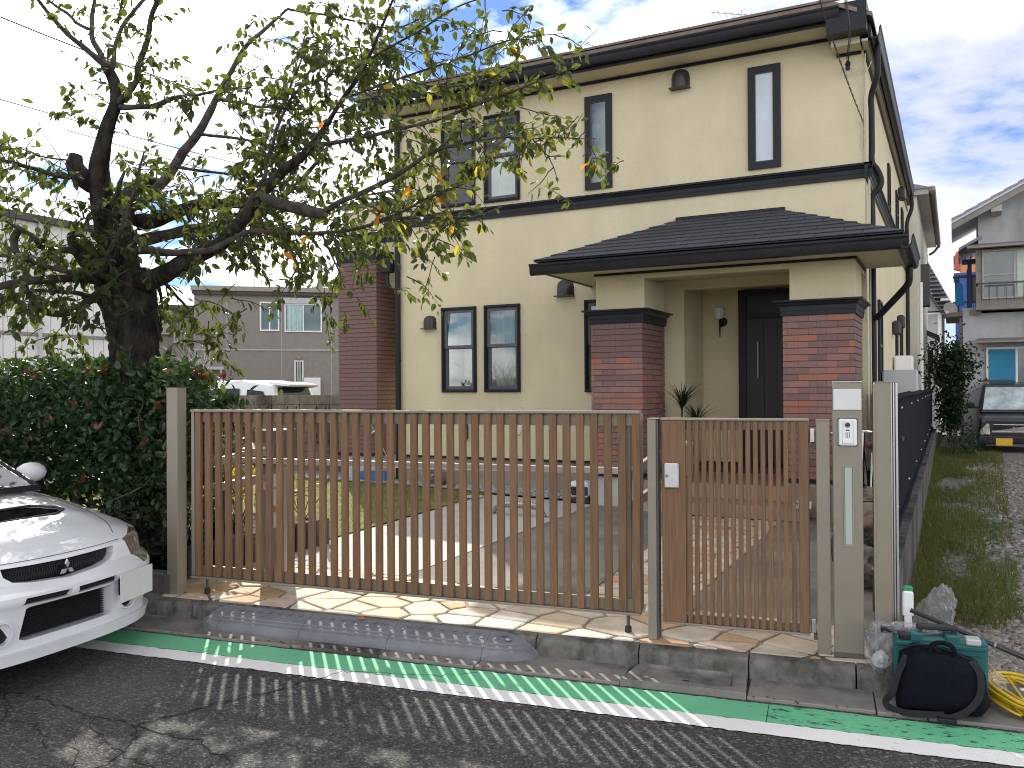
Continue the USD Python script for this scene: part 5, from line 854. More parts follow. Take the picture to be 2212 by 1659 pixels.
# ---------------------------------------------------------------- cherry tree
BR=[('t',[[-5.77,4.68,1.22,0.228],[-5.78,4.67,1.59,0.191],[-5.79,4.66,1.88,0.184],[-5.81,4.65,2.09,0.206],[-5.84,4.63,2.23,0.221],[-5.87,4.62,2.34,0.206]]),
('l',[[-5.87,4.62,2.33,0.176],[-5.91,4.65,2.55,0.133],[-5.93,4.69,2.75,0.112],[-5.97,4.73,2.95,0.083],[-6.08,4.95,3.16,0.058],[-6.1,5.16,3.22,0.056]]),
('l',[[-5.88,4.61,2.36,0.162],[-5.85,4.51,2.57,0.123],[-5.85,4.45,2.81,0.101],[-5.84,4.4,3.03,0.089],[-5.79,4.37,3.22,0.074],[-5.69,4.36,3.44,0.056],[-5.64,4.39,3.6,0.049],[-5.64,4.38,3.76,0.046],[-5.69,4.36,3.87,0.042]]),
('k',[[-5.89,4.38,3.01,0.078],[-5.98,4.33,3.1,0.086],[-6.01,4.31,3.19,0.071],[-6.0,4.32,3.25,0.05]]),
('b',[[-5.69,4.36,3.87,0.035],[-5.76,4.21,4.0,0.028],[-5.84,4.06,4.12,0.022],[-5.88,3.92,4.28,0.017],[-5.87,3.81,4.41,0.013]]),
('b',[[-5.7,4.35,3.87,0.032],[-5.85,4.39,4.08,0.029],[-5.97,4.44,4.27,0.025],[-6.04,4.51,4.6,0.018],[-6.11,4.59,4.91,0.015]]),
('b',[[-5.91,4.36,4.22,0.018],[-6.16,4.34,4.38,0.016],[-6.32,4.26,4.51,0.013]]),
('b',[[-5.66,4.38,3.87,0.028],[-5.72,4.45,4.1,0.021],[-5.76,4.55,4.28,0.022],[-5.69,4.69,4.53,0.018],[-5.64,4.83,4.76,0.015]]),
('b',[[-5.79,4.53,4.3,0.014],[-5.77,4.54,4.45,0.013],[-5.74,4.55,4.63,0.009]]),
('b',[[-5.62,4.4,3.61,0.035],[-5.44,4.38,3.69,0.031],[-5.35,4.37,3.81,0.027],[-5.26,4.35,3.99,0.027],[-5.1,4.32,4.25,0.023],[-4.97,4.27,4.44,0.016]]),
('b',[[-5.62,4.4,3.58,0.032],[-5.4,4.4,3.55,0.028],[-5.18,4.4,3.53,0.027],[-5.05,4.41,3.56,0.024],[-4.79,4.38,3.53,0.016],[-4.54,4.39,3.53,0.013],[-4.28,4.41,3.51,0.008]]),
('l',[[-5.97,4.73,2.91,0.053],[-5.96,4.9,3.0,0.05],[-5.92,5.03,3.15,0.047],[-5.92,5.15,3.3,0.047],[-5.89,5.27,3.5,0.044],[-5.86,5.4,3.69,0.041],[-5.82,5.47,3.85,0.037],[-5.8,5.54,4.01,0.033],[-5.75,5.68,4.31,0.025],[-5.71,5.81,4.56,0.021],[-5.63,5.96,4.75,0.017],[-5.51,6.13,4.98,0.013]]),
('l',[[-5.66,4.61,2.27,0.087],[-5.45,4.61,2.3,0.082],[-5.05,4.59,2.42,0.069],[-4.79,4.61,2.51,0.061],[-4.55,4.62,2.68,0.05],[-4.5,4.64,2.78,0.047],[-4.36,4.66,2.9,0.043],[-4.2,4.69,3.02,0.04],[-4.09,4.74,3.11,0.033],[-4.0,4.78,3.23,0.03],[-3.9,4.78,3.34,0.02],[-3.79,4.78,3.46,0.016],[-3.66,4.85,3.68,0.013],[-3.47,4.83,3.96,0.01],[-3.38,4.87,4.2,0.008]]),
('b',[[-4.02,4.77,3.17,0.023],[-3.85,4.75,3.15,0.021],[-3.62,4.76,3.16,0.019],[-3.35,4.78,3.18,0.017],[-3.06,4.82,3.21,0.015],[-2.77,4.86,3.28,0.014],[-2.49,4.89,3.34,0.01],[-2.25,4.9,3.39,0.007],[-2.09,4.98,3.45,0.004]]),
('b',[[-4.5,4.64,2.89,0.023],[-4.51,4.75,2.98,0.02],[-4.58,4.94,3.3,0.018],[-4.6,5.04,3.52,0.016],[-4.56,5.28,3.9,0.013],[-4.49,5.54,4.27,0.011]]),
('b',[[-4.62,5.03,3.54,0.014],[-4.55,5.17,3.93,0.011],[-4.55,5.28,4.26,0.007]]),
('s',[[-4.42,4.63,2.83,0.033],[-4.3,4.63,2.77,0.046],[-4.12,4.67,2.71,0.046],[-3.97,4.69,2.67,0.045],[-3.9,4.73,2.66,0.039]]),
('b',[[-3.9,4.73,2.68,0.029],[-3.78,4.73,2.73,0.027],[-3.63,4.75,2.77,0.026],[-3.43,4.8,2.85,0.024],[-3.28,4.82,2.92,0.02],[-3.06,4.82,3.01,0.017],[-2.79,4.85,3.04,0.014],[-2.61,4.83,3.11,0.01],[-2.56,4.86,3.21,0.007]]),
('b',[[-3.03,4.84,3.03,0.012],[-2.9,4.8,3.09,0.011],[-2.87,4.81,3.17,0.009]]),
('b',[[-2.84,4.82,3.03,0.009],[-2.47,4.79,3.01,0.007],[-2.18,4.83,2.97,0.006],[-1.92,4.85,2.94,0.003]]),
('b',[[-2.33,4.81,2.99,0.006],[-2.22,4.81,2.85,0.005],[-2.16,4.84,2.72,0.003]]),
('b',[[-5.66,4.61,2.53,0.047],[-5.16,4.53,2.46,0.035],[-4.79,4.5,2.44,0.03],[-4.57,4.5,2.5,0.026],[-4.35,4.5,2.54,0.024],[-3.99,4.57,2.5,0.021],[-3.62,4.65,2.51,0.017],[-3.3,4.7,2.56,0.014],[-2.98,4.76,2.55,0.012],[-2.73,4.77,2.53,0.009],[-2.56,4.86,2.6,0.006]]),
('b',[[-3.48,4.67,2.54,0.012],[-3.22,4.69,2.6,0.011],[-3.06,4.71,2.67,0.009],[-2.79,4.74,2.74,0.006]]),
('b',[[-3.2,4.7,2.55,0.008],[-3.05,4.72,2.46,0.005],[-3.01,4.74,2.33,0.003]]),
('l',[[-5.83,4.75,2.79,0.075],[-5.86,4.95,2.84,0.065],[-5.85,5.18,2.96,0.055],[-5.83,5.42,3.06,0.053],[-5.69,5.72,3.1,0.046],[-5.65,5.96,3.1,0.038],[-5.58,6.33,3.39,0.027],[-5.47,6.61,3.75,0.018]]),
('l',[[-5.91,4.82,2.65,0.057],[-5.73,5.13,2.77,0.051],[-5.64,5.4,2.85,0.048],[-5.54,5.68,2.92,0.033],[-5.32,5.91,2.77,0.021],[-5.21,5.97,2.6,0.012]]),
('l',[[-5.88,4.55,2.28,0.131],[-5.89,4.44,2.36,0.115],[-5.88,4.33,2.45,0.099],[-5.9,4.26,2.55,0.084],[-5.93,4.25,2.62,0.063]]),
('b',[[-5.88,4.27,2.48,0.039],[-5.89,4.15,2.48,0.035],[-5.86,3.94,2.48,0.027],[-5.83,3.85,2.53,0.023],[-5.87,3.71,2.61,0.013],[-5.94,3.56,2.69,0.01]]),
('b',[[-5.91,3.8,2.37,0.03],[-5.94,3.79,2.5,0.04],[-5.9,3.81,2.6,0.03]]),
('b',[[-5.8,4.43,2.3,0.032],[-5.75,4.23,2.31,0.028],[-5.69,4.03,2.29,0.025],[-5.72,3.79,2.33,0.019],[-5.73,3.56,2.35,0.016],[-5.83,3.4,2.37,0.012]]),
('b',[[-5.86,4.39,2.28,0.05],[-5.84,4.18,2.27,0.045],[-5.83,3.96,2.24,0.044],[-5.82,3.74,2.19,0.039],[-5.89,3.59,2.14,0.032],[-5.99,3.43,2.1,0.025]]),
('b',[[-5.93,4.36,2.16,0.032],[-5.85,4.17,2.16,0.021],[-5.81,3.86,2.14,0.016],[-5.84,3.62,2.07,0.013],[-5.9,3.47,2.01,0.009]]),
('b',[[-5.9,4.49,2.2,0.065],[-5.91,4.37,2.13,0.046],[-5.91,4.26,2.05,0.042],[-5.95,4.13,2.01,0.04],[-5.97,4.0,2.04,0.034],[-5.95,3.9,2.13,0.027],[-5.98,3.88,2.25,0.02]]),
('b',[[-5.9,4.15,2.0,0.012],[-5.71,4.19,2.0,0.01],[-5.71,4.19,1.92,0.014],[-5.6,4.2,1.89,0.01],[-5.52,4.23,1.88,0.007]]),
('b',[[-6.0,4.32,3.14,0.032],[-5.98,4.21,3.04,0.028],[-5.9,3.92,3.04,0.022],[-5.84,3.72,3.03,0.019],[-5.94,3.56,3.04,0.013]]),
('b',[[-5.95,4.23,3.18,0.009],[-5.95,4.0,3.15,0.007],[-5.91,3.8,3.16,0.006],[-5.98,3.65,3.1,0.004]]),
('b',[[-5.86,4.39,2.91,0.029],[-5.67,4.37,2.85,0.025],[-5.52,4.34,2.96,0.021],[-5.49,4.36,3.07,0.014]]),
('b',[[-5.85,4.4,2.3,0.05],[-5.69,4.37,2.46,0.042],[-5.44,4.27,2.6,0.027],[-5.28,4.24,2.81,0.017],[-5.2,4.28,3.15,0.008]]),
('b',[[-5.76,4.78,2.37,0.03],[-5.79,4.99,2.29,0.019],[-5.74,5.13,2.14,0.014],[-5.64,5.19,1.93,0.008]]),
('b',[[-5.73,4.8,2.34,0.026],[-5.75,4.9,2.16,0.015],[-5.77,4.9,1.9,0.009]]),
('b',[[-4.2,4.57,2.54,0.013],[-4.09,4.63,2.34,0.01],[-4.06,4.65,2.15,0.006]]),
('b',[[-3.88,4.63,2.52,0.01],[-3.78,4.68,2.32,0.008],[-3.75,4.7,2.16,0.005]]),
('b',[[-3.73,4.81,3.67,0.013],[-3.47,4.83,3.76,0.011],[-3.22,4.85,3.84,0.009],[-2.99,4.96,4.0,0.008],[-2.77,5.08,4.09,0.005]]),
('b',[[-3.79,4.78,3.46,0.013],[-3.5,4.82,3.52,0.011],[-3.16,4.88,3.59,0.009],[-2.86,4.92,3.64,0.008],[-2.54,4.97,3.71,0.006],[-2.25,5.13,3.75,0.003]]),
('b',[[-3.36,4.83,3.55,0.009],[-3.03,4.84,3.44,0.008],[-2.7,4.89,3.44,0.006],[-2.47,4.9,3.56,0.004],[-2.4,4.93,3.79,0.003]]),
('b',[[-5.17,5.75,4.76,0.016],[-4.54,5.73,4.55,0.012],[-4.05,5.77,4.38,0.009],[-3.73,5.82,4.45,0.007]]),
('b',[[-5.79,5.55,4.01,0.021],[-5.32,5.57,3.88,0.016],[-4.9,5.56,3.79,0.012]]),
('b',[[-5.88,5.39,3.67,0.02],[-5.39,5.42,3.57,0.016],[-5.04,5.49,3.46,0.012]]),
('b',[[-5.88,5.17,3.34,0.02],[-5.59,5.2,3.27,0.016],[-5.24,5.27,3.2,0.012]])]
T = thing('cherry_tree', 'old gnarled cherry tree with thick dark trunk and spreading leafy branches', 'tree')
tr = np.random.default_rng(33); trunkp = None
def barked(P, R, n, amp, f, seed):
    v, fc = tube(P, R, n); c = np.repeat(np.asarray(P), n, 0); c = np.vstack([c, P[0], P[-1]]); d = v-c; L = np.linalg.norm(d, axis=1, keepdims=True)
    return v+d/np.maximum(L, 1e-6)*((meshkit.fbm(v*np.array([f, f, f*.45]), 4, seed)-.5)[:, None]*amp*2)*np.minimum(1, L/.03), fc
def resample(P, step):
    P = np.asarray(P, float); d = np.r_[0, np.cumsum(np.linalg.norm(np.diff(P[:, :3], axis=0), axis=1))]; n = max(3, int(d[-1]/step)); t = np.linspace(0, d[-1], n); return np.column_stack([np.interp(t, d, P[:, k]) for k in range(P.shape[1])])
base = BR[0][1]; base = [[-5.76, 4.69, -.1, .30], [-5.765, 4.69, .25, .25], [-5.77, 4.68, .8, .225]]+[list(b) for b in base[0:]]
Q = resample(smoothline(base, 6), .03); trunk = put('trunk', barked(Q[:, :3], Q[:, 3], 48, .05, 15., 3), 'bark', T, smooth=True)
twig_src = []
for bi, (k, P) in enumerate(BR[1:]):
    S_ = smoothline(P, 5); S_ = resample(S_, .05 if k in 'lks' else .06); w = np.array(S_)
    w[:, :3] += (meshkit.noise(np.column_stack([w[:, 0]*6+bi, w[:, 1]*6, w[:, 2]*6]), bi)-.5)[:, None]*np.array([.03, .03, .02])*(k == 'b')
    thick = k in 'lks'
    put({'l': 'limb', 'k': 'burl', 's': 'cut_limb', 'b': 'branch'}[k], barked(w[:, :3], w[:, 3]*(.9 if thick else .74), 14 if thick else 8, .012 if thick else .004, 14. if thick else 30., bi), 'bark' if thick and P[0][3] > .06 else 'bark_branch', T, smooth=True)
    twig_src.append((k, w))
tw_tubes, LP, LD, LN, LS = [], [], [], [], []
bk = np.random.default_rng(44)
def leafy(P, n, size, droop=.8):
    """n leaves hung along the polyline P"""
    t = bk.uniform(.12, 1, n); i = np.clip((t*(len(P)-1)).astype(int), 0, len(P)-2); f = (t*(len(P)-1)-i)[:, None]; p = P[i]*(1-f)+P[i+1]*f; d = P[i+1]-P[i]; d /= np.linalg.norm(d, axis=1, keepdims=True)
    s = bk.normal(0, 1, (n, 3)); D = d*.55+s*.55; D[:, 2] -= droop*bk.uniform(.3, 1.3, n); N = bk.normal(0, .6, (n, 3)); N[:, 2] += .8
    LP.append(p+s*.01); LD.append(D); LN.append(N); LS.append(size*bk.uniform(.55, 1.2, n))
for k, w in twig_src:
    P, R = w[:, :3], w[:, 3]; L = np.linalg.norm(np.diff(P, axis=0), axis=1).sum()
    mid = P[len(P)//2]
    # how leafy this limb is: full on the right hand crown, thin at the upper left
    if k in 'ks': continue
    left_up = (mid[2] > 3.25 and mid[0] < -5.35); dens = 5.0 if left_up else 13.
    if k == 'l': dens *= .9
    nt = int(L*dens)
    for _ in range(nt):
        u = bk.uniform(.25 if k == 'l' else .08, 1.0); j = min(int(u*(len(P)-1)), len(P)-2)
        if R[j] > .075 and bk.random() < .7: continue
        a = P[j]; d = P[j+1]-P[j]; d /= np.linalg.norm(d)+1e-9
        o = bk.normal(0, 1, 3); o -= d*(o@d); o /= np.linalg.norm(o)
        v = d*.55+o*.8+np.array([0, 0, bk.uniform(-.25, .45)]); v /= np.linalg.norm(v); Lt = bk.uniform(.14, .5)*(.75 if R[j] < .012 else 1)
        pts = [a]; 
        for q in range(5): v = v+bk.normal(0, .16, 3)+np.array([0, 0, -.07]); v /= np.linalg.norm(v); pts.append(pts[-1]+v*Lt/5)
        pts = np.array(pts); tw_tubes.append(tube(pts, np.linspace(.0042, .0015, 6), 4, False))
        leafy(pts, int(bk.integers(5, 12)*(.5 if left_up else 1.0)*Lt/.3)+2, .080)
    m = int(L*(4 if left_up else 9)*(R.mean() < .03)); 
    if m: leafy(P[len(P)//5:], m, .078)
# bare winter twigs at the far left
for _ in range(26):
    a = np.array([-6.45, 4.15, 2.95])+bk.normal(0, 1, 3)*np.array([.45, .25, .28]); v = np.array([-.5, -.15, .55])+bk.normal(0, .5, 3); pts = [a]
    for q in range(6): v = v+bk.normal(0, .2, 3); v /= np.linalg.norm(v); pts.append(pts[-1]+v*.11)
    tw_tubes.append(tube(np.array(pts), np.linspace(.004, .0012, 7), 4, False)); leafy(np.array(pts), 2, .075)
# thick foliage in the middle and hanging sprays at the right of the trunk
CL = [((-4.9, 5.25, 3.15), (.55, .45, .35), 62), ((-5.25, 5.2, 2.72), (.5, .4, .28), 48), ((-4.55, 5.5, 2.72), (.5, .45, .30), 42), ((-4.6, 5.2, 3.65), (.5, .45, .35), 50), ((-5.6, 4.9, 3.0), (.3, .4, .25), 22), ((-4.1, 5.6, 3.3), (.4, .4, .4), 30),
      ((-3.95, 5.4, 3.95), (.55, .5, .3), 46), ((-4.7, 5.6, 4.2), (.5, .4, .3), 30), ((-3.3, 5.7, 4.2), (.55, .4, .25), 26), ((-3.75, 5.75, 2.7), (.4, .3, .22), 20), ((-3.3, 5.75, 3.3), (.45, .3, .35), 30), ((-2.75, 6.0, 3.35), (.35, .3, .25), 16), ((-4.3, 5.7, 2.30), (.35, .3, .18), 14), ((-5.3, 4.95, 1.78), (.10, .2, .2), 13), ((-5.2, 5.0, 2.05), (.12, .2, .15), 10),
      ((-6.25, 4.2, 2.35), (.3, .3, .25), 20), ((-6.4, 4.1, 2.05), (.3, .3, .15), 12), ((-6.45, 4.2, 2.65), (.25, .3, .2), 10), ((-6.2, 4.3, 1.85), (.2, .3, .1), 6), ((-5.8, 4.35, 2.75), (.2, .2, .2), 12), ((-5.55, 4.3, 2.35), (.15, .15, .15), 5)]
for c, s, n in CL:
    for _ in range(int(n*(.72 if c[0] > -4.4 else .82))):
        a = np.array(c)+bk.normal(0, .62, 3)*np.array(s); v = bk.normal(0, 1, 3)*np.array([1, 1, .5]); v /= np.linalg.norm(v); pts = [a]; Lt = bk.uniform(.2, .45)
        for q in range(5): v = v+bk.normal(0, .15, 3)+np.array([0, 0, -.14]); v /= np.linalg.norm(v); pts.append(pts[-1]+v*Lt/5)
        pts = np.array(pts); tw_tubes.append(tube(pts, np.linspace(.005, .0015, 6), 4, False)); leafy(pts, int(bk.integers(8, 15)), .080)
put('twigs', cat_(tw_tubes), 'bark_branch', T, kind='stuff')
LP, LD, LN, LS = np.vstack(LP), np.vstack(LD), np.vstack(LN), np.concatenate(LS)
camv = LP-np.array([0, 0, EYE]); dist = np.linalg.norm(camv, axis=1); near = np.argsort(dist/LS)[:298]
ns = np.ones(len(LP), bool); ns[near] = False
put('foliage', leaves(LP[ns], LD[ns], LN[ns], LS[ns], .8), 'cherry_leaf', T, kind='stuff')
for i in near: put('leaf', leaves(LP[i:i+1], LD[i:i+1], LN[i:i+1], LS[i:i+1], .8), 'cherry_leaf_one', T)
print('tree leaves', len(LP))
# ---------------------------------------------------------------- hedge
HG = thing('hedge', 'dense dark hedge with red shoot tips between white car and gate post', 'hedge', O, GA)
hr = np.random.default_rng(12)
for k in range(22):
    s = -3.62-.24*k+hr.normal(0, .06); t = hr.uniform(.25, .7); P = [np.array([s, t, -.05])]; v = np.array([hr.normal(0, .15), hr.normal(-.05, .12), 1.])
    for q in range(7): v = v+hr.normal(0, .14, 3); v /= np.linalg.norm(v); P.append(P[-1]+v*.19)
    put('stem', tube(smoothline(P, 3), np.linspace(hr.uniform(.012, .03), .006, 3*(len(P)-1)+1), 7), 'stem', HG, smooth=True)
    for b in range(5):
        a = P[int(hr.integers(2, 7))]; v = np.array([hr.normal(0, .8), hr.normal(-.5, .5), .4]); pp = [a]
        for q in range(5): v = v+hr.normal(0, .25, 3); v /= np.linalg.norm(v); pp.append(pp[-1]+v*.11)
        put('side_stem', tube(np.array(pp), np.linspace(.008, .003, 6), 5), 'stem', HG)
n = 60000; s = -3.40-hr.random(n)**1.25*5.2; z = hr.random(n)**.7*1.72; t = hr.random(n)**1.2*1.35
edge = meshkit.fbm(np.column_stack([s*1.6, t*1.6, z*1.6]), 4, 5); top = 1.54+.18*meshkit.fbm(np.column_stack([s*1.8, t*1.8, 0*s]), 3, 9)*2-.1
face = .02+.35*meshkit.fbm(np.column_stack([s*2.0, z*2.0, 0*s+3]), 3, 15)
keep = (z < top) & (t > face-.12) & (edge > .34-.26*(z > .85)+.07*(z < .5)) & (s < -3.42-.62*np.maximum(t-.15, 0)+np.where(z < 1.25, .12, 0)*(t > .3)+.05*(edge-.5))
print('hedge'); keep &= (hr.random(n) < np.where(z < .7, .75, 1.)*np.where((t > face+.45) & (z < top-.35), .5, 1.0)*np.where(z < .55, .6, 1.))
P = np.column_stack([s, t, z])[keep]; n = len(P); D = hr.normal(0, .7, (n, 3)); D[:, 1] -= .35; D[:, 2] += .45; N = hr.normal(0, .5, (n, 3)); N[:, 2] += .8; N[:, 1] -= .3; Sz = hr.uniform(.045, .085, n)
Ew = np.array([0, 0, EYE])-O; Eg = np.array([Ew@gd, Ew@gn, Ew[2]]); near = np.argsort(np.linalg.norm(P-Eg, axis=1)+.8*(P[:, 0] < -5.2))[:298]; ns = np.ones(n, bool); ns[near] = False
put('foliage', leaves(P[ns], D[ns], N[ns], Sz[ns], .95), 'photinia_leaf', HG, kind='stuff')
for i in near: put('leaf', leaves(P[i:i+1], D[i:i+1], N[i:i+1], Sz[i:i+1], .95), 'photinia_leaf_one', HG)
RP, RD, RN, RS = [], [], [], []
for _ in range(48):
    s = hr.uniform(-6.5, -3.45); up = hr.random() < .65; c = np.array([s, hr.uniform(.1, .8) if up else hr.uniform(.0, .2), 1.50+.1*hr.random() if up else hr.uniform(.3, 1.4)])
    m = int(hr.integers(3, 7)); d = hr.normal(0, .5, (m, 3)); d[:, 2] += .9; RP.append(np.tile(c, (m, 1))); RD.append(d); RN.append(hr.normal(0, 1, (m, 3))); RS.append(hr.uniform(.05, .08, m))
put('red_shoots', leaves(np.vstack(RP), np.vstack(RD), np.vstack(RN), np.concatenate(RS), .8), 'red_leaf', HG, kind='stuff')
# shoots standing above the hedge
RP, RD, RN, RS, tb = [], [], [], [], []
for _ in range(40):
    a = np.array([hr.uniform(-5.6, -3.6), hr.uniform(.15, .9), 1.5]); b = a+np.array([hr.normal(0, .06), hr.normal(0, .06), hr.uniform(.1, .26)]); tb.append(tube([a, (a+b)/2+hr.normal(0, .01, 3), b], [.004, .003, .002], 4, False)); m = 7; t = hr.uniform(.35, 1, m)[:, None]
    d = hr.normal(0, .8, (m, 3)); d[:, 2] += .6; RP.append(a+(b-a)*t); RD.append(d); RN.append(hr.normal(0, .6, (m, 3))+[0, 0, .7]); RS.append(hr.uniform(.045, .08, m))
put('top_shoots', leaves(np.vstack(RP), np.vstack(RD), np.vstack(RN), np.concatenate(RS), .95), 'photinia_leaf', HG, kind='stuff'); put('shoot_stems', cat_(tb), 'stem', HG, kind='stuff')
put('hedge_kerb', cat_([cbx(-9+.4*k, -8.61+.4*k, -.05, .06, -.05, .13+.01*(k % 2), .01) for k in range(14)]), 'wall_block', label='low rough stone edging at the foot of the hedge behind the car', cat='edging')
e = stage.GetPrimAtPath('/World/hedge_kerb'); xx = UsdGeom.Xformable(e); xx.AddTranslateOp().Set(Gf.Vec3d(*O)); xx.AddRotateZOp().Set(math.degrees(GA))
# ---------------------------------------------------------------- planter and garden plants
PL = thing('planter_edging', 'ribbed dark concrete edging of the raised flower bed behind the driveway gate', 'edging')
for k in range(5): 
    y0 = 4.62+.34*k; put('edging_block', cat_([cbx(-5.25+0, -5.185, y0+.004, y0+.336, -.05, .235+.01*(k % 2), .006)]+[cbx(-5.19, -5.165, y0+.012+.065*j, y0+.062+.065*j, -.04, .22, .01) for j in range(5)]), 'wall_block', PL)
for k in range(3): put('edging_block', cbx(-5.25-.34*(k+1), -5.25-.34*k-.006, 6.25, 6.31, -.05, .23, .006), 'wall_block', PL)
put('bed_soil', grid(-7.4, -5.24, 4.4, 6.26, 24, 24, lambda x, y: .19+.05*meshkit.noise(np.column_stack([x.ravel()*5, y.ravel()*5, 0*x.ravel()])).reshape(x.shape)), 'soil', kind='structure')
def strap(loc, n, L, w, r, lean=(.5, 1.1), up=.7, m='strap_leaf'):
    V = []
    return blades(np.array(loc)+np.column_stack([r.normal(0, .02, n), r.normal(0, .02, n), np.zeros(n)]), r.uniform(.5, 1, n)*L, np.full(n, w), r.uniform(*lean, n), r, 4)
pr = np.random.default_rng(77)
def plant(name, label, cat, parts, group=None):
    t = thing(name, label, cat, group=group)
    for nm, me, m in parts: put(nm, me, m, t, kind='stuff' if nm in ('leaves', 'blades') else None)
    return t
for i, (x, y, lab) in enumerate(((-5.42, 4.75, 'variegated strap leaved plant at the front corner of the flower bed'), (-5.5, 5.12, 'dense dark strap leaved plant beside the flower bed edging, second from the front'), (-5.62, 5.5, 'low arching strap leaved plant in the middle of the flower bed'), (-5.9, 5.0, 'tall strap leaved plant at the back of the flower bed by the hedge'))):
    plant('bed_plant', lab, 'plant', group='strap leaved plants in the flower bed', parts=[('blades', cat_([strap((x+pr.normal(0, .08), y+pr.normal(0, .08), .2), 26, .30+.12*(i % 2), .014, pr) for _ in range(5)]), 'strap_leaf' if i in (0, 3) else 'dark_leaf')])
def leafclump(c, s, n, size, wid, r, upd=.2):
    P = np.array(c)+r.normal(0, .55, (n, 3))*np.array(s); D = r.normal(0, .8, (n, 3)); D[:, 2] += upd; N = r.normal(0, .5, (n, 3)); N[:, 2] += .8; return leaves(P, D, N, r.uniform(.6, 1.1, n)*size, wid)
def stems(c, n, h, r): return cat_([tube([np.array(c)+[r.normal(0, .05), r.normal(0, .05), 0], np.array(c)+[r.normal(0, .1), r.normal(0, .1), h*.6], np.array(c)+[r.normal(0, .16), r.normal(0, .16), h]], [.006, .005, .003], 5) for _ in range(n)])
plant('yellow_plant', 'yellow leaved autumn plant glowing behind the left part of the driveway gate', 'plant', [('stem', stems((-5.5, 5.45, .2), 9, .5, pr), 'stem'), ('leaves', leafclump((-5.48, 5.45, .62), (.22, .25, .17), 38, .12, .8, pr), 'yellow_leaf')])
plant('yellow_plant', 'sparse yellow orange plant leaning out past the gate motor post', 'plant', [('stem', stems((-5.35, 6.1, .2), 6, .42, pr), 'stem'), ('leaves', leafclump((-5.30, 6.1, .55), (.25, .15, .12), 14, .12, .8, pr), 'yellow_leaf')])
plant('green_shrub', 'bright green shrub at the back of the flower bed below the block wall', 'shrub', [('stem', stems((-6.3, 6.2, .1), 8, .8, pr), 'stem'), ('leaves', leafclump((-6.3, 6.2, .75), (.4, .4, .4), 320, .08, .9, pr), 'cherry_leaf')])
plant('broad_leaf_shrub', 'dark broad leaved shrub spilling over the top of the gate beside the tall left post', 'shrub', [('stem', stems((-6.0, 5.8, .0), 8, 1.3, pr), 'stem'), ('leaves', leafclump((-5.98, 5.75, 1.22), (.22, .25, .22), 190, .12, .75, pr), 'dark_leaf')])
bs = thing('bare_shrub', 'pale leafless twiggy bush behind the hedge right of the tree trunk', 'shrub'); put('twigs', cat_([tube(np.array([-7.9, 7.2, 1.2])+np.array([[0, 0, 0], [pr.normal(0, .12), pr.normal(0, .12), .35], [pr.normal(0, .3), pr.normal(0, .3), .75]]), [.008, .006, .003], 4) for _ in range(40)]), 'pale_line', bs); put('trunk', tube([(-7.9, 7.2, 0), (-7.9, 7.2, 1.22)], .03, 6), 'stem', bs)
PP = thing('potted_plant', 'spiky green dracaena growing in a pot beside the porch step', 'potted plant', (-3.02, 10.45, 0))
put('pot', lathe([(0, .0), (.12, 0), (.15, .28), (.16, .30), (.14, .30), (.13, .26), (0, .26)], 18), 'dark_eave', PP, smooth=40); put('stem', tube([(0, 0, .25), (.01, 0, .7), (0, 0, 1.2)], .012, 6), 'stem', PP); put('stem', tube([(.02, 0, .25), (.15, -.05, .6), (.22, -.1, .95)], .01, 6), 'stem', PP)
put('blades', cat_([blades(np.tile([[0, 0, 1.12]], (60, 1)), pr.uniform(.28, .48, 60), np.full(60, .02), pr.uniform(.25, 1.25, 60), pr, 5), blades(np.tile([[.22, -.1, .9]], (40, 1)), pr.uniform(.25, .45, 40), np.full(40, .02), pr.uniform(.3, 1.3, 40), pr, 5)]), 'dark_leaf', PP, kind='stuff')
SB = plant('dark_shrub', 'tall dark shrub growing against the plaster house beside the fence end', 'shrub', [('stem', stems((-.05, 21.5, -.1), 10, 2.0, pr), 'stem'), ('leaves', cat_([leafclump((-.05, 21.4, 1.85), (.40, .4, .48), 2600, .11, .8, pr), leafclump((-.08, 21.5, .95), (.24, .3, .55), 1800, .11, .8, pr), leafclump((-.38, 21.2, 2.3), (.2, .3, .15), 160, .07, .8, pr)]), 'dark_leaf')])
plant('green_vine', 'bright green vine showing in the gap behind the fence near the porch roof', 'plant', [('leaves', leafclump((-.72, 27, 1.5), (.12, .3, .5), 160, .08, .9, pr), 'weed_leaf')])
plant('green_bush', 'low leafy bush in front of the kei car wheel', 'bush', [('leaves', leafclump((.25, 20.5, .25), (.28, 1.0, .25), 700, .06, .8, pr), 'dark_leaf')])
# ---------------------------------------------------------------- the white car at the kerb (forward is +x, its left is +y)
CAR = thing('white_car', 'white sporty saloon with black grille and hood vent parked along the kerb before the hedge', 'car', GW(-3.02, -1.26, -.134), GA)
def outline(h, n=40, out=0.):
    f = np.interp(h, [.16, .215, .225, .28, .43, .465, .50, .535, .56, .645, .72, .85, 1.05], [.012, .0, .0, .004, -.018, -.042, -.04, -.012, .028, .05, .11, .29, .55])-out
    w = np.interp(h, [.16, .3, .6, .75, .9, 1.05], [.86, .885, .885, .872, .845, .82])+out
    q = np.sin(np.linspace(-math.pi/2, math.pi/2, n)); sgn = np.sign(q)
    fr_ = np.column_stack([-f-.60*(1-(1-np.abs(q)**2.7)**(1/2.7)), q*w]); rr = np.column_stack([-4.47+.32*(1-(1-np.abs(q)**3.2)**(1/3.2)), q*w])[::-1]
    return np.vstack([fr_, rr])
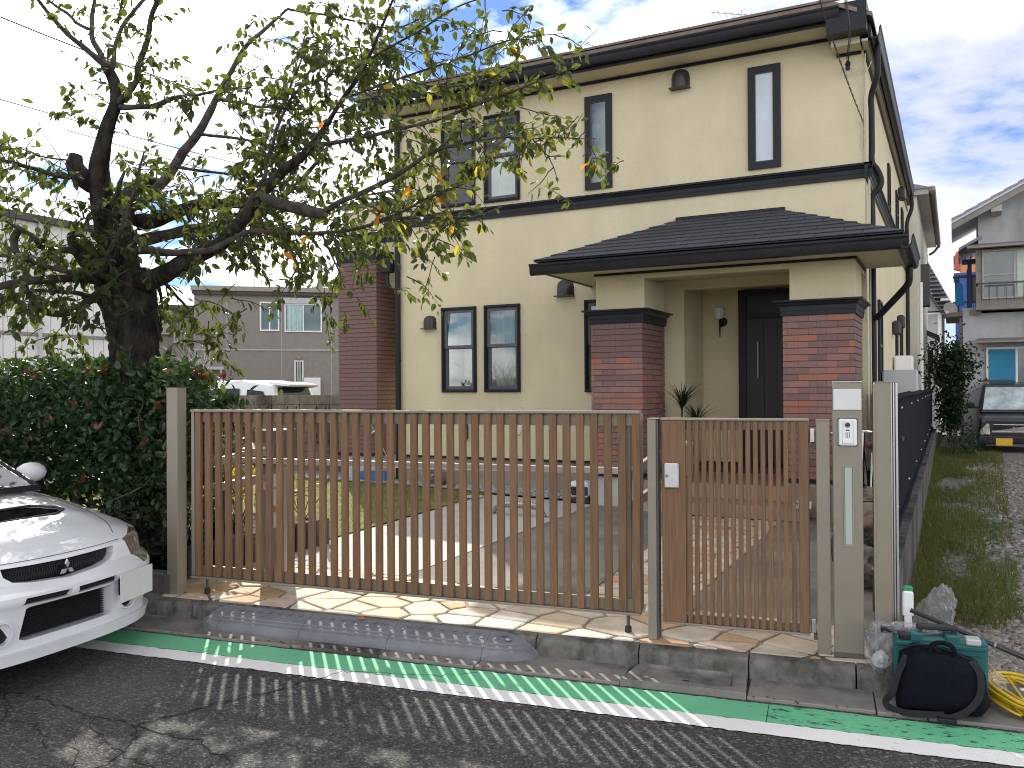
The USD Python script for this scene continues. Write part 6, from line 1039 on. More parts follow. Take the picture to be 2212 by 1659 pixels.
def loft(hs, out=0.):
    R = [np.column_stack([outline(h, out=out), np.full(80, h)]) for h in hs]; n = 80; V = np.vstack(R+[[[-2, 0, hs[0]]], [[-2, 0, hs[-1]]]]); F = []
    for k in range(len(hs)-1):
        for j in range(n): p, q = k*n+j, k*n+(j+1) % n; F += [(p, q, q+n), (p, q+n, p+n)]
    c0, c1 = len(V)-2, len(V)-1; e = (len(hs)-1)*n
    for j in range(n): F += [(c0, (j+1) % n, j), (c1, e+j, e+(j+1) % n)]
    return man(V, F)
def htop(a, b):
    hc = np.interp(a, [-4.6, -4.42, -4.0, -3.6, -1.6, -1.2, -.9, -.5, -.25, -.12, -.05, .1], [.88, .97, .985, .965, .955, .935, .892, .815, .748, .690, .648, .54])
    x = np.abs(b)/.885; s = np.clip((a+1.6)/1.2, 0, 1); fall = .125*x**3.2*s+.07*x**4*(1-s)
    crown = .012*np.exp(-((np.abs(b)-.50)/.09)**2)*np.clip((-a-.15)/.3, 0, 1)*s
    return hc-fall+crown
def under():
    nx, ny = 150, 56; v, f = grid(-4.7, .2, -1., 1., nx, ny, htop); n = len(v); vb = v.copy(); vb[:, 2] = 0; F = [f, f[:, ::-1]+n]
    bd = [[j for j in range(nx)], [nx-1+nx*j for j in range(ny)], [nx*ny-1-j for j in range(nx)], [nx*(ny-1)-nx*j for j in range(ny)]]
    for L in bd:
        for p, q in zip(L[:-1], L[1:]): F.append(np.array([[p, n+p, n+q], [p, n+q, q]]))
    return man(np.vstack([v, vb]), np.vstack(F))
full = loft([.165, .2, .222, .25, .30, .36, .43, .448, .465, .483, .50, .52, .54, .56, .60, .645, .68, .72, .78, .85, .95, 1.05])^under()
def front(poly, d0=-.16, d1=.3):                  # a prism through the nose, polygon given as (b, h)
    m = prism(poly, d0, d1); return m.transform(np.array([[0, 0, 1, 0], [1, 0, 0, 0], [0, 1, 0, 0]], float))
grilleP = [(-.372, .642), (-.365, .60), (-.32, .565), (-.22, .55), (0, .538), (.22, .55), (.32, .565), (.365, .60), (.372, .642), (.2, .636), (0, .632), (-.2, .636)]
grilleP = [(b, h) for b, h in grilleP][::1]
slots = [[(-.315, .452), (-.03, .445), (-.022, .480), (-.30, .486)], [(.03, .445), (.315, .452), (.30, .486), (.022, .480)]]
intake = [(-.31, .272), (-.28, .260), (.28, .260), (.31, .272), (.285, .426), (.262, .434), (-.262, .434), (-.285, .426)]
body = full-front(grilleP, -.2)-front(slots[0])-front(slots[1])-front(intake, -.22)
ventP = [(-.50, -.36), (-.50, .36), (-.555, .46), (-.62, .46), (-.71, .35), (-.71, -.35), (-.62, -.46), (-.555, -.46)]
vent = prism(ventP, .70, 1.0); body -= vent
for wx in (-.87, -3.50):
    body -= m3.Manifold.cylinder(2.2, .345, .345, 40).rotate((90, 0, 0)).translate((wx, 1.1, .315))
c45 = math.cos(math.pi/4)
lampP = [(.415, .660), (.452, .505), (.50, .500), (.68, .540), (.745, .575), (.735, .655), (.70, .700), (.60, .690)]
def lampprism(poly, sgn):
    m = prism(poly, -.3, .9); m = m.transform(np.array([[-c45, 0, c45, 0], [c45*sgn, 0, c45*sgn, 0], [0, 1, 0, 0]], float)); return m
lampP2 = [(a, h) for a, h in lampP]
lamps = []
for sgn in (1, -1):
    sh = lampprism(lampP2, sgn)^m3.Manifold.cube((1.2, 1.2, 2)).translate((-1.2, 0 if sgn > 0 else -1.2, 0)); core = full^sh
    lamps.append((core-core.translate((-.03, -.03*sgn, 0)), sgn)); body -= sh
put('body', arr(body), 'car_white', CAR, smooth=28)
for L, sgn in lamps: put('headlight', arr(L), 'lamp_glass', CAR, smooth=28)
for sgn in (1, -1): put('lamp_housing', xf((ICO.vertices*np.array([.10, .10, .07]), ICO.faces), None, (-.26, .60*sgn, .59)), 'lamp_inner', CAR, smooth=True)
put('grille', arr(full.translate((-.055, 0, 0))^front(grilleP, -.3)), 'car_black', CAR); put('intake_core', bx(-.12, -.10, -.30, .30, .25, .45), 'car_black', CAR)
put('intake_fin', cat_([bx(-.10, -.055, -.285, .285, .268+.0125*k, .272+.0125*k) for k in range(14)]), 'black_rubber', CAR); put('slot_back', arr(full.translate((-.025, 0, 0))^(front(slots[0], -.12)+front(slots[1], -.12))), 'car_black', CAR)
put('grille_mesh', cat_([tube([(-.068-.02*abs(b/.3)**2, b, .548), (-.078-.02*abs(b/.3)**2, b+.02, .636)], .0016, 4) for b in np.linspace(-.35, .33, 46)]+[tube([(-.068-.02*abs(b/.3)**2, b+.02, .548), (-.078-.02*abs(b/.3)**2, b, .636)], .0016, 4) for b in np.linspace(-.35, .33, 46)]), 'black_rubber', CAR)
em = []
for ang in (90, 210, 330):
    a0 = math.radians(ang); u = np.array([math.cos(a0), math.sin(a0)]); v_ = np.array([-u[1], u[0]])
    q = [u*.003, u*.027+v_*.0135, u*.052, u*.027-v_*.0135]; em.append(hull([(-.028, *p) for p in q]+[(-.018, *(p*.92)) for p in q]))
put('emblem', xf(cat_(em), None, (0, 0, .582)), 'alu', CAR); put('emblem_stalk', bx(-.09, -.027, -.02, .02, .57, .59), 'car_black', CAR)
put('vent_floor', hull([(-.52, -.40, .735), (-.52, .40, .735), (-.66, -.36, .79), (-.66, .36, .79), (-.52, -.40, .725), (-.52, .40, .725), (-.66, -.36, .78), (-.66, .36, .78), (-.56, .44, .74), (-.56, -.44, .74)]), 'car_black', CAR)
put('vent_mesh', arr(full.translate((0, 0, -.009))^vent^m3.Manifold.cube((1, 1.2, .4)).translate((-1, -.6, .70))), 'void_black', CAR)
def onhood(pts, lift=.002): return [(a, b, float(htop(np.array(a), np.array(b)))+lift) for a, b in pts]
put('vent_frame', tube(onhood(ventP+ventP[:1]), .009, 6), 'vent_dark', CAR)
put('vent_louver', cat_([slab([(-.53-.03*k, -.36, .752+.009*k), (-.53-.03*k, .36, .752+.009*k), (-.515-.03*k, .36, .765+.009*k), (-.515-.03*k, -.36, .765+.009*k)], .003, (0, 0, 1)) for k in range(4)]), 'vent_dark', CAR)
for sgn in (1, -1):
    pts = [(-.17, .47), (-.25, .52), (-.36, .585), (-.5, .64), (-.7, .69), (-.9, .715), (-1.05, .70)]
    put('hood_seam', tube(onhood([(a, b*sgn) for a, b in smoothline(pts, 4)], -.0005), .0028, 5), 'crack', CAR)
    put('washer_nozzle', xf((ICO.vertices*np.array([.015, .012, .008]), ICO.faces), None, onhood([(-.95, .25*sgn)])[0]), 'black_rubber', CAR)
    rg = m3.Manifold.revolve(m3.CrossSection([[(.048, 0), (.066, 0), (.068, .05), (.062, .075), (.054, .075), (.048, .03)]], m3.FillRule.NonZero), 28); put('duct_ring', xf(arr(rg), ry(math.pi/2), (-.075, .415*sgn, .325)), 'car_white', CAR, smooth=40); put('duct_hole', xf(lathe([(0, 0), (.049, 0), (.049, .005), (0, .006)], 20), ry(math.pi/2), (-.028, .415*sgn, .325)), 'car_black', CAR)
    put('tow_cap', xf(lathe([(0, 0), (.022, 0), (.021, .002), (0, .002)], 18), ry(math.pi/2), (-.022, .43*sgn, .43)), 'car_white', CAR)
put('front_lip', arr((loft([.150, .165, .195, .213], .022)-loft([.14, .22], -.09))^m3.Manifold.cube((.85, 2.2, .2)).translate((-.80, -1.1, .1))), 'car_white', CAR, smooth=28)
put('under_tray', arr(loft([.19, .21], -.10)), 'car_black', CAR)
pq = np.array([[.055, .285], [-.015, .605]]); pd = (pq[1]-pq[0])/np.linalg.norm(pq[1]-pq[0]); pn = np.array([pd[1], -pd[0]])
def platebox(o0, o1, u0, u1, z0, z1): return hull([(*(pq[0]+pd*u+pn*o), z) for o in (o0, o1) for u in (u0, u1) for z in (z0, z1)])
pl = put('number_plate', platebox(.012, .018, 0, .33, .325, .49), 'plate_pale', CAR); put('plate_holder', platebox(-.03, .011, .05, .28, .36, .46), 'black_trim', pl)
cab = hull([(-1.0, .68, .90), (-1.0, -.68, .90), (-.93, .3, .915), (-.93, -.3, .915), (-1.9, .54, 1.40), (-1.9, -.54, 1.40), (-1.84, 0, 1.42), (-2.4, .55, 1.445), (-2.4, -.55, 1.445), (-3.0, .53, 1.40), (-3.0, -.53, 1.40), (-3.7, .62, .97), (-3.7, -.62, .97), (-2.4, .74, .93), (-2.4, -.74, .93), (-3.2, .72, .93), (-3.2, -.72, .93), (-1.3, .73, .92), (-1.3, -.73, .92)])
put('cabin', cab, 'car_white', CAR, smooth=40)
def gl_(q, off=.004):
    q = np.array(q, float); n_ = np.cross(q[1]-q[0], q[2]-q[0]); n_ /= np.linalg.norm(n_); return slab(q+n_*off, .003, n_)
ws = [(-1.02, .62, .93), (-1.02, -.62, .93), (-1.86, -.50, 1.395), (-1.86, .50, 1.395)]
w0 = np.array(ws); nrm = np.cross(w0[1]-w0[0], w0[2]-w0[0]); flip = nrm[0] < 0 
if flip: w0 = w0[::-1]
put('windscreen', gl_(w0, .012), 'car_glass', CAR)
put('windscreen_trim', cat_([tube([(-.985, .665, .925), (-1.88, .535, 1.405)], .012, 6), tube([(-.985, -.665, .925), (-1.88, -.535, 1.405)], .012, 6)]), 'black_trim', CAR); put('cowl', tube([(-.99, .66, .925), (-.94, .3, .935), (-.92, 0, .937), (-.94, -.3, .935), (-.99, -.66, .925)], .022, 6), 'car_black', CAR)
put('wiper', cat_([tube([(-.97, .45, .945), (-1.03, -.05, .985), (-1.04, -.25, .985)], .008, 5), tube([(-.97, -.1, .945), (-1.06, -.5, .995)], .008, 5)]), 'black_rubber', CAR)
for sgn in (1, -1):
    q = np.array([(-1.32, .735*sgn, .945), (-2.3, .755*sgn, .95), (-2.35, .575*sgn, 1.415), (-1.92, .565*sgn, 1.375)]); q2 = np.array([(-2.38, .755*sgn, .95), (-3.15, .735*sgn, .955), (-2.95, .57*sgn, 1.37), (-2.42, .575*sgn, 1.415)])
    for qq in (q, q2):
        n_ = np.cross(qq[1]-qq[0], qq[2]-qq[0]); qq = qq if n_[1]*sgn > 0 else qq[::-1]; put('side_glass', gl_(qq, .002), 'car_glass', CAR)
    P = ICO.subdivide().vertices; mm = P*np.array([.085, .115, .075]); mm[:, 0] = np.where(mm[:, 0] < -.03, -.03, mm[:, 0]); mi = put('wing_mirror', xf(hull(mm), None, (-1.40, .955*sgn, .985)), 'car_white', CAR, smooth=60); put('mirror_stalk', hull([(-1.42+a, s_*sgn, h) for a in (-.04, .03) for s_, h in ((.74, .93), (.74, .96), (.90, .94), (.90, .965))]), 'car_black', mi)
    for wx in (-.87, -3.50):
        w = put('wheel', xf(lathe([(.20, -.1), (.30, -.105), (.318, -.08), (.32, 0), (.318, .08), (.30, .105), (.20, .1)], 32), rx(math.pi/2), (wx, .77*sgn, .318)), 'black_rubber', CAR, smooth=40)
        put('rim', cat_([xf(lathe([(0, -.02), (.06, -.03), (.205, -.06), (.21, 0), (.205, .09)], 24), rx(math.pi/2*sgn), (wx, .80*sgn, .318))]+[hull([(wx+math.cos(a)*r1+math.cos(a+1.57)*d, (.83)*sgn+y, .318+math.sin(a)*r1+math.sin(a+1.57)*d) for r1 in (.02, .2) for d in (-.018, .018) for y in (0, .03*sgn)]) for a in np.arange(6)*math.pi/3]), 'alu', w)
for sgn in (1, -1): put('tail_light', hull([(-4.44, .5*sgn, .80), (-4.44, .78*sgn, .80), (-4.40, .5*sgn, .93), (-4.40, .78*sgn, .93), (-4.48, .5*sgn, .8), (-4.47, .78*sgn, .8), (-4.47, .5*sgn, .92), (-4.45, .78*sgn, .92)]), 'red_wall', CAR)
put('rear_wing', cat_([cbx(-4.48, -4.22, -.72, .72, 1.25, 1.275, .008), cbx(-4.38, -4.3, .5, .53, .95, 1.25, .005), cbx(-4.38, -4.3, -.53, -.5, .95, 1.25, .005)]), 'car_white', CAR)
for sgn in (1, -1):
    S_ = []
    for h in (.24, .30, .36, .42, .48):
        o = outline(h, n=200)[:200]; k = np.argmin(np.abs(o[:, 0]+.60)+10*(o[:, 1]*sgn < 0)); S_.append((o[k, 0], o[k, 1]+.0005*sgn, h))
    put('bumper_seam', tube(S_, .002, 4), 'crack', CAR)
    put('side_marker', cbx(-.95, -.87, .872*sgn-.012, .872*sgn+.012, .66, .685, .004), 'orange_sign', CAR)
hp = [(-.098+.0, b, 0) for b in np.linspace(-.45, .45, 25)]
put('bonnet_seam', tube([(float(-.60*(1-(1-abs(b/.885)**2.7)**(1/2.7))-.066), b, float(htop(np.array(-.60*(1-(1-abs(b/.885)**2.7)**(1/2.7))-.066), np.array(b)))+.0002) for b in np.linspace(-.44, .44, 31)], .0022, 4), 'crack', CAR)
# ---------------------------------------------------------------- simpler cars
def boxcar(name, label, loc, rot, L, W, Ht, prof, cabin, paint, belt, glass):
    """prof, cabin: side outlines (x, z), nose at x = 0, rounded across"""
    c = thing(name, label, 'car', loc, rot)
    def solid(pr, w0, w1, zt, zb):
        P = []
        for x, z in pr:
            f = (z-zb)/(zt-zb); w = w0+(w1-w0)*f
            for s in (1, -1): P += [(x, s*(w-.05), z), (x-.05*np.sign(x+L/2), s*w, z-.02)]
        return hull(P)
    b = man(*solid(prof, W/2-.02, W/2-.05, max(p[1] for p in prof), .2))
    for wx in (-.62, -L+.62): b -= m3.Manifold.cylinder(W+1, .31, .31, 28).rotate((90, 0, 0)).translate((wx, (W+1)/2, .28))
    put('body', arr(b), paint, c, smooth=30); put('cabin', solid(cabin, W/2-.05, W/2-.19, Ht, belt), paint, c, smooth=30)
    for wx in (-.62, -L+.62):
        for s in (1, -1):
            w = put('wheel', xf(lathe([(.16, -.08), (.26, -.085), (.275, 0), (.26, .085), (.16, .08)], 24), rx(math.pi/2), (wx, s*(W/2-.1), .275)), 'black_rubber', c, smooth=40); put('rim', xf(lathe([(0, .0), (.16, -.03), (.17, .05)], 18), rx(s*math.pi/2), (wx, s*(W/2-.06), .275)), 'alu', w)
    for nm, q in glass:
        q = np.array(q, float); n_ = np.cross(q[1]-q[0], q[2]-q[0]); mid = q.mean(0)-np.array([-L/2, 0, Ht*.6]); put(nm, gl_(q if n_@mid > 0 else q[::-1], .006), 'kei_glass_reflection' if 'kei' in name and nm == 'windscreen' else 'car_glass', c)
    return c
K = boxcar('black_kei_car', 'black boxy kei car with chrome grille and yellow plate parked on the gravel lot', (1.19, 22.62, -.1), -math.pi/2, 3.39, 1.46, 1.63, [(0, .25), (0, .70), (-.08, .80), (-.75, .94), (-3.36, .94), (-3.39, .5), (-3.3, .22)], [(-.62, .92), (-1.25, 1.56), (-1.6, 1.63), (-3.1, 1.62), (-3.36, 1.0)], 'car_darkpaint', .92,
    [('windscreen', [(-.66, .60, .97), (-.66, -.60, .97), (-1.18, -.52, 1.50), (-1.18, .52, 1.50)]), ('side_glass', [(-1.0, -.675, 1.0), (-3.1, -.675, 1.0), (-3.0, -.575, 1.5), (-1.4, -.575, 1.5)]), ('side_glass', [(-1.0, .675, 1.0), (-3.1, .675, 1.0), (-3.0, .575, 1.5), (-1.4, .575, 1.5)])])
put('bonnet_edge', cbx(-.04, .012, -.55, .55, .70, .735, .01), 'car_darkpaint', K); 
for s in (1, -1):
    put('headlight', hull([(.012, s*.47, .42), (.012, s*.66, .42), (-.06, s*.70, .44), (.01, s*.49, .66), (-.02, s*.64, .68), (-.09, s*.69, .66), (-.1, s*.5, .5)]), 'lamp_clear', K, smooth=30)
    put('indicator', bx(.005, .016, s*.48 if s > 0 else -.65, s*.65 if s > 0 else -.48, .405, .425), 'orange_sign', K)
    mi = put('wing_mirror', cbx(-.78, -.62, s*.86-.09, s*.86+.09, 1.0, 1.13, .025), 'car_black', K); put('stalk', cbx(-.74, -.68, min(s*.68, s*.80), max(s*.68, s*.80), 1.0, 1.05, .008), 'car_black', mi)
gr = put('grille', cbx(-.01, .014, -.40, .40, .50, .64, .006), 'car_black', K); put('chrome_bar', cat_([cbx(.0, .026, -.40, .40, .635, .655, .004), cbx(.0, .026, -.44, .44, .455, .50, .006), hull([(.02, s_*.40, .50) for s_ in (1, -1)]+[(.02, .40, .64), (.0, .43, .5), (.0, .40, .5), (.02, .42, .57)])]), 'chrome', gr)
sp = []
for dz, dx in ((.016, 1), (-.016, -1)): sp.append(hull([(.03, y, z) for y, z in ((-.034*dx, .57+dz*.2), (.0, .57+dz*1.9), (.034*dx, .57+dz*1.0), (.02*dx, .57+dz*.5), (-.01*dx, .57+dz*.3))]+[(.024, 0, .57+dz)]))
put('emblem', cat_(sp), 'chrome', gr)
put('bumper', cbx(-.1, .03, -.70, .70, .20, .395, .03), 'car_darkpaint', K); put('lower_intake', cbx(.0, .034, .02, .62, .22, .32, .005), 'car_black', K); put('number_plate', cbx(.03, .038, -.36, -.03, .165, .335, .003), 'yellow_plate', K); put('wiper', tube([(-.66, .3, .965), (-.72, -.1, 1.0), (-.71, -.45, .985)], .008, 5), 'black_rubber', K)
[put('pillar_trim', tube([(-.66, .64*q, .95), (-1.21, .55*q, 1.53)], .035, 6), 'car_black', K) for q in (1, -1)]; put('roof_bar', tube([(-1.5, -.66, 1.66), (-1.5, .10, 1.665)], .022, 8), 'red_pipe', K)  # red pole belongs to the house behind, placed here above the car roof
boxcar('white_minivan', 'white minivan mostly hidden behind the hedge at the far left, only its roof showing', (-10.95, 8.15, 0), 0, 4.6, 1.69, 1.86, [(0, .3), (-.02, .75), (-.25, .9), (-1.0, 1.05), (-4.55, 1.05), (-4.6, .5), (-4.5, .25)], [(-.75, 1.02), (-1.35, 1.6), (-1.9, 1.82), (-3, 1.86), (-4.3, 1.83), (-4.57, 1.1)], 'car_white', 1.0,
    [('side_glass', [(-1.3, -.79, 1.1), (-4.3, -.79, 1.1), (-4.1, -.695, 1.66), (-1.75, -.695, 1.66)]), ('windscreen', [(-.82, .6, 1.1), (-.82, -.6, 1.1), (-1.39, -.5, 1.63), (-1.39, .5, 1.63)])])
HB_ = boxcar('white_hatchback', 'white hatchback with dark roof spoiler parked behind the block wall by the grey house', (-16.3, 13.4, .05), math.pi+.10, 4.2, 1.7, 1.60, [(0, .3), (-.02, .65), (-.2, .75), (-1.0, .95), (-4.15, 1.0), (-4.2, .5), (-4.1, .25)], [(-.9, .92), (-1.75, 1.5), (-2.3, 1.58), (-3.3, 1.60), (-4.0, 1.50), (-4.18, 1.0)], 'car_white', .95,
    [('side_glass', [(-1.5, .80, 1.02), (-3.3, .80, 1.02), (-3.25, .712, 1.42), (-2.0, .712, 1.42)]), ('side_glass', [(-3.45, .795, 1.05), (-3.95, .785, 1.1), (-3.85, .725, 1.36), (-3.45, .72, 1.40)]), ('rear_glass', [(-4.14, -.6, 1.08), (-4.14, .6, 1.08), (-4.04, .52, 1.44), (-4.04, -.52, 1.44)])])
put('spoiler', hull([(-3.85, .58, 1.56), (-3.85, -.58, 1.56), (-4.32, .52, 1.50), (-4.32, -.52, 1.50), (-4.30, .52, 1.46), (-4.30, -.52, 1.46), (-3.9, .58, 1.50), (-3.9, -.58, 1.50)]), 'car_white', HB_); put('spoiler_edge', hull([(-4.31, .52, 1.475), (-4.31, -.52, 1.475), (-4.12, .55, 1.43), (-4.12, -.55, 1.43), (-4.29, .5, 1.455), (-4.29, -.5, 1.455)]), 'car_black', HB_)
# ---------------------------------------------------------------- rubber kerb ramp, four pieces
def ramp_piece(label, s0, s1, end, name='kerb_ramp'):
    Rr = gthing(name, label, 'kerb ramp', (s0+s1)/2, -.26, -.1215, group='pieces of the rubber kerb ramp')
    W_ = s1-s0; nx, ny = 40, 64
    u, v = np.meshgrid(np.linspace(0, 1, nx), np.linspace(0, 1, ny))     # v: 0 front, 1 back
    def zf(v): return .016+.108*np.clip(v, 0, 1)**.6
    if end == 0: S, Tt, Z = u*W_, v*.175, zf(v)
    else:                                           # rounded end
        e = np.sqrt(np.clip(1-(1-u)**2, 0, 1)) if end < 0 else np.sqrt(np.clip(1-u**2, 0, 1))
        S, vv_ = u*W_, 1-(1-v)*e; Tt = vv_*.175; edge = (1-u) if end < 0 else u
        Z = .010+(zf(vv_)-.010)*np.clip(1-edge**3, 0, 1)
    rid = .004*((np.mod(Z, .0155) < .008) & (Z < .09) & (Z > .02)); Zt = Z+rid
    top = np.column_stack([(S-W_/2).ravel(), (Tt-.085).ravel(), Zt.ravel()]); bot = top.copy(); bot[:, 2] = 0.
    i, j = np.meshgrid(np.arange(nx-1), np.arange(ny-1)); a = (j*nx+i).ravel(); f = np.vstack([np.column_stack([a, a+1, a+nx+1]), np.column_stack([a, a+nx+1, a+nx])]); n = len(top)
    F = [f]; 
    for L in ([k for k in range(nx)], [nx-1+nx*k for k in range(ny)], [nx*ny-1-k for k in range(nx)], [nx*(ny-1)-nx*k for k in range(ny)]):
        for p, q in zip(L[:-1], L[1:]): F.append(np.array([[p, n+p, n+q], [p, n+q, q]]))
    put('body', (np.vstack([top, bot]), np.vstack(F)), 'ramp_rubber', Rr, smooth=25)
    st = []
    for k in range(int(W_/.075)):
        for r in range(2):
            s = .05+k*.075+(.037 if r else 0); v0 = .66+.17*r
            if s > W_-.03 or (end < 0 and s < W_*.55) or (end > 0 and s > W_*.5): continue
            z = float(zf(np.array(v0))); sl = .35-.2*r; st.append(xf(lathe([(0, .0022), (.015, .0022), (.02, 0), (0, -.002)], 6), rx(sl), (s-W_/2, v0*.175-.085, z+.001)))
    if st: put('stud', cat_(st), 'ramp_rubber', Rr)
    if end == 0:
        for k in (.2, .8): put('bolt_hole', xf(lathe([(0, .0), (.007, .0), (.008, -.002), (0, -.003)], 10), rx(.9), (W_*(k-.5), -.055, .05)), 'crack', Rr)
ramp_piece('leftmost rounded end piece of the grey rubber kerb ramp', -2.985, -2.783, -1); ramp_piece('long grey rubber ramp piece next to the left rounded end', -2.780, -2.173, 0); ramp_piece('middle long piece of the grey rubber kerb ramp', -2.170, -1.563, 0)
ramp_piece('long striped shade covered ramp piece next to the right rounded end', -1.560, -.953, 0); ramp_piece('rightmost pointed end piece of the grey rubber kerb ramp', -.950, -.655, 1)
# ---------------------------------------------------------------- things left on the right
def soft(V, F, it=8): m = trimesh.Trimesh(V, F, process=True); trimesh.smoothing.filter_taubin(m, iterations=it); return np.array(m.vertices), np.array(m.faces)
def puffy(pts2, depth, seed, res=.02, wr=.01):
    """a soft flat bag standing in the x-z plane: outline pts2 (x, z), thickest in the middle"""
    pg = Polygon(pts2).buffer(.012).buffer(-.012); x0, z0, x1, z1 = pg.bounds; nx, nz = int((x1-x0)/res)+1, int((z1-z0)/res)+1; X, Z = np.meshgrid(np.linspace(x0, x1, nx), np.linspace(z0, z1, nz))
    m3_ = m3.Manifold.extrude(m3.CrossSection([list(pg.exterior.coords)[:-1]], m3.FillRule.NonZero), .02, 1).refine_to_length(res); v, f = arr(m3_)
    d = np.array([pg.exterior.distance(Point(p)) for p in v[:, :2]]); mx = d.max(); prof_ = np.sqrt(np.clip(1-(1-np.clip(d/mx/.75, 0, 1))**2, 0, 1)); wv = (meshkit.fbm(np.column_stack([v[:, 0]*14, v[:, 1]*14, v[:, 2]*60+seed]), 3, seed)-.5)*wr
    y = np.where(v[:, 2] > .01, -1, 1)*(prof_*depth/2+.004)+wv*np.where(v[:, 2] > .01, -1, 1); return soft(np.column_stack([v[:, 0], y, v[:, 1]]), f[:, ::-1])
BG = gthing('shoulder_bag', 'black cloth shoulder bag slumped in front of the green tool case', 'bag', 1.405, -.36, -.119)
put('body', puffy([(-.19, 0.0), (.17, .0), (.205, .05), (.19, .19), (.15, .26), (.02, .305), (-.12, .315), (-.175, .27), (-.20, .10)], .20, 3, .016, .018), 'bag_cloth', BG, smooth=True)
put('handle', cat_([tube(smoothline([(-.055, -.045, .285), (-.04, -.05, .325), (.0, -.05, .34), (.045, -.05, .325), (.06, -.045, .275)], 5), .011, 6)]), 'bag_cloth', BG, smooth=True)
def ribbon(P, w, nrm, th=.0025):
    P = smoothline(P, 6); t = np.gradient(P, axis=0); t /= np.linalg.norm(t, axis=1, keepdims=True); b = np.cross(t, nrm); b /= np.linalg.norm(b, axis=1, keepdims=True); n = len(P); k = np.asarray(nrm)*th/2
    V = np.vstack([P-b*w/2-k, P+b*w/2-k, P+b*w/2+k, P-b*w/2+k]); F = []
    for i in range(n-1):
        for j in range(4): a, c = j*n+i, ((j+1) % 4)*n+i; F += [(a, c, c+1), (a, c+1, a+1)]
    return V, np.array(F)
put('strap', ribbon([(-.15, -.06, .27), (-.19, -.07, .18), (-.215, -.075, .09), (-.24, -.06, .05), (-.235, -.06, .02), (-.17, -.10, .012), (-.08, -.12, .02), (.0, -.13, .03)], .030, (0, -1, .2)), 'bag_strap', BG); put('strap', ribbon([(.125, -.05, .27), (.155, -.085, .22), (.15, -.105, .13), (.10, -.12, .06), (.03, -.13, .022), (-.02, -.135, .02)], .03, (.1, -1, .1)), 'bag_strap', BG)
put('buckle', cbx(-.03, .05, -.155, -.13, .004, .02, .003), 'black_trim', BG); put('zip', tube(smoothline([(-.16, -.02, .29), (-.10, -.03, .318), (.0, -.03, .31), (.13, -.02, .262)], 4), .004, 5), 'black_trim', BG)
TC = gthing('tool_case', 'dark green plastic tool case with black handle and grey latches standing behind the black bag', 'tool case', 1.415, -.225, -.119)
put('shell', cbx(-.205, .205, -.06, .0, .0, .325, .014), 'case_green', TC); put('shell', cbx(-.205, .205, .003, .06, .0, .325, .014), 'case_green', TC)
put('shoulder', cbx(-.135, -.075, -.063, .05, .30, .345, .008), 'case_green', TC); put('shoulder', cbx(.02, .085, -.063, .05, .29, .345, .008), 'case_green', TC)
put('handle', cat_([cbx(-.10, .085, -.02, .02, .352, .378, .008), cbx(-.095, -.075, -.018, .018, .32, .36, .004), cbx(.055, .08, -.018, .018, .32, .36, .004)]), 'black_rubber', TC)
put('latch', cbx(.11, .175, -.066, .01, .305, .335, .006), 'grey_box', TC); put('latch', cbx(-.185, -.13, -.066, .01, .305, .335, .006), 'black_trim', TC)
put('rib', cat_([cbx(-.18, .18, -.066, -.05, .255, .262, .002), cbx(-.2, .2, -.068, -.05, .28, .30, .004)]), 'case_green', TC)
def crumple(c, s, seed, amp=.35, sub=4):
    m = trimesh.creation.icosphere(sub); v = np.array(m.vertices); n = meshkit.fbm(v*2.3+seed, 4, seed)-.5; r = np.abs(meshkit.noise(v*3.1+seed*2, seed+3)-.5)*2; return v*(1+amp*n[:, None]*2-.25*r[:, None])*np.array(s)+np.array(c), np.array(m.faces)
p = gthing('plastic_bag', 'clear crumpled plastic bag spilling out left of the tool case', 'plastic bag', 1.155, -.19, -.02); put('film', crumple((0, 0, .14), (.075, .07, .13), 5, .4), 'clear_film', p, smooth=True); put('contents', crumple((.0, .01, .07), (.045, .04, .045), 9, .3, 2), 'plate_pale', p, smooth=40)
put('film_top', crumple((.13, .0, .235), (.13, .06, .03), 6, .4), 'clear_film', p, smooth=True); put('tool_tray', cbx(.0, .16, -.04, .02, .215, .24, .005), 'car_black', p)
p = gthing('plastic_bag', 'tall shiny clear plastic bag lying on the weeds behind the tool case', 'plastic bag', 1.44, .10, -.10); v, f = crumple((0, 0, 0), (.10, .045, .235), 15, .30, 5); v[:, 0] += (v[:, 2])*.32; put('film', (v+[-.03, 0, .24], f), 'clear_film', p, smooth=True); put('contents', crumple((-.05, .0, .10), (.06, .03, .08), 19, .3, 3), 'plate_pale', p, smooth=30)
p = gthing('plastic_bag', 'small crumpled clear bag on the gravel right of the tool case', 'plastic bag', 1.665, -.16, -.10); put('film', crumple((0, 0, .06), (.05, .06, .085), 25, .45, 4), 'clear_film', p, smooth=True)
put('scoop', 'x', 'x') if 0 else None
SCP = gthing('plastic_scoop', 'white plastic scoop with green top standing against the end of the block wall', 'scoop', 1.295, -.03, -.06); put('blade', cbx(-.026, .026, -.012, .012, .30, .43, .008), 'white_plastic', SCP); put('neck', cbx(-.018, .018, -.01, .01, .0, .31, .006), 'white_plastic', SCP); put('cap', cbx(-.022, .024, .0, .03, .41, .455, .008), 'green_plastic', SCP)
PO = gthing('black_pole', 'long black telescopic pole leaning across the tool case out to the right', 'pole'); A_, B2 = np.array([1.30, -.10, .29]), np.array([2.05, -.16, .02])
